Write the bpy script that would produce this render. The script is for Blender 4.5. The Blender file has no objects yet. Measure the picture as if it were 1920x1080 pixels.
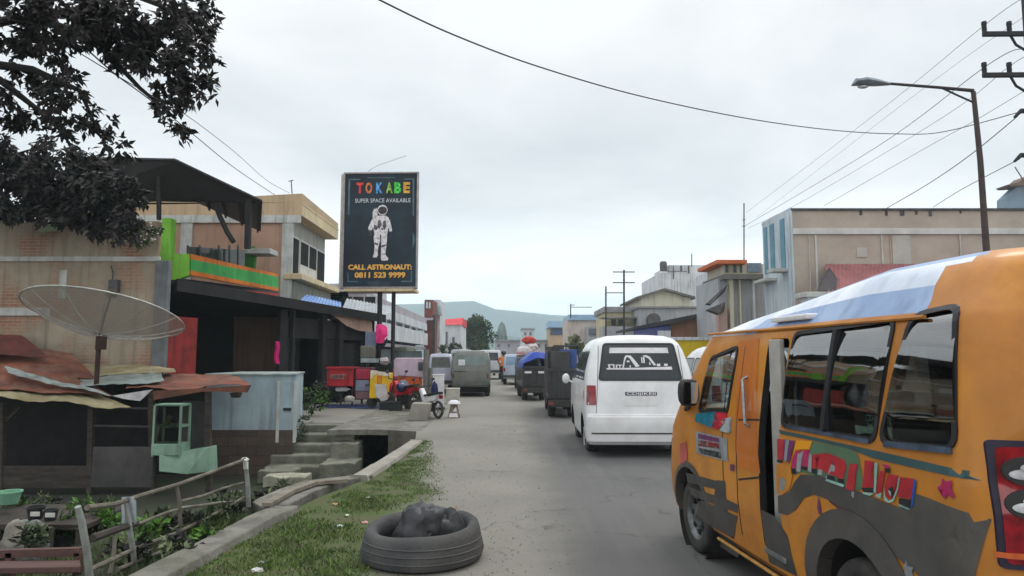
import bpy, bmesh, math, random
from math import radians, sin, cos, pi, sqrt, atan, atan2
from mathutils import Vector, Matrix, noise as mnoise
V = Vector
SC = bpy.context.scene
COL = SC.collection
random.seed(7)
# ------------------------------------------------------------------ camera
FPX, CAMH, TH = 1300.0, 1.55, atan(128/1300.0)
cam = bpy.data.cameras.new('camera'); camo = bpy.data.objects.new('camera', cam); COL.objects.link(camo)
camo.location = (0, 0, CAMH); camo.rotation_euler = (pi/2 + TH, 0, 0)
cam.sensor_width = 36; cam.lens = FPX/1920*36; cam.clip_start = 0.05; cam.clip_end = 20000
SC.camera = camo
def P(px, py, d):            # a point at distance d down the street, seen at pixel px, py of the photograph
    u, v = px-960, 540-py
    s = d/(FPX*cos(TH)-v*sin(TH))
    return V((u*s, d, CAMH+(FPX*sin(TH)+v*cos(TH))*s))
def G(px, py, z=0.0):
    u, v = px-960, 540-py
    s = (z-CAMH)/(FPX*sin(TH)+v*cos(TH))
    return V((u*s, (FPX*cos(TH)-v*sin(TH))*s, z))
# ------------------------------------------------------------------ sky, sun, exposure
SUN_EL, SUN_AZ = 58, 215
world = bpy.data.worlds.new('World'); SC.world = world; world.use_nodes = True
nt = world.node_tree; nt.nodes.clear()
def N(t, k, **kw):
    n = t.nodes.new(k)
    for a, b in kw.items(): setattr(n, a, b)
    return n
L = nt.links.new
out = N(nt, 'ShaderNodeOutputWorld')
sky = N(nt, 'ShaderNodeTexSky', sky_type='NISHITA', sun_disc=False, sun_elevation=radians(SUN_EL), sun_rotation=radians(SUN_AZ))
bg1 = N(nt, 'ShaderNodeBackground'); bg1.inputs[1].default_value = 0.1; L(sky.outputs[0], bg1.inputs[0])
tc = N(nt, 'ShaderNodeTexCoord'); sp = N(nt, 'ShaderNodeSeparateXYZ'); L(tc.outputs['Generated'], sp.inputs[0])
ad = N(nt, 'ShaderNodeMath', operation='ADD'); L(sp.outputs[2], ad.inputs[0]); ad.inputs[1].default_value = .22
mx = N(nt, 'ShaderNodeMath', operation='MAXIMUM'); L(ad.outputs[0], mx.inputs[0]); mx.inputs[1].default_value = .12
dv = N(nt, 'ShaderNodeVectorMath', operation='DIVIDE'); cb = N(nt, 'ShaderNodeCombineXYZ')
for i in range(2): L(mx.outputs[0], cb.inputs[i])
cb.inputs[2].default_value = 1
L(tc.outputs['Generated'], dv.inputs[0]); L(cb.outputs[0], dv.inputs[1])
n1 = N(nt, 'ShaderNodeTexNoise'); n1.inputs['Scale'].default_value = 1.15; n1.inputs['Detail'].default_value = 9; n1.inputs['Roughness'].default_value = .52
n1.inputs['Distortion'].default_value = .35
L(dv.outputs[0], n1.inputs['Vector'])
cr = N(nt, 'ShaderNodeValToRGB'); L(n1.outputs[0], cr.inputs[0])
e = cr.color_ramp.elements
e[0].position = .34; e[0].color = (.68, .705, .725, 1); e[1].position = .62; e[1].color = (.95, .95, .95, 1)
q = e.new(.44); q.color = (.775, .795, .81, 1)
q = e.new(.53); q.color = (.86, .872, .88, 1)
hr = N(nt, 'ShaderNodeMapRange'); hr.inputs[1].default_value = 0.0; hr.inputs[2].default_value = .22; hr.inputs[3].default_value = 2.3; hr.inputs[4].default_value = 1.0; L(sp.outputs[2], hr.inputs[0])
bg2 = N(nt, 'ShaderNodeBackground'); 
zr = N(nt, 'ShaderNodeMapRange'); zr.inputs[1].default_value = .48; zr.inputs[2].default_value = .95; zr.inputs[3].default_value = 1.0; zr.inputs[4].default_value = 2.1; L(sp.outputs[2], zr.inputs[0])
hm_ = N(nt, 'ShaderNodeMath', operation='MULTIPLY'); L(hr.outputs[0], hm_.inputs[0]); L(zr.outputs[0], hm_.inputs[1]); L(hm_.outputs[0], bg2.inputs[1]); L(cr.outputs[0], bg2.inputs[0])
ms = N(nt, 'ShaderNodeMixShader'); ms.inputs[0].default_value = .93
L(bg1.outputs[0], ms.inputs[1]); L(bg2.outputs[0], ms.inputs[2]); L(ms.outputs[0], out.inputs[0])
sun = bpy.data.lights.new('sun', 'SUN'); suno = bpy.data.objects.new('sun', sun); COL.objects.link(suno)
sun.energy = 0.8; sun.angle = radians(20); sun.color = (1, .96, .9)
suno.rotation_euler = (radians(90-SUN_EL), 0, radians(180-SUN_AZ+180))
SC.view_settings.view_transform = 'Standard'; SC.view_settings.look = 'None'
SC.view_settings.exposure = 0.22; SC.view_settings.gamma = 1.0
SC.cycles.max_bounces = 8; SC.cycles.transparent_max_bounces = 24
# ------------------------------------------------------------------ materials
def S(r, g, b, k=1.0):
    f = lambda c: (c/255/12.92 if c <= 10 else ((c/255+.055)/1.055)**2.4)
    return tuple(min(.92, f(c)*k) for c in (r, g, b))
MATS = {}
def M(name, c, c2=None, sc=3.0, rough=.75, metal=0.0, bump=0.0, bsc=30.0, streak=None, spec=.4, coat=0.0, lo=.38, hi=.62, stretch=(1, 1, 1), brick=None, dust=None):
    """procedural surface: two tones mixed by noise, optional vertical rain streaks, bricks, dust and bump"""
    if name in MATS: return MATS[name]
    m = bpy.data.materials.new(name); m.use_nodes = True; t = m.node_tree; l = t.links.new
    b = t.nodes['Principled BSDF']
    b.inputs['Roughness'].default_value = rough; b.inputs['Metallic'].default_value = metal
    b.inputs['Specular IOR Level'].default_value = spec; b.inputs['Coat Weight'].default_value = coat
    if c2 is None: c2 = tuple(x*.72 for x in c)
    tc = N(t, 'ShaderNodeTexCoord'); mp = N(t, 'ShaderNodeMapping'); mp.inputs['Scale'].default_value = stretch
    l(tc.outputs['Object'], mp.inputs[0])
    nz = N(t, 'ShaderNodeTexNoise'); nz.inputs['Scale'].default_value = sc; nz.inputs['Detail'].default_value = 7; nz.inputs['Roughness'].default_value = .62
    l(mp.outputs[0], nz.inputs['Vector'])
    mr = N(t, 'ShaderNodeMapRange'); mr.inputs[1].default_value = lo; mr.inputs[2].default_value = hi; l(nz.outputs[0], mr.inputs[0])
    mix = N(t, 'ShaderNodeMix', data_type='RGBA'); mix.inputs[6].default_value = (*c, 1); mix.inputs[7].default_value = (*c2, 1)
    l(mr.outputs[0], mix.inputs[0]); col = mix.outputs[2]
    hgt = None
    if brick:
        cx = N(t, 'ShaderNodeSeparateXYZ'); l(tc.outputs['Object'], cx.inputs[0])
        cz = N(t, 'ShaderNodeCombineXYZ'); ax = brick.get('axis', 0)
        l(cx.outputs[ax], cz.inputs[0]); l(cx.outputs[2], cz.inputs[1])
        bk = N(t, 'ShaderNodeTexBrick'); l(cz.outputs[0], bk.inputs[0])
        bk.inputs['Scale'].default_value = 1; bk.inputs['Brick Width'].default_value = brick.get('w', .22); bk.inputs['Row Height'].default_value = brick.get('h', .075)
        bk.inputs['Mortar Size'].default_value = brick.get('ms', .008); bk.inputs['Mortar Smooth'].default_value = .3
        bk.inputs['Color1'].default_value = (*brick['c1'], 1); bk.inputs['Color2'].default_value = (*brick['c2'], 1); bk.inputs['Mortar'].default_value = (*brick['cm'], 1)
        m2 = N(t, 'ShaderNodeMix', data_type='RGBA')
        n3 = N(t, 'ShaderNodeTexNoise'); n3.inputs['Scale'].default_value = brick.get('psc', .9); n3.inputs['Detail'].default_value = 6; l(tc.outputs['Object'], n3.inputs['Vector'])
        r3 = N(t, 'ShaderNodeMapRange'); p = brick.get('cover', .5); r3.inputs[1].default_value = p-.06; r3.inputs[2].default_value = p+.06; l(n3.outputs[0], r3.inputs[0])
        l(r3.outputs[0], m2.inputs[0]); l(bk.outputs[0], m2.inputs[6]); l(col, m2.inputs[7]); col = m2.outputs[2]
    if streak:
        sm = N(t, 'ShaderNodeMapping'); sm.inputs['Scale'].default_value = (7, 7, .5); l(tc.outputs['Object'], sm.inputs[0])
        sn = N(t, 'ShaderNodeTexNoise'); sn.inputs['Scale'].default_value = 1; sn.inputs['Detail'].default_value = 5; l(sm.outputs[0], sn.inputs['Vector'])
        sr = N(t, 'ShaderNodeMapRange'); sr.inputs[1].default_value = .52; sr.inputs[2].default_value = .72; sr.inputs[4].default_value = .75; l(sn.outputs[0], sr.inputs[0])
        m3 = N(t, 'ShaderNodeMix', data_type='RGBA'); l(sr.outputs[0], m3.inputs[0]); l(col, m3.inputs[6]); m3.inputs[7].default_value = (*streak, 1); col = m3.outputs[2]
    if dust:
        dn = N(t, 'ShaderNodeTexNoise'); dn.inputs['Scale'].default_value = 2.2; dn.inputs['Detail'].default_value = 9; dn.inputs['Roughness'].default_value = .7; l(tc.outputs['Object'], dn.inputs['Vector'])
        dr = N(t, 'ShaderNodeMapRange'); dr.inputs[1].default_value = .42; dr.inputs[2].default_value = .75; dr.inputs[4].default_value = .4; l(dn.outputs[0], dr.inputs[0])
        m4 = N(t, 'ShaderNodeMix', data_type='RGBA'); l(dr.outputs[0], m4.inputs[0]); l(col, m4.inputs[6]); m4.inputs[7].default_value = (*dust, 1); col = m4.outputs[2]
        rr = N(t, 'ShaderNodeMapRange'); rr.inputs[1].default_value = .35; rr.inputs[2].default_value = .75; rr.inputs[3].default_value = rough; rr.inputs[4].default_value = min(1, rough+.3); l(dn.outputs[0], rr.inputs[0]); l(rr.outputs[0], b.inputs['Roughness'])
    l(col, b.inputs['Base Color'])
    if bump:
        bn = N(t, 'ShaderNodeTexNoise'); bn.inputs['Scale'].default_value = bsc; bn.inputs['Detail'].default_value = 6; l(mp.outputs[0], bn.inputs['Vector'])
        bp = N(t, 'ShaderNodeBump'); bp.inputs['Strength'].default_value = bump; bp.inputs['Distance'].default_value = .02; l(bn.outputs[0], bp.inputs['Height']); l(bp.outputs[0], b.inputs['Normal'])
    MATS[name] = m
    return m
def glass(name, tint, rough=.03, refl=1.0):
    if name in MATS: return MATS[name]
    m = bpy.data.materials.new(name); m.use_nodes = True; t = m.node_tree; l = t.links.new; t.nodes.clear()
    o = N(t, 'ShaderNodeOutputMaterial'); tr = N(t, 'ShaderNodeBsdfTransparent'); tr.inputs[0].default_value = (*tint, 1)
    gl = N(t, 'ShaderNodeBsdfGlossy'); gl.inputs['Roughness'].default_value = rough; gl.inputs[0].default_value = (refl,)*3+(1,)
    tcn = N(t, 'ShaderNodeTexCoord'); wn = N(t, 'ShaderNodeTexNoise'); wn.inputs['Scale'].default_value = 2.5; wn.inputs['Detail'].default_value = 1; l(tcn.outputs['Object'], wn.inputs['Vector'])
    bp = N(t, 'ShaderNodeBump'); bp.inputs['Strength'].default_value = .12; bp.inputs['Distance'].default_value = .05; l(wn.outputs[0], bp.inputs['Height']); l(bp.outputs[0], gl.inputs['Normal'])
    lw = N(t, 'ShaderNodeLayerWeight'); lw.inputs[0].default_value = .25
    mr = N(t, 'ShaderNodeMapRange'); mr.inputs[3].default_value = .10; mr.inputs[4].default_value = .85; l(lw.outputs['Facing'], mr.inputs[0])
    mi = N(t, 'ShaderNodeMixShader'); l(mr.outputs[0], mi.inputs[0]); l(tr.outputs[0], mi.inputs[1]); l(gl.outputs[0], mi.inputs[2]); l(mi.outputs[0], o.inputs[0])
    MATS[name] = m
    return m
# ------------------------------------------------------------------ object helpers
WM = {}
def tag(o, label=None, cat=None, group=None, kind=None):
    for k, v in (('label', label), ('category', cat), ('group', group), ('kind', kind)):
        if v: o[k] = v
    return o
def thing(name, label, cat, loc=(0, 0, 0), rz=0.0, group=None):
    o = bpy.data.objects.new(name, None); o.empty_display_size = .2; COL.objects.link(o)
    o.location = loc; o.rotation_euler = (0, 0, rz)
    WM[o.name] = Matrix.Translation(V(loc)) @ Matrix.Rotation(rz, 4, 'Z')
    return tag(o, label, cat, group)
def dup(o, loc=None, rz=None, label=None, parent=None):
    c = o.copy(); COL.objects.link(c)
    if parent is not None: c.parent = parent
    for ch in [x for x in o.children]: dup(ch, parent=c)
    if loc is not None: c.location = loc
    if rz is not None: c.rotation_euler = (0, 0, rz)
    if label: c['label'] = label
    return c
def link(name, me, mats, parent=None, local=False, bevel=0.0, smooth=False, base=None):
    o = bpy.data.objects.new(name, me); COL.objects.link(o)
    for m in (mats if isinstance(mats, (list, tuple)) else [mats]): me.materials.append(m)
    if parent is not None:
        Wp = WM[parent.name]
        if not local: me.transform(Wp.inverted())
        o.parent = parent; WM[o.name] = Wp
    else:
        if base is None and len(me.vertices):
            xs = [v.co for v in me.vertices]
            base = V(((min(v.x for v in xs)+max(v.x for v in xs))/2, (min(v.y for v in xs)+max(v.y for v in xs))/2, min(v.z for v in xs)))
        base = V(base or (0, 0, 0))
        me.transform(Matrix.Translation(-base)); o.location = base; WM[o.name] = Matrix.Translation(base)
    if smooth:
        for p in me.polygons: p.use_smooth = True
        try: me.set_sharp_from_angle(angle=radians(40))
        except Exception: pass
    if bevel:
        b = o.modifiers.new('bevel', 'BEVEL'); b.width = bevel; b.segments = 2; b.limit_method = 'ANGLE'; b.angle_limit = radians(40)
    return o
class MB:
    def __init__(s): s.v = []; s.f = []; s.m = []
    def add(s, vs, fs, m=0):
        k = len(s.v); s.v += [V(x) for x in vs]
        for f in fs: s.f.append([i+k for i in f]); s.m.append(m)
        return s
    def face(s, pts, m=0): return s.add(pts, [list(range(len(pts)))], m)
    def bx(s, x0, x1, y0, y1, z0, z1, m=0, X=None):
        vs = [V((x, y, z)) for z in (z0, z1) for y in (y0, y1) for x in (x0, x1)]
        if X is not None: vs = [X @ v for v in vs]
        return s.add(vs, [(0, 2, 3, 1), (4, 5, 7, 6), (0, 1, 5, 4), (1, 3, 7, 5), (3, 2, 6, 7), (2, 0, 4, 6)], m)
    def prism(s, poly, vec, m=0, mside=None):
        n = len(poly); a = [V(p) for p in poly]; b = [p+V(vec) for p in a]
        s.add(a+b, [list(range(n-1, -1, -1)), list(range(n, 2*n))], m)
        k = len(s.v)-2*n
        for i in range(n):
            j = (i+1) % n; s.f.append([k+i, k+j, k+n+j, k+n+i]); s.m.append(m if mside is None else mside)
        return s
    def beam(s, a, b, w, h=None, m=0, up=V((0, 0, 1))):
        a, b = V(a), V(b); h = h or w; d = (b-a).normalized()
        if abs(d.dot(up)) > .98: up = V((0, 1, 0))
        r = d.cross(up).normalized(); u = r.cross(d)
        q = [r*(i*w/2)+u*(j*h/2) for i, j in ((-1, -1), (1, -1), (1, 1), (-1, 1))]
        return s.add([a+x for x in q]+[b+x for x in q], [(3, 2, 1, 0), (4, 5, 6, 7), (0, 1, 5, 4), (1, 2, 6, 5), (2, 3, 7, 6), (3, 0, 4, 7)], m)
    def tube(s, pts, r, n=8, m=0, caps=True):
        pts = [V(p) for p in pts]; R = r if isinstance(r, (list, tuple)) else [r]*len(pts)
        k = len(s.v); up = V((0, 0, 1)); ref = None
        for i, p in enumerate(pts):
            d = (pts[min(i+1, len(pts)-1)]-pts[max(i-1, 0)]).normalized()
            if ref is None: ref = d.cross(up) if abs(d.z) < .95 else d.cross(V((0, 1, 0)))
            ref = (ref-d*ref.dot(d)).normalized(); u = d.cross(ref)
            for j in range(n):
                t = 2*pi*j/n; s.v.append(p+(ref*cos(t)+u*sin(t))*R[i])
        for i in range(len(pts)-1):
            for j in range(n):
                a, b = k+i*n+j, k+i*n+(j+1) % n; s.f.append([a, b, b+n, a+n]); s.m.append(m)
        if caps:
            s.f.append([k+j for j in range(n-1, -1, -1)]); s.m.append(m)
            e = k+(len(pts)-1)*n; s.f.append([e+j for j in range(n)]); s.m.append(m)
        return s
    def lathe(s, prof, c=(0, 0, 0), axis='z', n=20, m=0, arc=2*pi):
        k = len(s.v); c = V(c); full = abs(arc-2*pi) < 1e-6; nn = n if full else n+1
        for r, h in prof:
            for j in range(nn):
                t = arc*j/n; a, b = r*cos(t), r*sin(t)
                s.v.append(c+(V((a, b, h)) if axis == 'z' else V((h, a, b)) if axis == 'x' else V((a, h, b))))
        for i in range(len(prof)-1):
            for j in range(n):
                a = k+i*nn+j; b = k+i*nn+(j+1) % nn; s.f.append([a, b, b+nn, a+nn]); s.m.append(m)
        return s
    def grid(s, fn, nu, nv, m=0, thick=None):
        k = len(s.v)
        for i in range(nu+1):
            for j in range(nv+1): s.v.append(V(fn(i/nu, j/nv)))
        w = nv+1
        for i in range(nu):
            for j in range(nv): s.f.append([k+i*w+j, k+(i+1)*w+j, k+(i+1)*w+j+1, k+i*w+j+1]); s.m.append(m)
        if thick:
            t = V(thick); k2 = len(s.v); n = (nu+1)*w
            s.v += [s.v[k+i]+t for i in range(n)]
            for i in range(nu):
                for j in range(nv): s.f.append([k2+i*w+j, k2+i*w+j+1, k2+(i+1)*w+j+1, k2+(i+1)*w+j]); s.m.append(m)
            bd = [j for j in range(w)]+[i*w+nv for i in range(1, nu+1)]+[nu*w+j for j in range(nv-1, -1, -1)]+[i*w for i in range(nu-1, 0, -1)]
            for a, b in zip(bd, bd[1:]+bd[:1]): s.f.append([k+a, k+b, k2+b, k2+a]); s.m.append(m)
        return s
    def ico(s, c, r, m=0, sub=2, jit=0.0, sq=(1, 1, 1)):
        bm = bmesh.new(); bmesh.ops.create_icosphere(bm, subdivisions=sub, radius=1)
        vs = []
        for v in bm.verts:
            f = 1+jit*mnoise.noise(v.co*1.7+V(c)*3.1)*2
            vs.append(V(c)+V((v.co.x*sq[0], v.co.y*sq[1], v.co.z*sq[2]))*r*f)
        fs = [[v.index for v in f.verts] for f in bm.faces]; bm.free()
        return s.add(vs, fs, m)
    def mesh(s, name):
        me = bpy.data.meshes.new(name); me.from_pydata([tuple(v) for v in s.v], [], s.f); me.update()
        for p, i in zip(me.polygons, s.m): p.material_index = i
        return me
    def build(s, name, mats, parent=None, **kw): return link(name, s.mesh(name), mats, parent, **kw)
def text_mb(mb, body, size, X, m=0, ext=.004, bold=0.0, wfit=None):
    """lettering as mesh, centred on the origin of matrix X, lying in its xy plane"""
    cu = bpy.data.curves.new('lettering', 'FONT'); cu.body = body; cu.size = size; cu.extrude = ext; cu.offset = bold; cu.align_x = 'CENTER'; cu.align_y = 'CENTER'; cu.resolution_u = 3
    ob = bpy.data.objects.new('lettering', cu); COL.objects.link(ob)
    bpy.context.view_layer.update()
    me = bpy.data.meshes.new_from_object(ob.evaluated_get(bpy.context.evaluated_depsgraph_get()))
    sx = 1.0
    if wfit and len(me.vertices):
        xs = [v.co.x for v in me.vertices]; sx = wfit/(max(xs)-min(xs)); cx = (max(xs)+min(xs))/2
    else: cx = 0
    mb.add([X @ V(((v.co.x-cx)*sx, v.co.y, v.co.z)) for v in me.vertices], [list(p.vertices) for p in me.polygons], m)
    bpy.data.objects.remove(ob); bpy.data.curves.remove(cu); bpy.data.meshes.remove(me)
    return mb
def wall_mat(o, x, z): return None
def offset_poly(poly, d):
    n = len(poly); A = sum(poly[i][0]*poly[(i+1) % n][1]-poly[(i+1) % n][0]*poly[i][1] for i in range(n)); sg = 1 if A > 0 else -1
    res = []
    for i in range(n):
        p0, p1, p2 = V(poly[i-1]).to_2d(), V(poly[i]).to_2d(), V(poly[(i+1) % n]).to_2d()
        a = (p1-p0).normalized(); b = (p2-p1).normalized()
        na, nb = V((-a.y, a.x))*sg, V((-b.y, b.x))*sg
        k = max(.35, 1+na.dot(nb)); q = p1+(na+nb)*(d/k); res.append((q.x, q.y))
    return res
def round_poly(poly, r, n=4):
    res = []; m = len(poly)
    for i in range(m):
        p0, p1, p2 = (V(poly[(i+k) % m]).to_2d() for k in (-1, 0, 1))
        a = p1+(p0-p1).normalized()*min(r, (p0-p1).length*.45); b = p1+(p2-p1).normalized()*min(r, (p2-p1).length*.45)
        for k in range(n+1):
            t = k/n; q = a*(1-t)**2+p1*2*t*(1-t)+b*t*t; res.append((q.x, q.y))
    return res
def corrugated(mb, a, b, c, d, waves, amp, m=0, nv=2, thick=.006, sag=0.0):
    """corrugated sheet: corners a-b (eave) and d-c (ridge), waves run along a-b"""
    a, b, c, d = V(a), V(b), V(c), V(d); nrm = (b-a).cross(d-a).normalized()
    if nrm.z < 0: nrm = -nrm
    def fn(u, v):
        p = a*(1-u)*(1-v)+b*u*(1-v)+c*u*v+d*(1-u)*v
        return p+nrm*(amp*sin(u*waves*2*pi)+sag*mnoise.noise(p*1.3))
    mb.grid(fn, waves*6, nv, m, thick=-nrm*thick)
    return mb
# ------------------------------------------------------------------ ground, road, verge, hills
def node_mat(name):
    m = bpy.data.materials.new(name); m.use_nodes = True; MATS[name] = m
    return m, m.node_tree, m.node_tree.links.new, m.node_tree.nodes['Principled BSDF']
def nz_(t, sc, det=7, rough=.6, vec=None):
    n = N(t, 'ShaderNodeTexNoise'); n.inputs['Scale'].default_value = sc; n.inputs['Detail'].default_value = det; n.inputs['Roughness'].default_value = rough
    if vec is not None: t.links.new(vec, n.inputs['Vector'])
    return n.outputs[0]
def mth(t, op, a, b=None, clamp=False):
    n = N(t, 'ShaderNodeMath', operation=op); n.use_clamp = clamp
    for i, x in enumerate((a, b)):
        if x is None: continue
        if isinstance(x, (int, float)): n.inputs[i].default_value = x
        else: t.links.new(x, n.inputs[i])
    return n.outputs[0]
def rng(t, x, a, b, c=0., d=1.):
    n = N(t, 'ShaderNodeMapRange'); n.interpolation_type = 'SMOOTHSTEP'
    for i, k in enumerate((a, b, c, d)): n.inputs[i+1].default_value = k
    t.links.new(x, n.inputs[0]); return n.outputs[0]
def mixc(t, f, a, b):
    n = N(t, 'ShaderNodeMix', data_type='RGBA')
    for i, x in ((0, f), (6, a), (7, b)):
        if isinstance(x, tuple): n.inputs[i].default_value = (*x, 1)
        elif isinstance(x, float): n.inputs[i].default_value = x
        else: t.links.new(x, n.inputs[i])
    return n.outputs[2]
YARD = -.95
KERB = [(-2.75, -8), (-2.62, 2), (-2.45, 4.9), (-2.32, 6.6), (-2.12, 7.9), (-1.86, 8.9), (-1.80, 10.6), (-1.74, 12.6)]
m, t, l, b = node_mat('road_surface')
tcn = N(t, 'ShaderNodeTexCoord'); ob = tcn.outputs['Object']; sx = N(t, 'ShaderNodeSeparateXYZ'); l(ob, sx.inputs[0]); X_, Y_ = sx.outputs[0], sx.outputs[1]
warp = nz_(t, .55, 8, .65, ob); w0 = mth(t, 'SUBTRACT', warp, .5)
mpn = N(t, 'ShaderNodeMapping'); mpn.inputs['Scale'].default_value = (3, .12, 1); l(ob, mpn.inputs[0])
tracks = nz_(t, 1.0, 6, .6, mpn.outputs[0])
big = nz_(t, .5, 4, .5, ob); fine = nz_(t, 38, 6, .7, ob); mid = nz_(t, 3.3, 8, .65, ob)
asph = mixc(t, mth(t, 'MULTIPLY', rng(t, big, .3, .7), .8), S(97, 96, 95), S(82, 82, 82))
asph = mixc(t, mth(t, 'MULTIPLY', rng(t, tracks, .4, .75), .3), asph, S(120, 118, 114))
dirt = mixc(t, mth(t, 'MULTIPLY', rng(t, big, .3, .7), .7), S(130, 127, 119), S(110, 107, 100))
dirt = mixc(t, mth(t, 'MULTIPLY', rng(t, fine, .5, .75), .5), dirt, S(88, 84, 78))
edge = mth(t, 'ADD', X_, mth(t, 'MULTIPLY', w0, 1.1))
c = mixc(t, rng(t, edge, .05, .75), dirt, asph)
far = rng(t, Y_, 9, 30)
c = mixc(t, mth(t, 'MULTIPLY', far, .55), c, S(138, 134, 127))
gb = rng(t, Y_, 7.6, 12.5, -.92, -1.66)
gx = mth(t, 'ADD', mth(t, 'SUBTRACT', X_, gb), mth(t, 'MULTIPLY', w0, 1.6))
gmask = mth(t, 'MULTIPLY', rng(t, gx, -.28, .22, 1, 0), rng(t, Y_, 12.6, 13.8, 1, 0))
grs = mixc(t, rng(t, mid, .4, .62), S(70, 84, 42), S(80, 80, 54))
c = mixc(t, gmask, c, grs)
spots = rng(t, nz_(t, 9, 3, .5, ob), .70, .76)
c = mixc(t, mth(t, 'MULTIPLY', spots, .5), c, S(70, 66, 58))
vor = N(t, 'ShaderNodeTexVoronoi', feature='DISTANCE_TO_EDGE'); vor.inputs['Scale'].default_value = .42
wv = N(t, 'ShaderNodeVectorMath', operation='ADD'); l(ob, wv.inputs[0]); nv_ = N(t, 'ShaderNodeTexNoise'); nv_.inputs['Scale'].default_value = 1.5; nv_.inputs['Detail'].default_value = 6; l(ob, nv_.inputs['Vector']); l(nv_.outputs[1], wv.inputs[1]); l(wv.outputs[0], vor.inputs['Vector'])
crk = mth(t, 'MULTIPLY', rng(t, vor.outputs[0], .0, .012, 1, 0), rng(t, mid, .45, .6))
c = mixc(t, mth(t, 'MULTIPLY', crk, .55), c, S(60, 58, 55))
l(c, b.inputs['Base Color']); b.inputs['Roughness'].default_value = .88; b.inputs['Specular IOR Level'].default_value = .3
bp = N(t, 'ShaderNodeBump'); bp.inputs['Strength'].default_value = .45; bp.inputs['Distance'].default_value = .008; l(mth(t, 'ADD', fine, mth(t, 'MULTIPLY', mid, .5)), bp.inputs['Height']); l(bp.outputs[0], b.inputs['Normal'])
m, t, l, b = node_mat('yard_soil')
tcn = N(t, 'ShaderNodeTexCoord'); ob = tcn.outputs['Object']
c = mixc(t, rng(t, nz_(t, 1.1, 8, .6, ob), .38, .6), S(52, 49, 43), S(46, 56, 31)); c = mixc(t, rng(t, nz_(t, 14, 6, .7, ob), .5, .8), c, S(40, 37, 32))
l(c, b.inputs['Base Color']); b.inputs['Roughness'].default_value = .95
bp = N(t, 'ShaderNodeBump'); bp.inputs['Strength'].default_value = .8; bp.inputs['Distance'].default_value = .04; l(nz_(t, 12, 6, .7, ob), bp.inputs['Height']); l(bp.outputs[0], b.inputs['Normal'])
concrete = M('concrete', S(128, 125, 118), S(98, 95, 88), 2.6, .9, bump=.7, bsc=28, streak=S(78, 78, 66), dust=S(84, 90, 62))
concrete_pale = M('concrete_pale', S(152, 148, 139), S(134, 130, 121), 2.5, .9, bump=.35, bsc=40, dust=S(140, 134, 120))
# the low land: one sheet to the horizon
gm = MB(); R = 6000
gm.grid(lambda u, v: V((-R+2*R*u, -200+R*v, YARD+.02*mnoise.noise(V((u*900, v*900, 0))))), 40, 40)
tag(gm.build('ground', MATS['yard_soil'], base=(0, 0, 0)), kind='structure')
# street level: a made-up bank with the road on it; its left edge is the kerb, with a bay under the slab bridge
poly = KERB+[(-1.98, 14.6), (-2.62, 14.9), (-2.62, 20.5), (-3.55, 20.5), (-3.55, 16.4), (-5.2, 16.5), (-60, 17.2), (-60, 170), (60, 170), (60, -8)]
r_ = MB(); bm = bmesh.new(); f = bm.faces.new([bm.verts.new((x, y, 0)) for x, y in poly]); bmesh.ops.triangulate(bm, faces=[f])
bm.verts.index_update()
r_.add([v.co for v in bm.verts], [[v.index for v in f.verts] for f in bm.faces], 0); bm.free()
for (x0, y0), (x1, y1) in zip(poly, poly[1:]): r_.face([(x0, y0, 0), (x1, y1, 0), (x1, y1, YARD-.1), (x0, y0, YARD-.1)], 1)
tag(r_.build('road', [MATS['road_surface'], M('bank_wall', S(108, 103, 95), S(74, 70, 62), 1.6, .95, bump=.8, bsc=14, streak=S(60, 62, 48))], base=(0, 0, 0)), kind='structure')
# loose grit on the broken left shoulder of the road
random.seed(3); gv_ = MB()
for _ in range(2600):
    y = 4.3+16*random.random()**2.2; x = random.gauss(-.45, .55)
    if x < -1.6 or x > 2.2: continue
    s_ = random.uniform(.003, .009)*(1.9 if random.random() < .05 else 1); a = random.uniform(0, 3)
    gv_.add([(x+s_*cos(a+k*2.1), y+s_*sin(a+k*2.1), .001) for k in range(3)]+[(x, y, s_*.9)], [(0, 1, 3), (1, 2, 3), (2, 0, 3)], random.randrange(2))
tag(gv_.build('gravel', [M('grit_light', S(136, 132, 124), None, 9, .9), M('grit_dark', S(108, 104, 98), None, 9, .9)], base=(0, 0, 0)), kind='stuff')
# kerbs
def kerb_strip(name, pts, w, h, mat, zoff=0.0):
    mb = MB(); pts = [V((x, y, zoff)) for x, y in pts]; fine_ = []
    for a, c in zip(pts, pts[1:]):
        for i in range(6): fine_.append(a.lerp(c, i/6))
    fine_.append(pts[-1]); rows = []
    for i, p in enumerate(fine_):
        d = (fine_[min(i+1, len(fine_)-1)]-fine_[max(0, i-1)]).normalized(); nx = V((d.y, -d.x, 0)); j = .018*mnoise.noise(p*4)+.02*mnoise.noise(p*1.3)
        rows.append([p-nx*w*.5+V((j, 0, -.3)), p-nx*(w*.5-.02)+V((j, 0, h+j)), p+nx*(w*.5-.03)+V((j, 0, h+j*.6)), p+nx*w*.5+V((j, 0, -.02))])
    k = len(rows)
    mb.add([v for r in rows for v in r], [[i*4+j, i*4+j+1, (i+1)*4+j+1, (i+1)*4+j] for i in range(k-1) for j in range(3)]+[[0, 1, 2, 3], [(k-1)*4+j for j in (3, 2, 1, 0)]])
    return tag(mb.build(name, mat, bevel=.012), kind='structure')
kerb_strip('kerb', [(x-.02, y) for x, y in KERB[1:4]]+[(-2.24, 7.1)], .30, .07, concrete)
kerb_strip('kerb', [(-1.93, 8.85), (-1.83, 10.2), (-1.72, 12.7)], .25, .05, concrete_pale)
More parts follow.
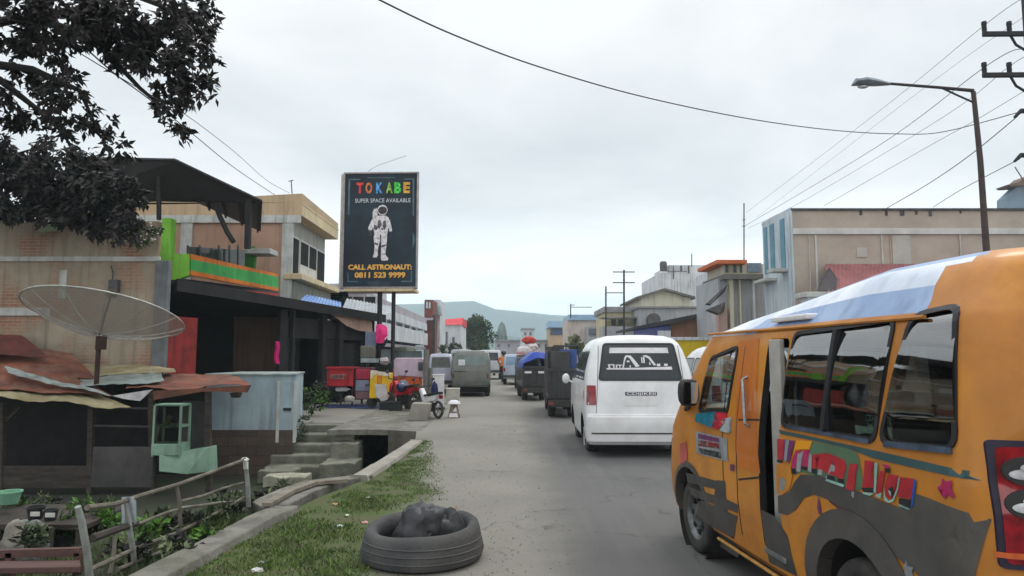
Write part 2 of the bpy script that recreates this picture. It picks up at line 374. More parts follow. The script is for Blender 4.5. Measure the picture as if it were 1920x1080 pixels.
# hills far beyond the town
def hill(pts, d, depth, mat):
    mb = MB(); n = len(pts)
    def fn(u, v):
        i = min(int(u*(n-1)), n-2); f = u*(n-1)-i; f = f*f*(3-2*f)
        px = pts[i][0]*(1-f)+pts[i+1][0]*f; py = pts[i][1]*(1-f)+pts[i+1][1]*f
        top = P(px, py, d); x = top.x; prof = sin(v*pi)**.8
        return V((x, d+depth*(v-.5), max(0, top.z)*prof*(1+.05*mnoise.noise(V((x*.004, v*6, 1))))-6))
    mb.grid(fn, 90, 14)
    return tag(mb.build('hill', mat, smooth=True, base=(0, 0, 0)), kind='structure')
hm = M('hill_forest', S(72, 92, 82), S(46, 70, 62), .012, .95)
hill([(-300, 640), (200, 600), (560, 575), (740, 566), (800, 564), (850, 561), (890, 561), (930, 577), (985, 582), (1030, 586), (1080, 588), (1250, 610), (1500, 640), (1900, 655)], 1500, 500, hm)
hill([(700, 640), (850, 632), (940, 622), (1000, 628), (1100, 634), (1300, 650)], 900, 250, hm)
# the air between here and the hills
hz = MB(); hz.bx(-2300, 2300, -60, 1800, YARD-1, 142)
m = bpy.data.materials.new('haze_air'); m.use_nodes = True; t = m.node_tree; t.nodes.clear()
o_ = N(t, 'ShaderNodeOutputMaterial'); pv = N(t, 'ShaderNodeVolumePrincipled'); pv.inputs['Color'].default_value = (.74, .91, 1, 1); pv.inputs['Density'].default_value = 0.0007; pv.inputs['Anisotropy'].default_value = .0
t.links.new(pv.outputs[0], o_.inputs['Volume'])
tag(hz.build('haze', m, base=(0, 0, 0)), kind='stuff')
# ------------------------------------------------------------------ vehicle kit
def lerp_tab(tab, x, k):
    if x <= tab[0][0]: return tab[0][k]
    for a, b in zip(tab, tab[1:]):
        if x <= b[0]:
            f = (x-a[0])/(b[0]-a[0]); return a[k]*(1-f)+b[k]*f
    return tab[-1][k]
class Body:
    """van shell as rounded rectangles stacked up: levels (z, half width, y rear, y front, rear radius, front radius)"""
    def __init__(s, levels, shear=None): s.lv = levels; s.shear = shear or (lambda y, z: z)
    def at(s, z): return [lerp_tab(s.lv, z, k) for k in range(1, 6)]
    def ring(s, z, ins=0.0, ny=14):
        w, yr, yf, rr, rf = s.at(z); w -= ins; yr += ins; yf -= ins; rr = max(.02, rr-ins); rf = max(.02, rf-ins); pts = []
        for i in range(ny): pts.append((w, (yr+rr)+(yf-rf-yr-rr)*i/ny))
        for i in range(7): a = pi/2*i/6; pts.append((w-rf+rf*cos(a), yf-rf+rf*sin(a)))
        for i in range(1, 4): pts.append(((w-rf)*(1-i/2), yf))
        pts.pop()
        for i in range(7): a = pi/2+pi/2*i/6; pts.append((-w+rf+rf*cos(a), yf-rf+rf*sin(a)))
        for i in range(1, ny): pts.append((-w, (yf-rf)+(yr+rr-yf+rf)*i/ny))
        for i in range(7): a = pi+pi/2*i/6; pts.append((-w+rr+rr*cos(a), yr+rr+rr*sin(a)))
        for i in range(1, 4): pts.append(((-w+rr)*(1-i/2), yr))
        pts.pop()
        for i in range(7): a = 1.5*pi+pi/2*i/6; pts.append((w-rr+rr*cos(a), yr+rr+rr*sin(a)))
        pts.pop()
        return pts
    def solid(s, mb, zs, ins=0.0, m=0, mfn=None):
        rows = []
        for z in zs: rows.append([V((x, y, s.shear(y, z))) for x, y in s.ring(z, ins)])
        n = len(rows[0]); k = len(mb.v)
        for r in rows: mb.v += r
        for i in range(len(rows)-1):
            for j in range(n):
                a, b = k+i*n+j, k+i*n+(j+1) % n
                mb.f.append([a, b, b+n, a+n]); c = (mb.v[a]+mb.v[b]+mb.v[a+n]+mb.v[b+n])/4; mb.m.append(mfn(c) if mfn else m)
        cb, ct = len(mb.v), len(mb.v)+1
        mb.v += [sum(rows[0], V())/n, sum(rows[-1], V())/n]; e = k+(len(rows)-1)*n
        for j in range(n):
            mb.f.append([cb, k+(j+1) % n, k+j]); mb.m.append(m)
            mb.f.append([ct, e+j, e+(j+1) % n]); mb.m.append(mfn(mb.v[ct]) if mfn else m)
        return mb
    def side(s, y, z, sg, off=0.0):
        w, yr, yf, rr, rf = s.at(z); x = w
        if y < yr+rr: q = min(rr, yr+rr-y); x = w-rr+sqrt(max(0, rr*rr-q*q))
        if y > yf-rf: q = min(rf, y-yf+rf); x = w-rf+sqrt(max(0, rf*rf-q*q))
        return V((sg*(x+off), y, s.shear(y, z)))
    def end(s, x, z, rear=True, off=0.0):
        w, yr, yf, rr, rf = s.at(z); r = rr if rear else rf; q = max(0, abs(x)-(w-r)); dy = r-sqrt(max(0, r*r-min(q, r)**2))
        y = (yr+dy-off) if rear else (yf-dy+off)
        return V((x, y, s.shear(y, z)))
    def decal(s, mb, poly, face='L', off=.004, m=0, edge=.07, thick=None):
        bm = bmesh.new(); f = bm.faces.new([bm.verts.new((p[0], p[1], 0)) for p in poly]); bmesh.ops.triangulate(bm, faces=[f])
        for _ in range(5):
            es = [e for e in bm.edges if e.calc_length() > edge]
            if not es: break
            bmesh.ops.subdivide_edges(bm, edges=es, cuts=1); bmesh.ops.triangulate(bm, faces=bm.faces[:])
        def mp(c, o): return s.side(c.x, c.y, -1, o) if face == 'L' else s.side(c.x, c.y, 1, o) if face == 'R' else s.end(c.x, c.y, face == 'B', o)
        bm.verts.index_update(); fs = [[v.index for v in f.verts] for f in bm.faces]
        mb.add([mp(v.co, off) for v in bm.verts], fs, m)
        if thick:
            for a, b in zip(poly, poly[1:]+poly[:1]):
                k = max(1, int(((a[0]-b[0])**2+(a[1]-b[1])**2)**.5/edge)); ps = [V((a[0]+(b[0]-a[0])*i/k, a[1]+(b[1]-a[1])*i/k, 0)) for i in range(k+1)]
                for p, q in zip(ps, ps[1:]): mb.face([mp(p, off), mp(q, off), mp(q, off-thick), mp(p, off-thick)], m)
        bm.free(); return mb
    def band(s, mb, poly, w, face='L', off=.006, m=0, thick=.012):
        """frame of width w inside a closed outline"""
        inn = offset_poly(poly, w); n = len(poly)
        mp = lambda p, o: s.side(p[0], p[1], -1 if face == 'L' else 1, o) if face in 'LR' else s.end(p[0], p[1], face == 'B', o)
        for i in range(n):
            j = (i+1) % n
            k = max(1, int(((poly[i][0]-poly[j][0])**2+(poly[i][1]-poly[j][1])**2)**.5/.12))
            for q in range(k):
                A, B = [tuple(poly[i][d]+(poly[j][d]-poly[i][d])*g/k for d in (0, 1)) for g in (q, q+1)]
                C, D = [tuple(inn[i][d]+(inn[j][d]-inn[i][d])*g/k for d in (0, 1)) for g in (q, q+1)]
                mb.face([mp(A, off), mp(B, off), mp(D, off), mp(C, off)], m)
                mb.face([mp(A, off-thick), mp(B, off-thick), mp(B, off), mp(A, off)], m)
                mb.face([mp(C, off), mp(D, off), mp(D, off-thick), mp(C, off-thick)], m)
        return mb
def carve(mb, cutters, name):
    """cut openings out of a solid, one cutter after another"""
    obs = []
    def tmp(x):
        me = x.mesh('carving'); bm = bmesh.new(); bm.from_mesh(me); bmesh.ops.recalc_face_normals(bm, faces=bm.faces[:]); bm.to_mesh(me); bm.free()
        o = bpy.data.objects.new('carving', me); COL.objects.link(o); obs.append(o)
        for i in range(5): me.materials.append(None)
        return o
    a = tmp(mb)
    for c in cutters:
        md = a.modifiers.new('cut', 'BOOLEAN'); md.operation = 'DIFFERENCE'; md.solver = 'EXACT'; md.object = tmp(c)
    bpy.context.view_layer.update()
    me = bpy.data.meshes.new_from_object(a.evaluated_get(bpy.context.evaluated_depsgraph_get())); me.name = name
    idx = [p.material_index for p in me.polygons]; me.materials.clear()
    me['slots'] = idx
    for o in obs: bpy.data.objects.remove(o)
    return me
rubber = M('tyre_rubber', S(44, 44, 45), S(62, 60, 57), 9, .85, bump=.3, bsc=60, dust=S(88, 84, 76))
black_plastic = M('black_plastic', S(34, 34, 36), S(44, 44, 45), 8, .5, dust=S(80, 78, 72))
dark_inside = M('dark_interior', S(40, 40, 42), S(30, 30, 32), 5, .9)
alloy = M('wheel_steel', S(128, 130, 132), S(92, 92, 92), 10, .45, .7, dust=S(84, 80, 72))
steel = M('bare_steel', S(170, 172, 174), S(130, 130, 132), 12, .35, .9)
tail_red = M('tail_lamp_red', S(150, 14, 26), S(100, 6, 20), 14, .12, coat=.6)
lamp_clear = M('lamp_clear', S(210, 210, 212), S(150, 150, 152), 16, .1, coat=.6)
def wheel(parent, x, y, r, w, sg, hub=alloy):
    """tyre with tread shoulders (part) and a dished rim (sub-part); sg -1 = outer face to the left"""
    mb = MB(); h = w/2
    prof = [(r*.62, -h*.75), (r*.72, -h*.95), (r*.86, -h), (r*.95, -h*.9), (r*.985, -h*.72), (r, -h*.5), (r, -h*.1), (r*.975, 0), (r, h*.1), (r, h*.5), (r*.985, h*.72), (r*.95, h*.9), (r*.86, h), (r*.72, h*.95), (r*.62, h*.75), (r*.6, 0), (r*.62, -h*.75)]
    mb.lathe([(a, b*sg) for a, b in prof], (x, y, r), 'x', 36)
    t_ = mb.build('wheel', rubber, parent, local=True, smooth=True)
    rb = MB()
    rb.lathe([(r*.66, h*.86*sg), (r*.62, h*.8*sg), (r*.56, h*.45*sg), (r*.34, h*.32*sg), (r*.3, h*.62*sg), (r*.16, h*.7*sg), (.001, h*.72*sg)], (x, y, r), 'x', 30)
    for k in range(8):
        a = 2*pi*k/8; c = V((x+h*.40*sg, y+r*.45*cos(a), r+r*.45*sin(a))); rb.lathe([(.001, .02*sg), (r*.07, .018*sg), (r*.08, -.02*sg)], c, 'x', 10, m=1)
    link('rim', rb.mesh('rim'), [hub, dark_inside], t_, local=True, smooth=True)
    return t_
# ------------------------------------------------------------------ the orange minibus in front right
OW = .82; ORZ = radians(6.0); OO = V((2.47, 3.556, 0))
OX = Matrix.Translation(OO) @ Matrix.Rotation(ORZ, 4, 'Z'); OXI = OX.inverted()
OLV = [(.20, .70, -.78, 2.80, .12, .2), (.27, .775, -.80, 2.9, .14, .28), (.40, .80, -.84, 2.94, .16, .3), (.60, .82, -.86, 2.94, .17, .32), (.95, .82, -.85, 2.88, .17, .34), (1.08, .812, -.84, 2.74, .17, .3),
       (1.30, .782, -.855, 2.52, .17, .24), (1.55, .742, -.82, 2.27, .17, .2), (1.70, .712, -.79, 2.10, .17, .18), (1.745, .69, -.77, 2.04, .17, .18), (1.80, .64, -.75, 1.98, .18, .18), (1.87, .60, -.74, 1.93, .2, .2), (1.96, .53, -.72, 1.88, .2, .2), (2.01, .44, -.66, 1.80, .2, .2), (2.025, .25, -.45, 1.6, .15, .15)]
def oshear(y, z):
    if z < 1.72: return z
    f = 1-.72*max(0, min(1, (y-.15)/1.75))**1.0
    return 1.72+(z-1.72)*f
OB = Body(OLV, oshear)
def op(px, py):              # where the sight line through a pixel of the photograph meets the bus's left side (y, z)
    w = OW
    for _ in range(5):
        a = OXI @ V((0, 0, CAMH)); b = OXI @ P(px, py, 3)
        t_ = (-w-a.x)/(b.x-a.x); q = a+(b-a)*t_; w = OB.at(q.z)[0]
    return (q.y, q.z)
def opc(X, Y): return op(1440+X/3.8575, 800+Y/3.857)
orange = M('orange_paint', S(196, 128, 34), S(180, 110, 28), 2.2, .42, coat=.22, dust=S(140, 106, 60), streak=S(176, 112, 40))
orange_deep = M('orange_paint_deep', S(200, 112, 26), S(182, 96, 22), 2.0, .36, coat=.3, dust=S(140, 96, 54))
white_paint = M('white_paint', (.78, .79, .80), (.70, .71, .72), 2, .3, coat=.5, dust=S(170, 166, 158))
roof_white = M('roof_paint_white', S(226, 232, 240), S(196, 206, 220), 2.2, .45, streak=S(170, 180, 196))
roof_blue = M('roof_paint_blue', S(150, 172, 204), S(128, 152, 190), 2.4, .45, streak=S(110, 128, 160))
tint = glass('tinted_window_glass', (.20, .215, .225))
clear_glass = glass('clear_window_glass', (.62, .68, .66))
gasket = M('window_gasket', S(28, 29, 34), S(36, 37, 40), 10, .45)
grey_vinyl = M('grey_vinyl', S(74, 72, 70), S(60, 58, 57), 4, .5, dust=S(112, 104, 92))
teal_vinyl = M('teal_vinyl', S(52, 82, 84), S(44, 70, 74), 4, .45)
bus = thing('minibus', 'orange passenger minibus with tinted windows, blue white roof and painted grey swooshes on its side', 'minibus', tuple(OO), ORZ)
# openings
win_side = round_poly([op(1492, 626), op(1681, 599), op(1640, 827), op(1467, 797)], .05)
win_rear = round_poly([op(1716, 590), op(1804, 571), op(1792, 842), op(1651, 829)], .07)
win_cab = round_poly([op(1334, 672), op(1385, 650), op(1364, 775), op(1311, 770)], .05)
dlo = .36; door_y0, door_y1 = op(1468, 790)[0]+.025, op(1427, 760)[0]
orange_mats = [orange, roof_white, roof_blue, dark_inside, orange_deep]
shell = MB()
def omat(c):
    if c.z > 1.735 or (c.z > 1.70 and c.y > 1.2):
        if c.y > -.55+.9*max(0, abs(c.x)-.42): return 2 if (abs(c.x) > .60 and c.y < 1.3) or (.5 > abs(c.x) > .42 and c.y < 1.2) else 1
    return 0
OB.solid(shell, [.20, .27, .40, .5, .6, .75, .95, 1.08, 1.2, 1.30, 1.42, 1.55, 1.70, 1.745, 1.80, 1.87, 1.92, 1.96, 1.99, 2.01, 2.025], 0, 0, omat)
cav = MB(); OB.solid(cav, [.44, .6, .95, 1.08, 1.30, 1.55, 1.69], .045, 3)
cuts = [cav]
def prism_x(poly, x0, x1, m=3): return MB().prism([(x0, y, z) for y, z in poly], (x1-x0, 0, 0), m)
for w in (win_side, win_rear, win_cab): cuts.append(prism_x(w, -1.3, 1.3, 0))
cuts.append(prism_x(round_poly([(door_y0, .36), (door_y1, .36), (door_y1, 1.66), (door_y0, 1.66)], .05), -1.3, -.4, 3))
cuts.append(MB().prism([(x, 3.4, z) for x, z in round_poly([(-.6, 1.1), (.6, 1.1), (.54, 1.62), (-.54, 1.62)], .06)], (0, -1.6, 0), 0))
for yw in (0.0, 2.24):
    for sg in (-1, 1): cuts.append(MB().lathe([(.001, -.2), (.365, -.2), (.365, .2), (.001, .2)], (sg*.85, yw, .30), 'x', 32, m=3))
bme = carve(shell, cuts, 'body')
def carved(name, me, mats, parent):
    idx = list(me['slots']); del me['slots']
    o = link(name, me, mats, parent, local=True, smooth=True)
    for p, i in zip(me.polygons, idx): p.material_index = i
    me.set_sharp_from_angle(angle=radians(32)); return o
body = carved('body', bme, orange_mats, bus)
# glass, gaskets and window bars
def pane(poly, both=True, mat=tint, name='window', div=None):
    for fc in ('L', 'R') if both else ('L',):
        f = MB(); OB.band(f, offset_poly(poly, -.014), .024, fc, .009)
        if div:
            for a, b in div:
                n = V((b[0]-a[0], b[1]-a[1])); n = V((-n.y, n.x)).normalized()*.017
                OB.decal(f, [(a[0]+n.x, a[1]+n.y), (b[0]+n.x, b[1]+n.y), (b[0]-n.x, b[1]-n.y), (a[0]-n.x, a[1]-n.y)], fc, .026, 0, thick=.045)
        fo = f.build(name, gasket, bus, local=True)
        g = MB(); OB.decal(g, offset_poly(poly, -.008), fc, -.012, 0, .07)
        z0, z1 = min(p[1] for p in poly), max(p[1] for p in poly)
        for v in g.v:                                   # panes bowed outward so their upper part mirrors the sky
            t_ = max(-1, min(1, (v.z-(z0+z1)/2)/((z1-z0)/2))); v.x += (-1 if fc == 'L' else 1)*.030*(1-t_*t_)
        g.build('pane', mat, fo, local=True, smooth=True)
pane(win_side, div=[(op(1573, 618), op(1548, 808))]); pane(win_rear); pane(win_cab, mat=clear_glass)
def strip(mb, a, b, w, off=.012, m=0, thick=.02):
    n = V((b[0]-a[0], b[1]-a[1])); n = V((-n.y, n.x)).normalized()*w/2
    OB.decal(mb, [(a[0]+n.x, a[1]+n.y), (b[0]+n.x, b[1]+n.y), (b[0]-n.x, b[1]-n.y), (a[0]-n.x, a[1]-n.y)], 'L', off, m, thick=thick)
for a, b, w in ((op(1660, 832), op(1786, 845), .026), (op(1478, 800), op(1632, 828), .02)):
    sil = MB(); strip(sil, a, b, w); sil.build('window_sill', M('blue_grey_trim', S(88, 104, 124), S(60, 70, 84), 6, .25, .3), bus, local=True)
# windscreen (front, faces away)
f = MB(); OB.decal(f, [(-.6, 1.1), (.6, 1.1), (.54, 1.62), (-.54, 1.62)], 'F', -.012, 0, .2); f.build('windscreen', clear_glass, bus, local=True, smooth=True)
# sliding door pushed back a little: jamb, step, handle
jam = MB()
jam.bx(-.70, -.50, door_y0-.01, door_y0+.03, .40, 1.64); jam.bx(-.75, -.715, door_y0+.085, door_y0+.225, .40, 1.655)
jam.build('door_jamb', M('jamb_grey', S(184, 180, 174), S(156, 152, 146), 4, .6, dust=S(110, 104, 92)), bus, local=True, bevel=.006)
st = MB(); st.bx(-.805, -.45, door_y0+.004, door_y1-.004, .34, .372); st.build('step', steel, bus, local=True, bevel=.006)
dr = MB()
for a, b, w in ((op(1385, 787), op(1424, 787), .012), (op(1385, 899), op(1424, 895), .012)): strip(dr, a, b, w, .003, 0, .006)
for y in (op(1363, 720)[0], op(1385, 760)[0]): strip(dr, (y, .36), (y, 1.62 if y < 1.9 else 1.05), .007, .003, 0, .006)
dr.build('door_seam', gasket, bus, local=True)
hd = MB(); a, b = op(1402, 706), op(1406, 800); hd.tube([OB.side(a[0], a[1], -1, .0), OB.side(a[0], a[1]-.02, -1, .035), OB.side(b[0], b[1]+.02, -1, .035), OB.side(b[0], b[1], -1, .0)], .011, 8)
hd.build('grab_handle', steel, bus, local=True, smooth=True)
pil = MB(); OB.decal(pil, [op(1387, 640), op(1424, 634), op(1426, 888), op(1384, 876)], 'L', .0022, 0); pil.build('pillar_panel', orange_deep, bus, local=True, smooth=True)
# rain gutter
for sg in (-1, 1):
    gu = MB(); gu.tube([V((sg*.715, y, 1.722)) for y in (-.45, 0, .6, 1.2, 1.7, 2.0)], .011, 6); gu.build('gutter', orange, bus, local=True, smooth=True)
rk = MB(); rk.bx(-.70, -.56, .55, 1.0, 1.765, 1.80); rk.build('roof_bracket', white_paint, bus, local=True, bevel=.01)
# painted stripes and lettering on the left side
PAL = [teal_vinyl, grey_vinyl, M('green_vinyl', S(84, 112, 84), S(76, 98, 78), 4, .45), M('red_vinyl', S(176, 44, 52), S(150, 34, 46), 9, .4), M('magenta_vinyl', S(176, 40, 92), S(150, 34, 84), 9, .4), M('silver_vinyl', S(150, 154, 156), S(122, 126, 128), 9, .4), M('blue_vinyl', S(36, 92, 172), S(30, 76, 150), 9, .4), M('yellow_vinyl', S(222, 150, 24), S(214, 140, 20), 9, .4), M('black_vinyl', S(30, 32, 36), S(40, 40, 44), 9, .4), M('mint_vinyl', S(150, 186, 178), S(120, 156, 150), 9, .4), orange, M('maroon_vinyl', S(92, 40, 52), S(80, 34, 46), 9, .4), M('purple_vinyl', S(110, 48, 96), S(90, 40, 80), 9, .4)]
art = MB()
def paint(pts, m, off, crop=True): OB.decal(art, [opc(*p) if crop else op(*p) for p in pts], 'L', off, m, .09)
paint([(78, 22), (300, 68), (620, 138), (1000, 222), (1300, 292), (1537, 345), (1533, 407), (1250, 340), (900, 262), (760, 226), (560, 150), (330, 100), (95, 52)], 0, .0030)
paint([(325, 104), (560, 150), (650, 192), (662, 232), (700, 440), (640, 470), (560, 440), (420, 380), (250, 330), (200, 345), (175, 320), (185, 260), (300, 200)], 2, .0034)
paint([(240, 345), (380, 352), (550, 432), (690, 478), (850, 545), (960, 585), (1080, 485), (1180, 522), (1400, 612), (1515, 672), (1365, 748), (1385, 830), (1440, 940), (1470, 1090), (1110, 1090), (1000, 1000), (860, 880), (700, 718), (560, 606), (440, 527), (335, 490), (262, 515), (205, 598), (145, 638), (78, 625), (75, 500), (160, 470), (195, 400)], 1, .0038)
paint([(440, 527), (560, 606), (700, 718), (800, 826), (760, 800), (690, 745), (560, 628), (450, 545)], 11, .0046)
paint([(64, 270), (110, 262), (165, 285), (182, 360), (160, 455), (100, 498), (66, 480)], 10, .0046)
paint([(92, 372), (122, 366), (132, 410), (118, 460), (92, 462)], 5, .0054)
L_ = [(3, [(72, 88), (118, 92), (112, 238), (74, 236)]), (12, [(118, 92), (200, 102), (160, 262), (112, 240)]), (5, [(135, 96), (160, 98), (140, 250), (122, 246)]), (8, [(74, 238), (112, 240), (112, 262), (74, 258)]),
      (7, [(215, 98), (327, 106), (305, 166), (255, 162), (192, 172)]), (4, [(205, 180), (252, 170), (215, 248), (207, 305), (174, 298), (178, 240)]), (8, [(176, 300), (207, 306), (206, 345), (178, 338)]), (4, [(268, 168), (305, 166), (296, 292), (246, 284)]), (8, [(246, 285), (292, 293), (290, 318), (246, 308)]),
      (3, [(328, 200), (440, 190), (560, 240), (576, 290), (552, 378), (520, 372), (532, 275), (502, 250), (482, 352), (440, 342), (456, 242), (420, 220), (392, 310), (360, 306), (380, 216), (346, 226), (352, 302), (324, 300)]),
      (5, [(222, 200), (262, 180), (240, 330), (212, 320)]), (5, [(305, 190), (326, 200), (322, 330), (296, 322)]), (5, [(384, 222), (418, 226), (396, 350), (366, 345)]), (5, [(460, 246), (498, 254), (478, 390), (420, 370), (440, 342)]), (8, [(324, 302), (358, 308), (356, 345), (324, 332)]), (8, [(440, 346), (482, 354), (490, 392), (436, 378)]), (8, [(516, 374), (552, 380), (560, 415), (512, 404)]),
      (9, [(430, 376), (560, 418), (556, 438), (426, 392)]), (3, [(600, 270), (656, 268), (632, 466), (570, 450)]), (5, [(612, 470), (634, 470), (628, 518), (614, 500)]),
      (3, [(706, 242), (782, 255), (760, 330), (774, 440), (686, 440), (700, 350)]), (8, [(686, 442), (776, 442), (770, 478), (700, 470)]), (9, [(690, 474), (780, 480), (748, 500), (700, 486)]), (9, [(782, 258), (806, 262), (792, 480), (776, 470), (780, 380)]),
      (4, [(828, 268), (884, 280), (890, 330), (862, 310)]), (8, [(850, 300), (892, 300), (890, 335), (862, 332)]), (3, [(820, 320), (856, 318), (832, 470), (790, 492), (800, 400)]), (9, [(790, 494), (834, 474), (828, 518), (800, 510)]),
      (3, [(872, 345), (952, 352), (932, 440), (902, 524), (862, 512), (850, 440)]), (9, [(846, 420), (858, 500), (884, 534), (914, 520), (944, 440), (952, 380), (966, 360), (950, 460), (918, 540), (884, 552), (852, 530)]), (8, [(880, 450), (912, 430), (920, 480), (900, 510)]), (9, [(878, 452), (900, 470), (905, 505), (892, 490)]),
      (3, [(962, 366), (1066, 376), (1044, 522), (946, 506)]), (8, [(960, 516), (1042, 528), (1032, 590), (956, 555)]), (6, [(1066, 376), (1082, 392), (1062, 560), (1042, 592), (1046, 520)]), (9, [(952, 556), (1032, 590), (1040, 604), (960, 574)]),
      (4, [(1270, 370), (1292, 398), (1340, 388), (1330, 450), (1355, 500), (1340, 518), (1308, 488), (1290, 522), (1270, 505), (1272, 462), (1232, 440), (1262, 420)]), (12, [(372, 502), (388, 590), (390, 636), (372, 630), (362, 580)]), (6, [(684, 752), (714, 768), (716, 892), (690, 892), (664, 812)]),
      (5, [(1008, 964), (1018, 1010), (1060, 1020), (1050, 1048), (1064, 1085), (1000, 1080), (990, 1010)])]
for k, (mi, pts) in enumerate(L_): paint(pts, mi, .0056+.0004*(k % 4)+(.0016 if mi in (8, 9) else 0))
# front door stripes and grey lower body
for a, m_ in (([(1287, 886), (1360, 906), (1362, 922), (1290, 904)], 1), ([(1290, 912), (1362, 936), (1384, 946), (1384, 962), (1300, 930)], 1), ([(1316, 938), (1384, 968), (1384, 1046), (1340, 1018), (1312, 985)], 1), ([(1305, 808), (1364, 822), (1366, 866), (1306, 850)], 5), ([(1310, 813), (1350, 822), (1350, 830), (1310, 822)], 12), ([(1310, 824), (1350, 832), (1350, 842), (1310, 836)], 3), ([(1312, 840), (1352, 848), (1354, 860), (1312, 850)], 8), ([(1370, 870), (1378, 871), (1378, 884), (1370, 882)], 12)): paint(a, m_, .0042 if m_ != 12 else .005, False)
lowy = op(1440, 1079)[0]
OB.decal(art, [(.62, .30), (.97, .28), (.97, .60), (.80, .60), (.66, .52)], 'L', .003, 1, .09); OB.decal(art, [(-.80, .30), (-.42, .30), (-.46, .46), (-.80, .5)], 'L', .003, 1, .09)
OB.decal(art, [(1.51, .30), (1.78, .28), (1.75, .5), (1.66, .66), (1.51, .68)], 'L', .003, 1, .09)
art.build('painted_livery', PAL, bus, local=True)
# wheel arches, liners, sills
def arch(yw, r0, r1, off, m=0, a0=-8, a1=188):
    n = 20; fl = MB()
    pts = lambda r, o: [OB.side(yw+r*cos(radians(a0+(a1-a0)*i/n)), max(.21, .30+r*sin(radians(a0+(a1-a0)*i/n))), -1, o) for i in range(n+1)]
    A, B, C = pts(r0, off), pts(r1, off*.4), pts(r0, -.06)
    for i in range(n): fl.face([A[i], A[i+1], B[i+1], B[i]], m); fl.face([C[i], C[i+1], A[i+1], A[i]], m)
    fl.build('wheel_arch', grey_vinyl, bus, local=True, smooth=True)
arch(0, .36, .50, .022); arch(2.24, .36, .405, .012)
li = MB()
for yw in (0, 2.24):
    for sg in (-1, 1): li.lathe([(.362, -.02*sg), (.362, -.30*sg), (.01, -.30*sg)], (sg*.80, yw, .30), 'x', 28)
li.bx(-.66, .66, -.7, 2.7, .24, .30)
for sx in (-.6, .6): li.bx(sx-.05, sx+.05, .45, 1.8, .16, .26)
li.build('chassis', M('underbody', S(30, 30, 30), S(46, 44, 40), 6, .9), bus, local=True)
sk = MB(); sk.tube([V((-.765, y, .215)) for y in (.45, 1.0, 1.8)], .012, 6); sk.build('sill_trim', M('sill_yellow', S(196, 146, 62), S(150, 110, 60), 9, .5), bus, local=True, smooth=True)
for yw in (0, 2.24):
    wheel(bus, -.70, yw, .285, .165, -1); wheel(bus, .70, yw, .285, .165, 1)
# seats, dash, far side
def seat(mb, x0, x1, y, z=.44):
    mb.bx(x0, x1, y-.22, y+.24, z+.24, z+.40); mb.bx(x0+.02, x1-.02, y-.28, y-.18, z+.36, z+.86); mb.bx(x0+.06, x1-.06, y-.26, y+.2, z, z+.24)
for x0, x1, y in ((-.62, -.1, -.30), (-.02, .62, -.30), (-.62, -.1, .38), (-.02, .62, .38), (-.64, -.14, 1.72), (.1, .62, 1.72)):
    se = MB(); seat(se, x0, x1, y); se.build('seat', M('seat_fabric', S(78, 74, 74), S(58, 56, 58), 7, .9), bus, local=True, bevel=.03)
da = MB(); da.prism([(-.72, 2.2, .6), (-.72, 2.62, .6), (-.72, 2.62, 1.0), (-.72, 2.34, 1.06), (-.72, 2.2, .98)], (1.44, 0, 0)); da.build('dashboard', black_plastic, bus, local=True, bevel=.02)
sw = MB(); sw.lathe([(.17+.014*cos(a*pi/4), .014*sin(a*pi/4)) for a in range(9)], (0, 0, 0), 'z', 20)
sw2 = MB(); R_ = Matrix.Translation((.36, 2.06, 1.06)) @ Matrix.Rotation(radians(60), 4, 'X'); sw2.add([R_ @ v for v in sw.v], sw.f); sw2.tube([R_ @ V((-.16, 0, 0)), R_ @ V((.16, 0, 0))], .012, 6); sw2.build('steering_wheel', black_plastic, bus, local=True, smooth=True)
# cloths hung over the cab door sill
for nm, pts, c in (('cloth', [(1308, 775), (1345, 772), (1350, 790), (1338, 802), (1306, 790)], ((30, 128, 150), (22, 104, 126))), ('cloth', [(1344, 773), (1364, 774), (1364, 792), (1352, 806), (1338, 802)], ((206, 36, 56), (170, 26, 46))), ('cloth', [(1356, 786), (1372, 782), (1371, 812), (1352, 808)], ((160, 172, 174), (130, 140, 144)))):
    cb_ = MB(); OB.decal(cb_, round_poly([op(*p) for p in pts], .02), 'L', .014, 0, .03, thick=.012); cb_.build(nm, M('cab_cloth_%d' % c[0][0], S(*c[0]), S(*c[1]), 12, .9, bump=.4), bus, local=True, smooth=True)
# door mirror
mi = MB(); c = OXI @ P(1291, 736, 5.05)
mi.add(*[(lambda b_: (b_.v, b_.f))(MB().ico((0, 0, 0), 1, sub=3))][0]); mi.v = [V((c.x+v.x*.075, c.y+v.y*.05, c.z+v.z*.105)) if False else V((c.x+max(-.07, min(.07, v.x*.085)), c.y+max(-.04, min(.04, v.y*.06)), c.z+max(-.095, min(.095, v.z*.115)))) for v in mi.v]
mi.tube([c+V((.05, .0, -.02)), OB.side(2.3, 1.12, -1, 0)], .02, 8); mi.tube([c+V((.05, 0, .04)), OB.side(2.28, 1.2, -1, 0)], .015, 8)
mo = mi.build('mirror', black_plastic, bus, local=True, smooth=True)
g = MB(); g.bx(c.x-.055, c.x+.055, c.y-.046, c.y-.042, c.z-.075, c.z+.075); g.build('mirror_glass', M('mirror_silver', (.7, .72, .74), (.6, .62, .64), 3, .04, 1), mo, local=True)
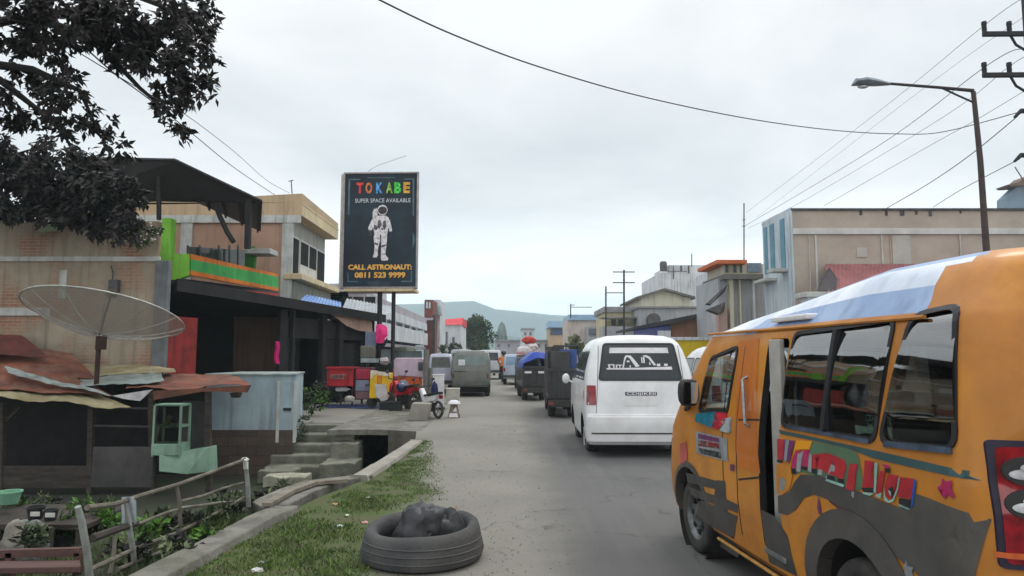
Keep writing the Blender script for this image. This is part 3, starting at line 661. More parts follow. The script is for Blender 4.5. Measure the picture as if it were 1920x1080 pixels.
# head lamp and front bumper corner
for sg in (-1, 1):
    hl = MB(); OB.decal(hl, [(sg*.50, .66), (sg*.80, .64), (sg*.80, .84), (sg*.52, .86)], 'F', .008, 0, .05); hl.build('headlight', lamp_clear, bus, local=True, smooth=True)
hb = MB(); OB.decal(hb, [op(1276, 832), op(1288, 828), op(1290, 862), op(1276, 872)], 'L', .006, 0, .05); hb.build('indicator', M('indicator_red', S(190, 50, 40), S(160, 40, 36), 9, .2, coat=.5), bus, local=True)
# rear lamp cluster (both corners), bumper, rear glass
for sg in (-1, 1):
    tl = MB(); OB.decal(tl, round_poly([(sg*.755, .77), (sg*.50, .765), (sg*.49, 1.235), (sg*.755, 1.235)], .02), 'B', .010, 0, .04, thick=.012)
    hs = tl.build('tail_light', M('tail_lamp_surround', S(34, 30, 48), S(44, 40, 60), 9, .35), bus, local=True, smooth=True)
    ln = MB(); OB.decal(ln, round_poly([(sg*.74, .79), (sg*.51, .785), (sg*.50, 1.22), (sg*.74, 1.21)], .02), 'B', .016, 0, .04); ln.build('lens', tail_red, hs, local=True, smooth=True)
    for zc, w in ((1.125, .07), (1.005, .072)):
        bz = MB(); ring_ = [(sg*.66+w*cos(2*pi*k/20), zc+.052*sin(2*pi*k/20)) for k in range(20)]; OB.decal(bz, ring_, 'B', .024, 1, .03, thick=.01)
        OB.decal(bz, [(sg*.66+w*.8*cos(2*pi*k/16), zc-.012+.02*sin(2*pi*k/16)) for k in range(16)], 'B', .028, 0, .03); OB.decal(bz, [(sg*.66+w*.3*cos(2*pi*k/10), zc+.012+.014*sin(2*pi*k/10)) for k in range(10)], 'B', .029, 0, .03)
        bz.build('bulb', [lamp_clear, black_plastic], hs, local=True, smooth=True)
    rf = MB(); OB.decal(rf, [(sg*.77, .81), (sg*.60, .808), (sg*.60, .832), (sg*.77, .83)], 'B', .022, 0, .04); rf.build('reflector', M('reflector_amber', S(216, 110, 50), S(180, 80, 40), 12, .2, coat=.5), hs, local=True)
bu = MB()
bu.grid(lambda u, v: OB.end(-.80+1.6*u, .40+.30*v, True, .05*sin(pi*v)**.4), 24, 6); bu.build('rear_bumper', grey_vinyl, bus, local=True, smooth=True)
rg = MB(); OB.decal(rg, round_poly([(-.52, 1.22), (.52, 1.22), (.48, 1.66), (-.48, 1.66)], .06), 'B', .006, 0, .1, thick=.008); rg.build('rear_window', M('dark_window', S(24, 26, 28), S(20, 22, 24), 5, .05), bus, local=True, smooth=True)
# ------------------------------------------------------------------ the white van ahead and the rest of the queue
def van(name, label, loc, rz, lv, paint_, wheels, tr, zs=None, shear=None, group=None, cavity=None, cuts=(), wr=.30):
    root = thing(name, label, 'van' if 'van' in name else name.split('_')[-1], loc, rz, group)
    B = Body(lv, shear); mb = MB(); B.solid(mb, zs or [l[0] for l in lv])
    cs = list(cuts)
    for yw in wheels:
        for sg in (-1, 1): cs.append(MB().lathe([(.001, -.22), (wr+.07, -.22), (wr+.07, .22), (.001, .22)], (sg*tr*1.12, yw, wr), 'x', 28, m=1))
    carved('body', carve(mb, cs, 'body'), [paint_, dark_inside, dark_inside], root)
    for yw in wheels:
        for sg in (-1, 1): wheel(root, sg*tr, yw, wr, .18, sg)
    return root, B
def on(B, root, name, poly, face, mat, off=.005, r=0, parent=None, edge=.09, thick=None, smooth=True):
    mb = MB(); B.decal(mb, round_poly(poly, r) if r else poly, face, off, 0, edge, thick); return mb.build(name, mat, parent or root, local=True, smooth=smooth)
dark_glass = M('dark_window_glass', S(38, 46, 52), S(30, 36, 40), 1.5, .06, spec=.6)
WLV = [(.19, .80, .02, 3.40, .12, .25), (.25, .835, -.06, 3.5, .14, .3), (.50, .845, -.10, 3.55, .15, .35), (.62, .85, -.09, 3.56, .15, .35), (.66, .852, -.03, 3.55, .15, .35), (.95, .862, .0, 3.4, .15, .4), (1.12, .855, .03, 3.1, .15, .35), (1.30, .825, .075, 2.75, .16, .3),
       (1.50, .775, .125, 2.4, .17, .25), (1.66, .725, .165, 2.15, .18, .25), (1.76, .675, .20, 2.0, .2, .25), (1.83, .60, .25, 1.9, .2, .25), (1.875, .48, .32, 1.8, .2, .2), (1.895, .25, .5, 1.6, .15, .15)]
wl = G(1199, 858); wl = V((2.00, 10.85, 0))
wv_, WB = van('white_van', 'white passenger van with a wide dark rear window, stopped ahead of the orange minibus', wl, radians(-.6), WLV, white_paint, (.78, 2.85), .70, wr=.28, zs=[.19, .25, .33, .42, .5, .56, .62, .66, .8, .95, 1.04, 1.12, 1.2, 1.30, 1.4, 1.50, 1.58, 1.66, 1.71, 1.76, 1.80, 1.83, 1.86, 1.875, 1.895])
rw = [(-.635, 1.19), (.635, 1.19), (.545, 1.74), (-.545, 1.74)]
rwin = on(WB, wv_, 'rear_window', rw, 'B', dark_glass, .004, .05)
fr = MB(); WB.band(fr, round_poly(offset_poly(rw, -.02), .06), .028, 'B', .010); fr.build('seal', gasket, rwin, local=True)
on(WB, wv_, 'sun_strip', [(-.47, 1.60), (.47, 1.60), (.455, 1.685), (-.455, 1.685)], 'B', M('sticker_white', S(226, 224, 226), S(206, 204, 208), 5, .5), .009, parent=rwin)
# lettering sticker on the glass: low word, two tall arches, a base line, two dots
lt = MB(); WHT = M('sticker_white', None) if False else MATS['sticker_white']
pw = lambda X, Y: (-.635+1.27*(X-45)/(1095-45), 1.74-.55*(Y-62)/(545-62))
for pts in ([(140, 392), (560, 385), (985, 370), (990, 412), (140, 410)], [(345, 385), (380, 240), (400, 215), (460, 218), (500, 265), (570, 365), (520, 378), (440, 250), (410, 235), (385, 290), (365, 388)], [(595, 240), (612, 238), (612, 322), (597, 322)], [(620, 236), (640, 232), (640, 322), (622, 322)], [(610, 222), (660, 212), (710, 235), (785, 350), (755, 355), (690, 260), (640, 232)],
            [(700, 300), (716, 330), (712, 350), (696, 340)], [(795, 332), (838, 330), (838, 365), (795, 366)], [(890, 330), (936, 332), (932, 362), (886, 360)], [(405, 290), (440, 285), (445, 310), (410, 312)], [(160, 338), (185, 338), (190, 392), (168, 392)], [(185, 338), (245, 338), (245, 352), (188, 352)], [(228, 352), (245, 352), (245, 390), (228, 390)], [(262, 344), (280, 344), (278, 390), (262, 390)], [(280, 344), (345, 344), (340, 356), (280, 356)], [(308, 356), (322, 356), (320, 390), (308, 390)], [(440, 356), (456, 354), (458, 380), (440, 382)]):
    WB.decal(lt, [pw(*p) for p in pts], 'B', .0095, 0, .08)
lt.build('window_lettering', WHT, rwin, local=True)
lt = MB(); text_mb(lt, 'IU', .05, Matrix.Translation((.22, .075, 1.275)) @ Matrix.Rotation(radians(76), 4, 'X'), 0, .001); lt.build('window_mark', M('sticker_grey', S(120, 126, 128), S(100, 104, 106), 6, .6), rwin, local=True)
# side windows (left and right)
for fc in 'LR':
    for nm, pl in (('side_window', [(.42, 1.18), (1.30, 1.18), (1.30, 1.62), (.50, 1.62)]), ('side_window', [(1.40, 1.18), (2.1, 1.18), (2.05, 1.62), (1.40, 1.62)]), ('door_window', [(2.2, 1.16), (2.85, 1.16), (2.3, 1.60), (2.2, 1.60)])):
        w_ = on(WB, wv_, nm, pl, fc, dark_glass, .004, .05)
        fr = MB(); WB.band(fr, round_poly(offset_poly(pl, -.015), .06), .022, fc, .008); fr.build('seal', gasket, w_, local=True)
    s_ = -1 if fc == 'L' else 1
    on(WB, wv_, 'badge', [(.22, .86), (.40, .86), (.40, 1.0), (.22, 1.0)], fc, M('badge_red', S(160, 30, 40), S(196, 190, 190), 18, .4), .005)
    for y in (1.35, 2.15): on(WB, wv_, 'door_seam', [(y, .42), (y+.008, .42), (y+.008, 1.15), (y, 1.15)], fc, gasket, .003, edge=.2)
    tl = on(WB, wv_, 'tail_light', [(s_*.70, .80), (s_*.845, .80), (s_*.835, 1.10), (s_*.70, 1.10)], 'B', tail_red, .010, .02, thick=.012)
    mr_ = MB(); c = V((s_*.98, 2.75, 1.12)); mr_.add(*(lambda q: ([V((c.x+v.x*.075, c.y+v.y*.045, c.z+v.z*.10)) for v in q.v], q.f))(MB().ico((0, 0, 0), 1, sub=2))); mr_.tube([c, WB.side(2.75, 1.05, s_, 0)], .02, 6); mr_.build('mirror', white_paint, wv_, local=True, smooth=True)
em = on(WB, wv_, 'emblem_band', [(-.245, .945), (.245, .945), (.245, 1.0), (-.245, 1.0)], 'B', M('emblem_navy', S(44, 50, 70), S(60, 66, 84), 12, .4), .006)
eb = MB(); text_mb(eb, 'CDIJIKEII', .055, Matrix.Translation((0, -.0155, .972)) @ Matrix.Rotation(radians(85), 4, 'X'), 0, .003, .0012, wfit=.45); eb.build('emblem_lettering', MATS['sticker_white'], em, local=True)
on(WB, wv_, 'plate_recess', [(-.26, .79), (.26, .79), (.26, .92), (-.26, .92)], 'B', M('plate_white', S(222, 222, 222), S(206, 206, 206), 4, .5), .007, .01, thick=.008)
bs = MB(); WB.decal(bs, [(-.80, .645), (.80, .645), (.80, .668), (-.80, .668)], 'B', .012, 0, .08, thick=.02); bs.build('bumper_step', white_paint, wv_, local=True, smooth=True)
bs = MB(); WB.decal(bs, [(-.78, .36), (.78, .36), (.78, .385), (-.78, .385)], 'B', .004, 0, .08); bs.build('bumper_groove', grey_vinyl, wv_, local=True)
for x in (-.70, .70): on(WB, wv_, 'tailgate_seam', [(x-.004, .68), (x+.004, .68), (x*.9+.004, 1.72), (x*.9-.004, 1.72)], 'B', gasket, .003)
un = MB(); un.bx(-.6, .6, .3, 3.2, .2, .34); un.tube([(.35, .1, .25), (.35, 1.0, .25)], .03, 8); un.build('chassis', MATS['underbody'], wv_, local=True)
mf = MB(); mf.bx(-.80, -.62, 1.06, 1.075, .06, .36); mf.build('mud_flap', white_paint, wv_, local=True); mf = MB(); mf.bx(.62, .80, 1.06, 1.075, .06, .36); mf.build('mud_flap', black_plastic, wv_, local=True)

# second white van, beyond to the right
w2 = thing('white_van', 'white van half hidden between the larger white van ahead and the orange minibus', 'van', (4.45, 12.6, 0), radians(2))
def copy_van(src, root):
    for ch in list(src.children):
        c = ch.copy(); COL.objects.link(c); c.parent = root
        for g in ch.children:
            if g.name.split('.')[0] in ('window_lettering', 'window_mark', 'emblem_lettering'): continue
            d = g.copy(); COL.objects.link(d); d.parent = c
copy_van(wv_, w2)
w2.scale = (1, 1, .93)

# grey pickup-like minibus on the left side of the street
grey_paint = M('grey_paint', S(128, 132, 126), S(112, 116, 110), 2, .4, coat=.3, dust=S(120, 116, 104))
silver_paint = M('silver_paint', S(160, 166, 168), S(140, 146, 148), 2, .35, .3, dust=S(140, 136, 126))
dark_paint = M('dark_paint', S(48, 48, 50), S(38, 38, 40), 2, .4, coat=.2, dust=S(84, 80, 72))
BOXY = [(.38, .74, .02, 3.6, .06, .2), (.45, .80, -.02, 3.7, .07, .2), (1.1, .82, .0, 3.7, .07, .2), (1.35, .80, .02, 3.4, .08, .2), (1.70, .73, .08, 3.1, .1, .2), (1.78, .66, .14, 3.0, .12, .2), (1.80, .4, .3, 2.8, .12, .15)]
def simple_van(name, label, px, py, py_top, w_px, paint_, rz=0, glass_poly=None, cat=None, lv=BOXY, group=None):
    base = G(px, py); d = base.y; z = P(px, py_top, d).z; hw = w_px/2*d/FPX
    k = z/1.80; kx = hw/.82
    lv2 = [(a*k, b*kx, c, e_, r1, r2) for a, b, c, e_, r1, r2 in lv]
    root, B = van(name, label, base, radians(rz), lv2, paint_, (.7, 2.9), .70*kx, wr=.29, group=group)
    return root, B, k, kx
gv, GB, k, kx = simple_van('grey_van', 'plain grey boxy van seen from behind at the left kerb beside the crowded stalls', 882, 744, 657, 72, grey_paint, 1)
gw = on(GB, gv, 'rear_window', [(-.66*kx, 1.22*k), (.66*kx, 1.22*k), (.60*kx, 1.62*k), (-.60*kx, 1.62*k)], 'B', M('grey_green_glass', S(116, 134, 130), S(96, 112, 108), 3, .1, spec=.6), .005, .05)
on(GB, gv, 'window_notice', [(-.52*kx, 1.22*k), (-.24*kx, 1.22*k), (-.24*kx, 1.44*k), (-.52*kx, 1.44*k)], 'B', MATS['sticker_white'], .009, parent=gw)
on(GB, gv, 'tailgate_step', [(-.70*kx, .96*k), (-.2*kx, .96*k), (-.2*kx, 1.0*k), (-.70*kx, 1.0*k)], 'B', grey_vinyl, .012, thick=.015)
on(GB, gv, 'bumper', [(-.8*kx, .42*k), (.8*kx, .42*k), (.8*kx, .58*k), (-.8*kx, .58*k)], 'B', M('bumper_grey', S(104, 106, 102), S(88, 90, 86), 4, .6), .05, .03, thick=.05)
for s_ in (-1, 1): on(GB, gv, 'tail_light', [(s_*.68*kx, .72*k), (s_*.77*kx, .72*k), (s_*.77*kx, .9*k), (s_*.68*kx, .9*k)], 'B', M('faded_lamp', S(120, 60, 56), S(96, 60, 58), 10, .3), .008)
un = MB(); un.bx(-.55, .55, .2, 3.2, .16, .42); un.build('chassis', MATS['underbody'], gv, local=True)
def far_van(label, px, py, py_top, w_px, paint_, rz=0, name='parked_van', gl=dark_glass):
    r, B, k, kx = simple_van(name, label, px, py, py_top, w_px, paint_, rz)
    on(B, r, 'rear_window', [(-.64*kx, 1.16*k), (.64*kx, 1.16*k), (.58*kx, 1.64*k), (-.58*kx, 1.64*k)], 'B', gl, .006, .05)
    for s_ in (-1, 1):
        on(B, r, 'tail_light', [(s_*.66*kx, .78*k), (s_*.78*kx, .78*k), (s_*.78*kx, 1.0*k), (s_*.66*kx, 1.0*k)], 'B', tail_red, .008)
        on(B, r, 'side_window', [(.3, 1.2*k), (2.0, 1.2*k), (2.0, 1.6*k), (.34, 1.6*k)], 'L' if s_ < 0 else 'R', gl, .006, .05)
    on(B, r, 'bumper', [(-.8*kx, .44*k), (.8*kx, .44*k), (.8*kx, .58*k), (-.8*kx, .58*k)], 'B', grey_vinyl, .05, .03, thick=.05)
    return r, B, k, kx
far_van('silver grey van with a pale roof, parked nose out behind the plain grey boxy van', 864, 727, 655, 44, silver_paint, 2)
far_van('pale lavender rounded van parked at the left kerb behind the tricycle taxi', 826, 737, 663, 46, M('lavender_paint', S(196, 198, 214), S(176, 178, 196), 2, .35, coat=.3), 6, gl=M('olive_glass', S(70, 74, 66), S(54, 58, 50), 3, .1, spec=.6))
far_van('white van far up the street, right of the plain grey boxy van', 917, 712, 656, 46, M('offwhite_paint', S(206, 208, 212), S(186, 188, 194), 2, .35, coat=.3), 0)
sc_, SB, k, kx = far_van('silver blue car facing away in the queue beyond the blue tarpaulin truck', 966, 722, 664, 46, M('silver_blue_paint', S(170, 182, 196), S(150, 164, 180), 2, .3, .3, coat=.4), 0, 'silver_car', M('sky_glass', S(130, 158, 186), S(110, 138, 166), 2, .1, spec=.6))

far_van('dark boxy van between the silver blue car and the tarpaulin truck', 988, 733, 664, 34, dark_paint, 2)
# flat-bed trucks: dark body, load on top
def truck(label, px, py, py_top, w_px, rz, bed_h, blue=False):
    base = G(px, py); d = base.y; hw = w_px/2*d/FPX; zt = P(px, py_top, d).z
    r = thing('truck', label, 'truck', base, radians(rz))
    mb = MB(); mb.bx(-hw, hw, .0, 2.3, .48, bed_h); mb.build('cargo_bed', dark_paint, r, local=True, bevel=.02)
    ri = MB()
    for x in (-hw*.9, -hw*.3, hw*.3, hw*.9): ri.bx(x-.03, x+.03, -.03, .0, .5, bed_h-.02)
    ri.bx(-hw, hw, -.035, -.0, bed_h-.08, bed_h+.0); ri.build('tailboard', M('dark_rib', S(58, 58, 60), S(46, 46, 48), 6, .5), r, local=True, bevel=.008)
    cb_ = MB(); cb_.prism([(-hw*.95, 2.4, .45), (-hw*.95, 4.0, .45), (-hw*.95, 4.0, 1.05), (-hw*.95, 3.75, zt*.93), (-hw*.95, 2.4, zt*.93)], (hw*1.9, 0, 0)); cb_.build('cab', dark_paint, r, local=True, bevel=.06)
    cw = MB(); cw.bx(-hw*.7, hw*.7, 2.38, 2.395, bed_h*.95, zt*.86); cw.build('rear_window', dark_glass, r, local=True)
    bf = MB(); bf.bx(-hw*.98, hw*.98, -.06, .06, .28, .47); bf.build('bumper', M('dark_bumper', S(40, 40, 42), S(56, 54, 50), 7, .7), r, local=True, bevel=.02)
    ch = MB(); ch.bx(-.4, .4, .1, 3.8, .34, .48); ch.build('chassis', MATS['underbody'], r, local=True)
    for yw in (.75, 3.2):
        for s_ in (-1, 1): wheel(r, s_*(hw-.12), yw, .33, .2, s_)
    for s_ in (-1, 1):
        tl = MB(); tl.bx(s_*hw*.8-.07, s_*hw*.8+.07, -.075, -.06, .34, .42); tl.build('tail_light', MATS['faded_lamp'], r, local=True)
    return r, hw, zt, base
tr1, hw1, zt1, b1 = truck('dark truck with a tall black body and blue crate, directly ahead of white van', 1056, 785, 655, 56, -1, 1.25)
bb = MB(); bb.bx(-hw1, -hw1+.08, .0, 2.2, 1.25, zt1-.02); bb.bx(-hw1, hw1*.4, 2.1, 2.2, 1.25, zt1+.1); bb.bx(-hw1, -hw1+.55, -.0, .05, 1.25, zt1-.05)
bb.build('side_rack', dark_paint, tr1, local=True, bevel=.01)
rk = MB()
for x in (-.15, .55): rk.tube([(x, 2.0, 1.2), (x, 2.0, zt1+.12)], .02, 6)
rk.tube([(-.15, 2.0, zt1+.12), (.55, 2.0, zt1+.12)], .025, 6); rk.build('roof_rail', dark_paint, tr1, local=True)
blue_plastic = M('blue_plastic', S(52, 84, 150), S(40, 68, 128), 5, .5, dust=S(90, 100, 130))
Xb = Matrix.Translation(b1) @ Matrix.Rotation(radians(-1), 4, 'Z')
cr_ = MB(); cr_.bx(-.05, .36, .1, .75, 1.255, 1.72, X=Xb)
for i in range(5): cr_.bx(-.04+i*.085, .0+i*.085, .085, .1, 1.30, 1.66, X=Xb)
tag(cr_.build('crate', blue_plastic, bevel=.02), 'blue plastic crate standing on the dark truck bed ahead of the white van', 'crate')
pp = MB()
for i in range(3): pp.bx(-.22+i*.055, -.185+i*.055, .2, .25, 1.255, 1.64-.05*i, X=Xb)
tag(pp.build('paper_rolls', MATS['sticker_white'], bevel=.005), 'white paper rolls upright beside the blue crate on the dark truck', 'paper')
tr2, hw2, zt2, b2 = truck('dark truck with a bright blue tarpaulin over its load, second dark truck up the queue', 1003, 752, 664, 46, 3, 1.2)
Xb = Matrix.Translation(b2) @ Matrix.Rotation(radians(4), 4, 'Z')
tp = MB()
def tarp(u, v):
    x = -hw2*1.05+2.1*hw2*u; y = -.05+2.2*v; z = 1.16+(zt2-1.1)*(.35+.65*min(1, u*2.2))*(1 if .08 < v < .95 else .6)+.04*mnoise.noise(V((x*4, y*3, 0))); z = 1.14 if u in (0.0, 1.0) else z
    return Xb @ V((x, y, z))
tp.grid(tarp, 14, 12); tag(tp.build('tarpaulin', M('blue_tarp', S(24, 66, 168), S(18, 52, 140), 4, .5, bump=.4, bsc=12), smooth=True), 'bright blue tarpaulin stretched over the load of the second dark truck', 'tarpaulin')
for s_ in (-1, 1):
    lb = MB(); lb.bx(s_*hw2*.55-.12, s_*hw2*.55+.12, -.045, -.036, .96, 1.03); lb.build('tail_panel', MATS['sticker_white'], tr2, local=True)
# overloaded far truck: red and white sacks
tr3, hw3, zt3, b3 = truck('far truck piled high with red and white sacks, at the end of the visible queue', 990, 712, 668, 34, 2, 1.2)
random.seed(5)
for k_, (dx, z, r, c, lab) in enumerate([(-.45, 1.42, .46, 'r', 'red sack at the lower left of the far truck load'), (.28, 1.45, .44, 'r', 'red sack at the lower right of the far truck load'), (-.15, 1.9, .46, 'w', 'white sack in the middle of the far truck load'), (.25, 2.15, .38, 'w', 'white sack near the top of the far truck load'), (.10, 2.62, .38, 'r', 'ragged red sack on the very top of the far truck load')]):
    sb = MB(); sb.ico(b3+V((dx, .5+.1*k_, z)), r, 0, 3, .16, (1.25, 1, .75)); tag(sb.build('sack', M('sack_red', S(190, 66, 50), S(160, 48, 40), 6, .9, bump=.5, bsc=14) if c == 'r' else M('sack_white', S(216, 208, 208), S(190, 182, 184), 6, .9, bump=.5, bsc=14), smooth=True), lab, 'sack')
# ------------------------------------------------------------------ buildings on the left
SC.cycles.volume_bounces = 2
def quadp(*a): return [P(*q) for q in a]
def box_px(mb, x0, y0, x1, y1, d, depth, m=0):
    """box whose front face spans the two pixel corners at distance d"""
    a, b = P(x0, y0, d), P(x1, y1, d); mb.bx(min(a.x, b.x), max(a.x, b.x), d, d+depth, min(a.z, b.z), max(a.z, b.z), m); return mb
def part_box(name, mat, root, x0, y0, x1, y1, d, depth, bevel=0.0, parent=None):
    return box_px(MB(), x0, y0, x1, y1, d, depth).build(name, mat, parent or root, bevel=bevel)
brickm = M('old_plaster_brick', S(168, 156, 138), S(150, 140, 122), 1.3, .95, bump=.7, bsc=18, streak=S(118, 112, 98), brick=dict(c1=S(164, 122, 98), c2=S(150, 106, 84), cm=S(162, 152, 136), cover=.47, psc=.75))
plaster_w = M('plaster_white', S(196, 198, 194), S(172, 174, 168), 2.0, .9, bump=.3, bsc=20, streak=S(140, 140, 130))
grey_paint_w = M('grey_post', S(112, 116, 120), S(94, 98, 100), 3, .8, streak=S(80, 80, 78))
base = P(150, 660, 15.5); base.z = YARD
oh = thing('brick_house', 'old brick and plaster house wall behind the satellite dish, plants growing on top', 'house', base)
a, b = P(-420, 415, 15.5), P(300, 415, 15.5); zt = b.z
w_ = MB(); w_.prism([(a.x, 15.5, YARD), (b.x, 15.5, YARD), (-10.6, 20.2, YARD), (a.x, 20.2, YARD)], (0, 0, zt-YARD)); w_.build('wall', brickm, oh)
part_box('plaster_band', plaster_w, oh, -420, 481, 299, 490, 15.44, .06, .01)
part_box('plaster_band', plaster_w, oh, -420, 577, 92, 592, 15.45, .05, .01)
part_box('corner_post', grey_paint_w, oh, 292, 488, 303, 760, 15.38, .16, .01)
part_box('plaster_patch', plaster_w, oh, 112, 506, 122, 560, 15.47, .03)
part_box('meter_box', M('meter_grey', S(84, 84, 88), S(70, 70, 74), 6, .6), oh, 203, 524, 219, 547, 15.36, .14, .01)
mb = MB(); mb.tube([P(211, 524, 15.42), P(212, 512, 15.42), P(208, 498, 15.44)], .012, 6); mb.build('cable', gasket, oh)
mb = MB(); mb.face([P(70, 418, 15.46), P(118, 414, 15.46), P(120, 432, 15.46), P(72, 436, 15.46)]); mb.build('paint_patch', M('mint_patch', S(140, 176, 140), S(158, 166, 140), 5, .9), oh)
# ---- the shack with rusty sheets
rust = M('rusty_tin', S(128, 70, 52), S(88, 56, 47), 1.5, .9, bump=.4, bsc=18, stretch=(1, 3, 1), dust=S(158, 140, 118))
rust_dark = M('rusty_tin_dark', S(104, 48, 40), S(76, 40, 34), 2.2, .85, bump=.4, bsc=18)
tin_pale = M('tin_pale', S(160, 174, 172), S(128, 140, 138), 2.2, .6, .25, bump=.3, bsc=18, dust=S(140, 120, 96))
tin_cream = M('tin_cream', S(164, 156, 124), S(136, 126, 94), 2.2, .75, bump=.3, bsc=18, dust=S(130, 104, 70))
board = M('weathered_board', S(72, 64, 57), S(50, 46, 42), 3, .9, bump=.5, bsc=22, stretch=(1, 1, 6))
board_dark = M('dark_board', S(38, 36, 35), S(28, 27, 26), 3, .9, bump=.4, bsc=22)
grey_panel = M('grey_panel', S(82, 80, 78), S(62, 60, 59), 1.6, .8, streak=S(66, 64, 62))
sh = thing('shack', 'low market shack with patched rusty tin roof and open dark front below the dish', 'shack', (P(150, 700, 13).x, 13, YARD))
def sheet(name, c, mat, waves, amp=.006, root=sh, sag=.09):
    mb = MB(); corrugated(mb, *[P(*q) for q in c], max(3, waves//2), amp, 0, 8, .008, sag); return mb.build(name, mat, root, smooth=True)
SHEETS = [([(-160, 738, 12.6), (246, 764, 12.5), (186, 738, 13.5), (-160, 706, 13.5)], tin_cream, 26), ([(-160, 716, 13.3), (212, 742, 12.9), (120, 694, 14.4), (-160, 676, 14.4)], rust, 24), ([(16, 700, 13.5), (206, 741, 12.75), (176, 728, 13.1), (8, 690, 13.8)], tin_pale, 14),
    ([(-160, 684, 14.2), (180, 708, 14.0), (135, 660, 15.3), (-160, 640, 15.3)], rust, 22), ([(-160, 660, 14.5), (92, 668, 14.4), (40, 630, 15.3), (-160, 618, 15.3)], rust_dark, 16), ([(150, 724, 13.2), (308, 712, 13.4), (300, 696, 14.6), (150, 700, 14.6)], tin_pale, 12),
    ([(236, 730, 12.8), (468, 722, 12.8), (430, 702, 14.8), (240, 706, 14.8)], rust, 16), ([(120, 704, 14.2), (330, 700, 14.2), (320, 688, 15.3), (120, 684, 15.3)], tin_cream, 12)]
for c, m_, w in SHEETS: sheet('roof_sheet', c, m_, w)
mb = MB(); mb.add(*(lambda q: (q.v, q.f))(MB().prism(quadp((210, 742, 12.7), (286, 730, 12.7), (262, 752, 12.7), (232, 748, 12.7)), (0, .02, 0)))); mb.build('tarp_scrap', M('white_scrap', S(200, 198, 200), S(170, 170, 172), 8, .8, bump=.4), sh)
for p in ((172, 752, 168, 930), (390, 728, 392, 935), (4, 755, 2, 935), (284, 736, 286, 935)):
    mb = MB(); a = P(p[0], p[1], 12.85); b = P(p[2], p[3], 12.85); b.z = YARD; mb.beam(b, a, .09, .09); mb.build('post', board, sh)
for n_, p, m_ in (('counter_panel', (174, 838, 284, 914, 12.8), grey_panel), ('front_board', (-160, 874, 166, 916, 12.82), board), ('side_board', (342, 752, 382, 850, 13.4), grey_panel)):
    q = MB(); box_px(q, *p, .05); q.build(n_, m_, sh, bevel=.008)
for y in (764, 798):
    mb = MB(); mb.beam(P(174, y, 12.85), P(284, y+2, 12.85), .05, .03); mb.build('shelf_rail', grey_panel, sh)
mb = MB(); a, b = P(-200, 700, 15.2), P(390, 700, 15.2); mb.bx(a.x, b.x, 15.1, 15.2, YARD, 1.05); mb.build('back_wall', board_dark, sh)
mb = MB(); mb.beam(P(0, 800, 12.9), P(40, 762, 12.9), .05); mb.build('brace', board, sh)
mb = MB(); mb.prism([P(286, 733, 12.72), P(470, 722, 12.72), P(462, 736, 12.72), P(380, 734, 12.72), P(288, 750, 12.72)], (0, .05, 0)); mb.build('fascia', M('brown_fascia', S(118, 74, 56), S(88, 58, 48), 3, .85), sh)
# satellite dish on its pole
dp = P(181, 715, 13.3)
sd = thing('satellite_dish', 'large grey mesh satellite dish pointing up on a brown pole above the rusty roof', 'satellite dish', dp)
c = P(186, 628, 13.3); R = P(326, 600, 13.3).x-c.x
mesh_m = glass('mesh_dish', (.55, .55, .55), .5, .5)
dm = bpy.data.materials.new('dish_mesh'); dm.use_nodes = True; t = dm.node_tree; bsd = t.nodes['Principled BSDF']; bsd.inputs['Base Color'].default_value = (*S(176, 174, 168), 1); bsd.inputs['Roughness'].default_value = .6; bsd.inputs['Metallic'].default_value = .3
uvn = N(t, 'ShaderNodeTexCoord'); sc1 = N(t, 'ShaderNodeVectorMath', operation='SCALE'); sc1.inputs[3].default_value = 42; t.links.new(uvn.outputs['Object'], sc1.inputs[0]); fr_ = N(t, 'ShaderNodeVectorMath', operation='FRACTION'); t.links.new(sc1.outputs[0], fr_.inputs[0]); sx = N(t, 'ShaderNodeSeparateXYZ'); t.links.new(fr_.outputs[0], sx.inputs[0])
al = mth(t, 'MAXIMUM', mth(t, 'LESS_THAN', sx.outputs[0], .3), mth(t, 'LESS_THAN', sx.outputs[1], .3)); t.links.new(mth(t, 'MAXIMUM', al, .30), bsd.inputs['Alpha'])
rot = Matrix.Translation(c) @ Matrix.Rotation(radians(-17), 4, 'X') @ Matrix.Rotation(radians(3), 4, 'Y')
bowl = lambda r, a: V((r*R*cos(a), r*R*sin(a), .30*R*r*r))
mb = MB(); mb.grid(lambda u, v: rot @ bowl(.04+.96*u, 2*pi*v), 10, 48); mb.build('dish', dm, sd, smooth=True)
mb = MB(); mb.tube([rot @ bowl(1, 2*pi*k/48) for k in range(49)], .016, 6); mb.build('rim', M('dish_frame', S(186, 186, 180), S(150, 150, 146), 6, .5, .3), sd, smooth=True)
for k in range(12):
    mb = MB(); mb.tube([rot @ (bowl(r, 2*pi*k/12)+V((0, 0, .015))) for r in (.04, .3, .6, .8, 1)], .013, 5); mb.build('rib', MATS['dish_frame'], sd, smooth=True)
mb = MB(); mb.tube([dp+V((0, 0, -.12)), V((dp.x, dp.y, c.z-.02))], .045, 10); mb.bx(dp.x-.03, dp.x+.12, dp.y-.06, dp.y+.06, c.z-.28, c.z-.03); mb.build('pole', M('rust_pole', S(70, 46, 38), S(52, 38, 34), 8, .8), sd)
ft = rot @ V((0, 0, .62*R))
mb = MB(); mb.tube([rot @ V((0, 0, .0)), ft], .02, 8); mb.lathe([(.001, 0), (.09, .0), (.1, .12), (.06, .2), (.001, .2)], ft-V((0, 0, .1)), 'z', 14); mb.build('feed', board, sd)
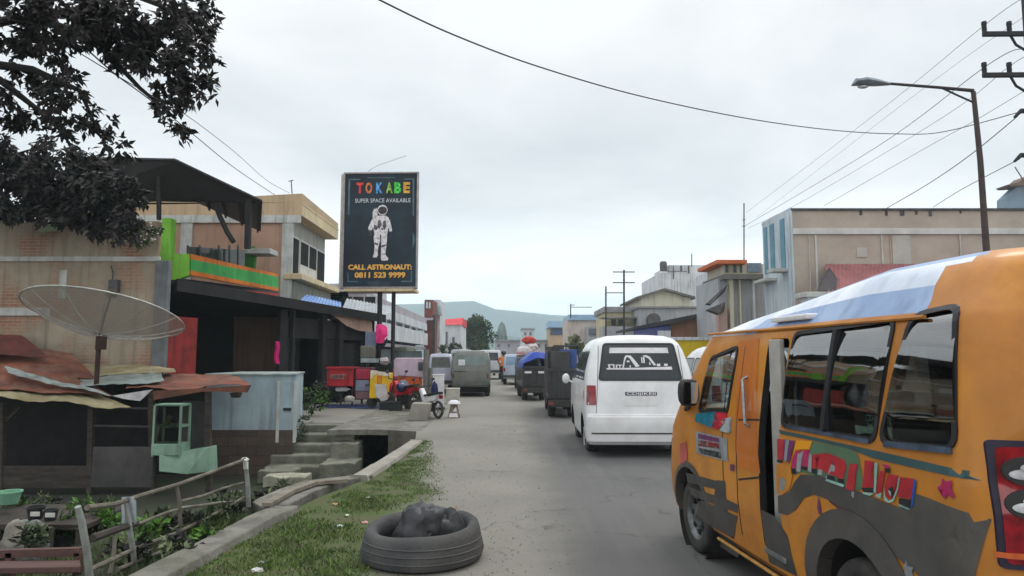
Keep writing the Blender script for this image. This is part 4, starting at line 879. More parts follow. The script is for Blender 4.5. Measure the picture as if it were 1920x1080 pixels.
# ---- pale blue tin shed
blue_tin = M('pale_blue_tin', S(168, 188, 196), S(146, 166, 176), 1.2, .6, .1, streak=S(118, 130, 134), dust=S(150, 150, 140))
ts = thing('tin_shed', 'pale blue sheet metal shed on a dark brown base right of the rusty shack', 'shed', (P(470, 700, 15).x, 15, YARD))
a, b, c = P(388, 703, 15.0), P(556, 703, 15.0), P(556, 832, 15.0)
mb = MB(); x0, x1, z0, z1 = a.x, b.x, P(470, 826, 15).z, b.z
corrugated(mb, (x0, 15, z0), (x1, 15, z0), (x1, 15, z1), (x0, 15, z1), 1, .004, 0, 6, .02)
mb.add([(x1, 15.0, z0), (x1-.42, 16.9, z0), (x1-.42, 16.9, z1), (x1, 15.0, z1), (x0, 16.9, z0), (x0, 16.9, z1)], [(0, 1, 2, 3), (1, 4, 5, 2)]); mb.build('wall', blue_tin, ts)
mb = MB(); mb.prism([(x0-.5, 14.96, YARD), (x1-.02, 14.96, YARD), (x1-.46, 16.9, YARD), (x0-.5, 16.9, YARD)], (0, 0, P(470, 806, 15).z-YARD)); mb.build('base', M('brown_base', S(84, 74, 66), S(62, 56, 52), 2.2, .9, bump=.5, bsc=14, brick=dict(c1=S(92, 78, 68), c2=S(76, 68, 62), cm=S(60, 56, 52), w=.4, h=.2, cover=.55)), ts)
mb = MB(); mb.prism([(x0-.02, 14.95, z1), (x1+.02, 14.95, z1), (x1-.40, 16.95, z1), (x0, 16.95, z1)], (0, 0, .03)); mb.build('roof', tin_pale, ts)
part_box('door', blue_tin, ts, 522, 716, 552, 830, 14.965, .03, .006)
part_box('latch', black_plastic, ts, 531, 765, 545, 770, 14.93, .03)
for sx_ in ((520, 716), (552, 716)):
    q = MB(); box_px(q, sx_[0], 714, sx_[0]+2, 830, 14.95, .02); q.build('door_frame', plaster_w, ts)
mb = MB(); mb.prism(quadp((430, 737, 14.4), (450, 734, 14.4), (446, 746, 14.4), (434, 746, 14.4)), (0, .15, 0)); mb.build('lamp_box', board, ts)
# ---- the dark open shop
black_in = M('shade_dark_board', S(30, 30, 31), S(22, 22, 23), 2.5, .95, bump=.3, bsc=18)  # near-black board and wall tones carry the shade inside the open shop
shade_dark = M('shade_dark_wall', S(42, 41, 42), S(31, 30, 31), 1.8, .9, bump=.3, bsc=18)
dsh = thing('open_shop', 'long dark open fronted shop with walls coloured dark for shade under a low sheet roof', 'shop', (-6.7, 21, 0))
A, B_ = V((-8.35, 16.6, 0)), V((-5.15, 26, 0)); dirn = (B_-A).normalized(); nrm = V((-dirn.y, dirn.x, 0)) # nrm points away, to the left
zA, zB = P(300, 533, 16.6).z, P(700, 596, 26).z
def sp_(t_, back, z): return A.lerp(B_, t_)+nrm*back+V((0, 0, z))
mb = MB(); zz = lambda t_: zA*(1-t_)+zB*t_
mb.add([sp_(t_, bk, zz(t_)+dz) for dz in (0, .10) for bk in (-.35, 5.2) for t_ in (-.0, 1.02)], [(0, 2, 3, 1), (4, 5, 7, 6), (0, 1, 5, 4), (1, 3, 7, 5), (3, 2, 6, 7), (2, 0, 4, 6)]); mb.build('roof', shade_dark, dsh)
mb = MB(); mb.add([sp_(t_, -.37, zz(t_)+dz) for dz in (-.17, .12) for t_ in (0, 1.02)]+[sp_(t_, -.33, zz(t_)+dz) for dz in (-.17, .12) for t_ in (0, 1.02)], [(0, 1, 3, 2), (4, 6, 7, 5), (2, 3, 7, 6), (0, 4, 5, 1), (0, 2, 6, 4), (1, 5, 7, 3)]); mb.build('fascia', shade_dark, dsh)
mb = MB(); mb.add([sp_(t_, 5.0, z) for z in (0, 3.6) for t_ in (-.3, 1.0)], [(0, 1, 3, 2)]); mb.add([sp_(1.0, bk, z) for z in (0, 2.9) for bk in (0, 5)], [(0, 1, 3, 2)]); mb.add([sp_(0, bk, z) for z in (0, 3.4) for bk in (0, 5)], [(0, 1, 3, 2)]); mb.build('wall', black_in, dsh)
def t_px(px):
    k = (px-960)/FPX/.9975; return (k*A.y-A.x)/((B_.x-A.x)-k*(B_.y-A.y))
def sp_box(name, mat, px0, px1, z0, z1, bk0=0.0, bk1=.06, bevel=0):
    t0, t1 = t_px(px0), t_px(px1); q = MB()
    q.add([sp_(t_, bk, z) for z in (z0, z1) for bk in (bk0, bk1) for t_ in (t0, t1)], [(0, 2, 3, 1), (4, 5, 7, 6), (0, 1, 5, 4), (1, 3, 7, 5), (3, 2, 6, 7), (2, 0, 4, 6)]); return q.build(name, mat, dsh, bevel=bevel)
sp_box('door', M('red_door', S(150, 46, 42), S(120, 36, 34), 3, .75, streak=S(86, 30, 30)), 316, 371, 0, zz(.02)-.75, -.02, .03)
for p0, p1 in ((524, 538), (548, 553), (604, 612), (636, 643), (686, 692)): sp_box('post', shade_dark, p0, p1, 0, 2.95, -.06, .08)
sp_box('counter', black_in, 372, 524, 0, .9, .1, .7); sp_box('upper_panel', shade_dark, 540, 690, 2.12, 2.75, .1, .14); sp_box('wall_panel', shade_dark, 606, 638, .0, 2.1, .12, .16); sp_box('wall_panel', shade_dark, 684, 700, .0, 2.1, .1, .16); sp_box('window', M('dim_glass', S(44, 46, 48), S(34, 36, 38), 2, .15), 645, 684, 1.1, 2.0, .2, .23)
def shop_px(px, py, bk):
    g = sp_(t_px(px), bk, 0); return P(px, py, g.y)
mb = MB(); mb.prism([shop_px(*q) for q in ((608, 572, -.5), (640, 582, -.5), (697, 594, -.5), (698, 623, -.8), (672, 620, -.8), (650, 611, -.8), (636, 600, -.7), (620, 589, -.6))], (.0, .03, 0))
tag(mb.build('awning', M('peach_cloth', S(196, 166, 146), S(176, 148, 130), 2.5, .85, bump=.3, bsc=9, streak=S(150, 122, 106)), smooth=False), 'peach coloured cloth awning hanging from the right end of the dark shop roof', 'awning')
def tin_roof(lab, c, mat, waves, nm='roof_sheet', amp=.02):
    mb = MB(); corrugated(mb, *[P(*q) for q in c], waves, amp, 0, 4, .01, .02); return tag(mb.build(nm, mat, smooth=True), lab, 'roof sheet')
tin_roof('blue sheet lying on the dark shop roof, left of the billboard poles', [(562, 563, 22.8), (640, 581, 24.6), (640, 566, 27.5), (575, 552, 26.5)], M('blue_sheet', S(78, 124, 196), S(130, 164, 210), 1.2, .5, streak=S(90, 110, 150)), 12)
tin_roof('grey metal sheet on the dark shop roof, directly behind the billboard poles', [(640, 582, 24.7), (735, 600, 26.2), (735, 574, 30), (650, 560, 29)], M('zinc_sheet', S(168, 174, 180), S(140, 146, 152), 1.8, .5, .2, streak=S(112, 116, 118)), 14)
mb = MB(); mb.beam(P(560, 574, 22.5), P(618, 584, 23.9), .07, .05); tag(mb.build('fluorescent_tube', M('tube_white', S(200, 214, 232), S(110, 140, 190), 4, .4)), 'blue white tube lamp fixed under the dark shop eaves', 'lamp')
mb = MB(); mb.grid(lambda u, v: P(515+8*u+1.5*sin(v*7), 640+42*v, 19.6)+V((0, .04*sin(u*9), 0)), 4, 8, 0, (0, .02, 0)); tag(mb.build('cloth', M('pink_cloth', S(216, 40, 128), S(186, 26, 104), 5, .9, bump=.3), smooth=True), 'narrow pink cloth hanging beside the dark shop post', 'cloth')
# ---- lime green house front with its coloured sign band
lime = M('lime_paint', S(138, 206, 74), S(122, 188, 66), 1.4, .85, streak=S(104, 140, 64))
lg = thing('lime_house', 'lime green house front with orange and green striped band above the dark shop', 'house', (P(330, 500, 18.3).x, 18.3, 0))
q = MB(); a, b = P(304, 409, 18.4), P(321, 409, 18.4); q.bx(a.x, b.x, 18.4, 18.7, P(0, 478, 18.4).z, a.z); q.build('pillar', lime, lg)
q = MB(); a, b = P(300, 476, 18.3), P(358, 476, 18.3); q.prism([(a.x, 18.3, a.z), (b.x, 18.3, a.z), (b.x, 18.3, P(0, 515, 18.3).z), (b.x-.25, 18.3, P(0, 522, 18.3).z), (a.x+.3, 18.3, P(0, 531, 18.3).z), (a.x, 18.3, P(0, 531, 18.3).z)], (0, .2, 0)); q.build('wall', lime, lg)
orange_b = M('band_orange', S(222, 124, 30), S(196, 104, 26), 2, .7, streak=S(160, 88, 30)); green_b = M('band_green', S(66, 172, 84), S(54, 150, 72), 2, .7, streak=S(48, 118, 60))
def band_px(name, tl, tr_, br, bl, mat, dl=18.28, dr=24.5, th=.06):
    q = MB(); q.prism([P(tl[0], tl[1], dl), P(tr_[0], tr_[1], dr), P(br[0], br[1], dr), P(bl[0], bl[1], dl)], (-.10, .04, 0)); return q.build(name, mat, lg)
band_px('orange_band', (358, 476), (522, 514), (522, 519), (358, 486), orange_b); band_px('green_band', (358, 486), (522, 519), (522, 540), (358, 507), green_b); band_px('orange_band', (358, 507), (522, 540), (522, 546), (358, 516), orange_b)
q = MB(); a = P(300, 531, 18.5); q.add(quadp((358, 516, 18.3), (522, 546, 24.5), (430, 520, 25), (310, 516, 20)), [(0, 1, 2, 3)]); q.add([P(330, 534, 18), P(522, 553, 23.8), P(522, 546, 24.4), P(340, 522, 18.4)], [(0, 1, 2, 3)]); q.build('soffit', shade_dark, lg)
q = MB(); q.beam(P(330, 535, 17.9), P(440, 545, 20.6), .05, .06); q.build('white_edge', plaster_w, lg)
q = MB(); q.prism(quadp((432, 542, 20.4), (520, 550, 23.6), (520, 556, 23.6), (432, 549, 20.4)), (0, .04, 0)); q.build('red_sign', M('red_sign', S(186, 46, 40), S(150, 34, 40), 6, .6), lg)
q = MB(); a, b = P(350, 480, 21), P(470, 505, 23); q.add(quadp((350, 478, 21), (470, 507, 24), (470, 470, 24), (350, 462, 21)), [(0, 1, 2, 3)]); q.build('glass_parapet', M('parapet_glass', S(90, 98, 92), S(62, 70, 66), 2, .12, spec=.6), lg)
for p0 in (352, 374, 410, 430, 446):
    q = MB(); q.beam(P(p0, 482+(p0-350)*.2, 21+(p0-350)*.02), P(p0, 460, 21+(p0-350)*.02), .05); q.build('railing_post', grey_paint_w, lg)
for p0 in (464, 473):
    q = MB(); box_px(q, p0-4, 462, p0+3, 507, 22.8, .2); q.build('green_post', M('lime_dark', S(62, 140, 52), S(52, 120, 46), 3, .8), lg)
q = MB(); box_px(q, 458, 465, 506, 475, 22.3, .8); q.build('white_slab', plaster_w, lg, bevel=.01)
mb = MB()
for i in range(9): mb.ico(P(470+random.uniform(-12, 8), 503+random.uniform(-6, 3), 23), .12, 0, 2, .4)
# ---- dark canopy on posts over the lime house
cn = thing('canopy', 'dark gabled canopy roof on thin black posts above the lime green house', 'canopy', (P(380, 480, 19).x, 19, 3.5))
dk = M('dark_tin', S(50, 50, 56), S(36, 36, 42), 1.5, .6, streak=S(70, 66, 64)); dk2 = M('dark_timber', S(40, 38, 38), S(30, 29, 30), 3, .8)
f0, f1, f2 = P(120, 293, 17.6), P(328, 297, 17.6), P(492, 375, 18.6)
back = V((-2.4, 6.5, .35))
q = MB(); q.prism([f0, f1, f1+back, f0+back], (0, 0, -.05)); q.build('roof', dk, cn)
q = MB(); q.prism([f1, f2, f2+back, f1+back], (0, 0, -.05)); q.build('roof', dk, cn)
q = MB(); q.prism([f1+V((0, .05, -.06)), f2+V((0, .05, -.06)), P(486, 378, 18.7), P(262, 372, 18.2), P(120, 372, 17.9), f0+V((0, .05, -.06))], (0, .05, 0)); q.build('gable_board', dk2, cn)
for i in range(4):
    q = MB(); a = f1.lerp(f2, .2+.25*i); q.beam(a+V((0, .1, -.1)), a+back+V((0, 0, -.1)), .06, .08); q.build('rafter', dk2, cn)
for p in ((298, 308, 298, 412, 17.9, .09), (467, 374, 464, 466, 18.6, .14)):
    q = MB(); q.beam(P(p[2], p[3], p[4]), P(p[0], p[1], p[4]), p[5]); q.build('post', dk2, cn)
q = MB(); q.tube(quadp((402, 378, 18.6), (412, 405, 18.6), (426, 435, 18.6), (438, 454, 18.6)), .07, 6); q.build('brace', dk2, cn)
q = MB(); q.beam(P(262, 372, 18.3), P(488, 377, 18.7), .08, .1); q.build('tie_beam', dk2, cn)
# ---- beige two storey house behind
beige = M('beige_render', S(190, 166, 134), S(176, 152, 122), 1.0, .9, streak=S(150, 132, 108), bump=.2, bsc=20); pink = M('pinkish_render', S(176, 142, 122), S(164, 130, 110), 1.0, .9, streak=S(140, 116, 98), bump=.2, bsc=20); cream = M('cream_render', S(214, 198, 160), S(196, 180, 144), 1.2, .85, streak=S(160, 144, 112))
bh = thing('beige_house', 'beige two storey house with projecting flat roof and balcony, left of the billboard', 'house', (-9.5, 26, 0))
xr = P(566, 400, 26).x; xw = P(537, 400, 26).x; zt0 = P(0, 363, 26).z; zb = P(0, 404, 26).z
q = MB(); q.bx(-16, xr, 26, 31.5, zb, zt0-.35); q.prism([(xr, 26, zt0-.35), (xr, 31.5, zt0-.35), (xr, 31.5, zt0-.1), (xr, 26, zt0)], (-.12, 0, 0)); q.prism([(xr-.12, 26, zt0-.35), (-16, 26, zt0-.35), (-16, 26, zt0-.45), (xr-.12, 26, zt0)], (0, .15, 0)); q.build('roof_parapet', [beige], bh)
q = MB(); q.bx(xr, xr+.012, 26.0, 31.5, zb, zt0-.36); q.bx(xr, xr+.03, 26, 31.5, zb+.42, zb+.47); q.build('fascia', cream, bh)
q = MB(); q.bx(-16.0, xr-.02, 25.93, 26.0, P(0, 418, 26).z, zb); q.build('white_beam', plaster_w, bh)
q = MB(); q.bx(-16, xw, 26.03, 31.5, 0, zb); q.build('wall', pink, bh)
for p0, p1 in ((340, 348), (530, 541)):
    q = MB(); box_px(q, p0, 405, p1, 700, 25.96, .09); q.build('column', plaster_w, bh)
q = MB(); q.tube(quadp((548, 406, 26.2), (540, 414, 26.2), (538, 440, 26.2), (538, 512, 26.2)), .07, 8); q.build('rain_pipe', plaster_w, bh, smooth=True)
q = MB(); q.bx(xw, xw+.03, 26.1, 31.4, P(0, 512, 26).z, zb); q.build('balcony_wall', M('grey_render', S(176, 176, 168), S(160, 160, 152), 1.4, .9, streak=S(140, 138, 128)), bh)
zs0, zs1 = P(0, 514, 26).z, P(0, 440, 26).z
for y0, y1, nm in ((26.5, 27.3, 'door'), (27.6, 28.6, 'window'), (28.8, 29.8, 'window'), (30.0, 31.1, 'door')):
    z0 = zs0 if nm == 'door' else zs0+.55
    q = MB(); q.bx(xw+.03, xw+.10, y0-.08, y1+.08, zs0 if nm == 'window' else z0, zs1+.08); fo = q.build(nm, M('white_frame', S(208, 206, 198), S(190, 188, 180), 4, .6), bh)
    q = MB(); q.bx(xw+.10, xw+.115, y0, y1, z0+.05, zs1); q.build('pane', M('house_pane', S(46, 48, 48), S(36, 38, 38), 2, .7, spec=.05), fo)
q = MB(); q.bx(xw, xr+.1, 25.9, 31.6, P(0, 524, 26).z, P(0, 513, 26).z); q.build('balcony_slab', cream, bh, bevel=.02)
q = MB(); q.bx(-16, xr-.25, 26.06, 31.4, 0, P(0, 526, 26).z); q.build('lower_wall', M('lower_render', S(150, 152, 142), S(132, 134, 124), 1.2, .9, streak=S(110, 112, 102)), bh)
mb = MB()
mb.tube([P(548, 366, 27), P(546, 340, 27)], .02, 6); mb.tube(quadp((541, 340, 27), (550, 338, 27)), .02, 5); tag(mb.build('antenna', dk2), 'small antenna on the roof corner of the beige two storey house', 'antenna')
# ---- billboard
bbd = 23.6; bb0, bb1 = P(639, 541, bbd), P(783, 541, bbd); W = bb1.x-bb0.x; Hh = P(710, 323, bbd).z-bb0.z
bbx = thing('billboard', 'tall dark billboard with TOKABE lettering and an astronaut on two black poles', 'billboard', ((bb0.x+bb1.x)/2, bbd, 0), radians(-2))
zb0 = bb0.z
fm = M('billboard_frame', S(168, 160, 158), S(140, 134, 134), 5, .4, .5); bk = M('billboard_side', S(206, 202, 190), S(180, 176, 164), 3, .7, streak=S(150, 146, 134))
q = MB(); q.bx(-W/2-.12, W/2-.10, .10, .62, zb0+.02, zb0+Hh-.02); q.build('box', bk, bbx, local=True, bevel=.01)
for a in ((-W/2, -W/2+.06, zb0, zb0+Hh), (W/2-.06, W/2, zb0, zb0+Hh), (-W/2+.06, W/2-.06, zb0, zb0+.06), (-W/2+.06, W/2-.06, zb0+Hh-.06, zb0+Hh)):
    q = MB(); q.bx(a[0], a[1], -.05, .1, a[2], a[3]); q.build('frame', fm, bbx, local=True, bevel=.01)
PANEL = M('billboard_print', S(16, 26, 38), S(28, 50, 62), .55, .35, lo=.40, hi=.62, spec=.3)
q = MB(); q.bx(-W/2+.06, W/2-.06, 0, .09, zb0+.06, zb0+Hh-.06); pan = q.build('poster', PANEL, bbx, local=True)
q = MB(); q.bx(-W/2+.1, W/2-.1, -.1, .9, zb0-.10, zb0-.01); q.build('catwalk', cream, bbx, local=True)
for px_, r_, y2 in ((711, .085, 700), (737, .07, 700)):
    q = MB(); x = P(px_, 600, bbd+.3).x-(bb0.x+bb1.x)/2; q.tube([(x, .3, 0), (x, .3, zb0-.05)], r_, 12); q.build('pole', M('pole_black', S(44, 42, 42), S(34, 33, 33), 5, .6), bbx, local=True, smooth=True)
bl = lambda X, Y, y=-.004: V((-W/2+(X-160)/597*W, y, zb0+(995-Y)/903*Hh))
FLAT = Matrix.Rotation(pi/2, 4, 'X')
def bprint(name, polys, mats, y=-.006): 
    q = MB()
    for k_, (mi, pts) in enumerate(polys): q.prism([bl(X, Y, y-.0007*k_) for X, Y in pts], (0, .0005, 0), mi)
    return q.build(name, mats, pan, local=True)
fr_m = M('print_teal_line', S(86, 112, 124), S(60, 86, 98), 3, .4)
bprint('print_border', [(0, p) for p in ([(198, 142), (290, 142), (290, 152), (212, 152), (212, 420), (206, 430), (198, 420)], [(640, 142), (722, 142), (722, 440), (712, 430), (708, 152), (640, 152)], [(205, 870), (214, 870), (218, 936), (290, 938), (290, 946), (208, 946)], [(630, 936), (704, 936), (706, 860), (714, 860), (714, 946), (630, 946)], [(340, 132), (575, 132), (560, 138), (355, 138)], [(714, 560), (736, 600), (736, 640), (714, 690)])], [fr_m])
for ch, X, c in (('T', 291, (206, 34, 30)), ('O', 362, (176, 92, 40)), ('K', 446, (64, 124, 190)), ('A', 524, (112, 150, 46)), ('B', 591, (50, 190, 50)), ('E', 662, (204, 140, 36))):
    q = MB(); text_mb(q, ch, .50, Matrix.Translation(bl(X, 220, -.012)) @ FLAT, 0, .006, .022, wfit=.235); q.build('print_letter', M('print_letter_'+ch, S(*c), tuple(min(.9, x*2.2+.04) for x in S(*c)), 14, .3, lo=.45, hi=.62), pan, local=True)
q = MB(); text_mb(q, 'SUPER SPACE AVAILABLE', .20, Matrix.Translation(bl(474, 316, -.010)) @ FLAT, 0, .003, 0, wfit=440/597*W); q.build('print_text', M('print_white', S(216, 222, 226), S(196, 204, 210), 4, .4), pan, local=True)
gold = M('print_gold', S(240, 190, 92), S(226, 160, 60), 3, .4)
q = MB(); text_mb(q, 'CALL ASTRONAUT:', .235, Matrix.Translation(bl(462, 833, -.012)) @ FLAT, 0, .006, .010, wfit=500/597*W); q.build('print_text', gold, pan, local=True)
q = MB(); text_mb(q, '0811 523 9999', .255, Matrix.Translation(bl(463, 894, -.012)) @ FLAT, 0, .006, .010, wfit=398/597*W); q.build('print_text', gold, pan, local=True)
ell = lambda cx, cy, rx, ry, n=18: [(cx+rx*cos(2*pi*k/n), cy+ry*sin(2*pi*k/n)) for k in range(n)]
AM = [M('print_suit', S(236, 230, 232), S(172, 166, 170), 9, .4, lo=.42, hi=.66), M('print_visor', S(26, 22, 24), S(60, 48, 44), 6, .3), M('print_shadow', S(96, 92, 98), S(70, 66, 72), 9, .4), M('print_glove', S(44, 42, 48), S(70, 68, 74), 9, .4)]
bprint('print_astronaut', [(2, [(392, 400), (402, 375), (432, 366), (440, 420), (420, 450), (392, 450)]), (0, [(396, 404), (408, 382), (430, 374), (434, 430), (396, 446)]), (0, [(402, 446), (388, 468), (372, 505), (362, 532), (372, 548), (392, 544), (408, 505), (420, 470)]), (3, [(368, 546), (390, 546), (392, 578), (384, 594), (370, 584), (365, 562)]),
    (0, [(516, 446), (534, 470), (546, 520), (552, 552), (534, 560), (522, 520), (508, 480)]), (3, [(536, 558), (550, 556), (548, 588), (541, 600), (537, 584)]), (0, [(402, 446), (430, 434), (500, 432), (522, 448), (528, 500), (516, 570), (412, 566), (400, 520)]), (2, [(408, 500), (440, 520), (432, 545), (408, 540)]), (2, [(440, 470), (455, 462), (470, 500), (452, 540), (436, 520)]), (2, [(480, 476), (500, 470), (506, 520), (490, 545), (478, 520)]), (3, [(426, 520), (438, 526), (436, 540), (424, 538)]), (3, [(468, 528), (482, 530), (480, 546), (468, 544)]),
    (0, [(412, 564), (466, 568), (460, 620), (446, 680), (440, 726), (414, 724), (416, 660), (408, 610)]), (0, [(462, 566), (514, 566), (512, 640), (502, 740), (468, 744), (468, 660), (460, 610)]), (2, [(456, 580), (468, 578), (470, 660), (462, 650)]), (2, [(416, 640), (446, 650), (444, 664), (416, 656)]), (2, [(470, 664), (506, 656), (506, 668), (470, 680)]), (0, [(414, 722), (444, 722), (446, 742), (432, 758), (404, 756), (406, 744)]), (0, [(468, 738), (504, 736), (526, 764), (524, 780), (476, 782), (468, 764)]),
    (0, ell(474, 390, 40, 42)), (2, ell(474, 392, 36, 30)), (1, ell(474, 392, 32, 26))], AM, -.008)
bprint('print_glow', [(0, [(360, 945), (440, 935), (545, 945), (540, 975), (380, 975)])], [M('print_dim', S(52, 64, 76), S(30, 40, 52), 3, .4)], -.003)
# ------------------------------------------------------------------ far left side of the street
random.seed(11)
white_r = M('white_render', S(206, 210, 214), S(186, 190, 194), .8, .85, streak=S(150, 152, 150)); mauve = M('mauve_render', S(178, 172, 178), S(160, 156, 164), .8, .85, streak=S(136, 132, 134)); slate = M('slate_shutter', S(86, 98, 104), S(70, 80, 86), 1.2, .7, streak=S(60, 66, 70))
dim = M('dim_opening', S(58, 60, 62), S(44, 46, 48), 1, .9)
tb = thing('terrace_building', 'white terraced building with stacked long balconies behind the billboard poles', 'building', (-8, 45, 0))
xs = -7.15
def stx(px): return -xs*FPX*.9975/(960-px)
ys0, ys1 = 34.0, 58.0
zp = lambda y, d: P(0, y, d).z
def band(nm, m_, y0, y1, out_=0.0, ya=ys0, yb=ys1, d=43): 
    q = MB(); q.bx(xs-5+out_*0, xs+out_, ya, yb, zp(y1, d), zp(y0, d)); return q.build(nm, m_, tb)
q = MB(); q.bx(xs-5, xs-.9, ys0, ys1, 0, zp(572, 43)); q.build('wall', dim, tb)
band('parapet', mauve, 572, 587, 0, d=43); band('balcony_front', white_r, 587, 603, .05); band('balcony_front', white_r, 611, 640, .12); band('balcony_slab', mauve, 645, 651, -.05); band('ground_floor', slate, 655, 700, -.35)
q = MB(); q.bx(xs-5, xs-.1, ys0, 40, zp(572, 43), zp(560, 43)); q.build('upper_storey', white_r, tb)
q = MB(); q.bx(xs-9, xs-2, 33.2, 33.95, 0, zp(548, 34)); q.build('gable_wall', white_r, tb)
for k_ in range(7):
    q = MB(); y = 36+k_*3.2; q.beam((xs-.0, y, zp(611, 43)), (xs-.0, y, zp(603, 43)), .12); q.build('balcony_post', white_r, tb)
for y, z0, z1 in ((552, 0, 0),):
    for k_ in range(3):
        q = MB(); x = P(650+22*k_, 560, 33.1).x; q.bx(x-.25, x+.25, 33.1, 33.2, zp(572, 33), zp(556, 33)); q.build('window', dark_glass, tb)
sb_ = MB(); sb_.bx(xs-.3, xs+.5, 44, 47.5, zp(658, 45), zp(651, 45)); tag(sb_.build('awning', M('olive_awning', S(120, 124, 108), S(100, 104, 90), 2, .8)), 'olive grey awning over the shutters of the white terraced building', 'awning')
# reddish scaffold-like front, corner houses, red roofed house
rb_ = thing('narrow_house', 'narrow red brown house front with tall pale windows at the end of the terrace', 'house', P(806, 650, 60))
P60 = lambda x, y: P(x, y, 60)
part_box('wall', M('red_brown_brick', S(134, 84, 74), S(104, 66, 60), 1.4, .9), rb_, 796, 562, 810, 690, 60, 4)
for x0 in (799, 804): part_box('window', white_r, rb_, x0, 566, x0+3, 578, 59.9, .1)
part_box('pillar', M('dark_pillar', S(74, 66, 64), S(60, 54, 54), 2, .8), rb_, 811, 590, 815, 690, 59, .4)
part_box('balcony', mauve, rb_, 796, 596, 812, 600, 58.9, 1.0)
wh = thing('corner_house', 'small pale upper storey with water tank beside the red brown house front', 'house', P(818, 650, 64))
part_box('wall', white_r, wh, 808, 562, 824, 690, 64, 5); part_box('window', mauve, wh, 810, 575, 816, 587, 63.9, .1); part_box('balcony', plaster_w, wh, 807, 587, 828, 592, 63.4, .6)
q = MB(); q.lathe([(.001, 0), (.35, 0), (.38, .1), (.38, .9), (.3, 1.0), (.001, 1.05)], P(820, 592, 63.6), 'z', 16); q.build('water_tank', blue_tin, wh, smooth=True)
rh = thing('red_roofed_house', 'pale house with bright red roof, left of the large round tree', 'house', P(843, 660, 72))
part_box('wall', white_r, rh, 818, 608, 864, 690, 72, 8)
q = MB(); q.prism(quadp((815, 609, 71.8), (866, 609, 71.8), (868, 596, 74), (826, 599, 74)), (0, 7, -.1)); q.build('roof', M('red_roof', S(206, 54, 66), S(180, 44, 56), 1.5, .7), rh)
for x0, x1, y0 in ((819, 824, 629), (836, 839, 622), (848, 852, 632)): part_box('window', M('grey_window', S(110, 114, 124), S(90, 94, 104), 2, .4), rh, x0, y0, x1, 650, 71.9, .15)
tw = thing('lattice_tower', 'grey domed water tower standing between the round tree and the hills', 'tower', P(941, 655, 150))
q = MB(); c = P(941, 655, 150); c.z = 0; h = P(0, 603, 150).z
q.lathe([(1.05, 0), (1.05, h*.62), (1.08, h*.66), (.98, h*.78), (.7, h*.9), (.3, h*.98), (.02, h)], c, 'z', 18); q.build('tank', M('tower_grey', S(116, 128, 124), S(92, 104, 102), .6, .7), tw, smooth=True)
for k_ in range(8):
    q = MB(); a = 2*pi*k_/8; q.tube([c+V((1.1*cos(a), 1.1*sin(a), z)) for z in (0, h*.66)], .12, 5); q.build('rib', M('tower_dark', S(84, 92, 92), S(70, 78, 78), 2, .8), tw)
for k_, (x0, x1, y0, y1, d, c_, lab) in enumerate([(928, 975, 640, 660, 130, 'mauve', 'low pinkish wall building under the domed tower'), (978, 1002, 618, 660, 120, 'white', 'small white tower house left of the pale flat roofed buildings'), (1003, 1036, 640, 660, 100, 'white', 'low white building above the loaded truck'), (1030, 1064, 613, 660, 95, 'blue', 'pale blue roofed house with a dark window band')]):
    hsx = thing('far_house', lab, 'house', P((x0+x1)/2, 660, d)); part_box('wall', {'mauve': mauve, 'white': white_r, 'blue': beige}[c_], hsx, x0, y0, x1, 690, d, 8)
    if c_ == 'blue':
        part_box('window_band', M('navy_window', S(70, 90, 116), S(56, 72, 96), 2, .3), hsx, x0+2, 616, x1-4, 628, d-.1, .12); part_box('roof', M('sky_blue_roof', S(160, 190, 212), S(140, 172, 198), 1, .6), hsx, x0-2, 602, x1+4, 614, d-.5, 8)
    else:
        part_box('roof', M('far_roof', S(150, 150, 150), S(128, 126, 126), 1, .8), hsx, x0-1, y0-3, x1+1, y0, d-.4, 9)
        for i in range(2): part_box('window', M('grey_window', None) if False else MATS['grey_window'], hsx, x0+5+i*(x1-x0)*.4, y0+5, x0+9+i*(x1-x0)*.4, y0+11, d-.1, .12)
# ------------------------------------------------------------------ buildings on the right
tan = M('tan_render', S(184, 172, 158), S(170, 158, 146), .7, .9, dust=S(150, 140, 128), bump=.2, bsc=16); pale_blue = M('pale_blue_render', S(196, 206, 212), S(178, 190, 198), 1, .85, streak=S(150, 158, 162)); teal_strip = M('teal_strip', S(104, 150, 166), S(88, 132, 150), 2, .7)
cream2 = M('cream_wall', S(210, 206, 186), S(194, 190, 170), 1, .85, streak=S(158, 154, 138)); grey_wall = M('grey_wall', S(176, 178, 180), S(160, 162, 166), .8, .85, streak=S(136, 138, 138))
d = 24.0; x0 = P(1484, 400, d).x; zt = P(0, 393, d).z
lb = thing('long_building', 'long tan two storey building with white concrete frame, right of the street', 'building', (x0+6, d, 0))
q = MB(); q.bx(x0, 24, d, 26.7, 0, zt-.04); q.build('wall', tan, lb)
q = MB(); q.bx(x0-.04, 24, d-.06, 26.8, zt-.04, zt+.04); q.build('roof_edge', M('roof_edge_grey', S(84, 84, 90), S(60, 60, 64), 4, .8), lb)
for k_, (xa, w_, h_) in enumerate(((1612, 5, 9), (1660, 5, 10), (1688, 8, 10), (1716, 5, 8), (1742, 6, 11), (1800, 3, 6))):
    part_box('stain_strip', MATS['roof_edge_grey'], lb, xa, 394, xa+w_, 394+h_, d-.03, .03)
frame_w = M('frame_white', S(206, 206, 202), S(186, 186, 180), 1.5, .9)
part_box('white_beam', frame_w, lb, 1487, 428, 2200, 439, d-.08, .08, .01)
for xa, xb in ((1516, 1528), (1531, 1539), (1652, 1668), (1801, 1816), (1930, 1946)): part_box('column', frame_w, lb, xa, 440, xb, 700, d-.06, .06, .01)
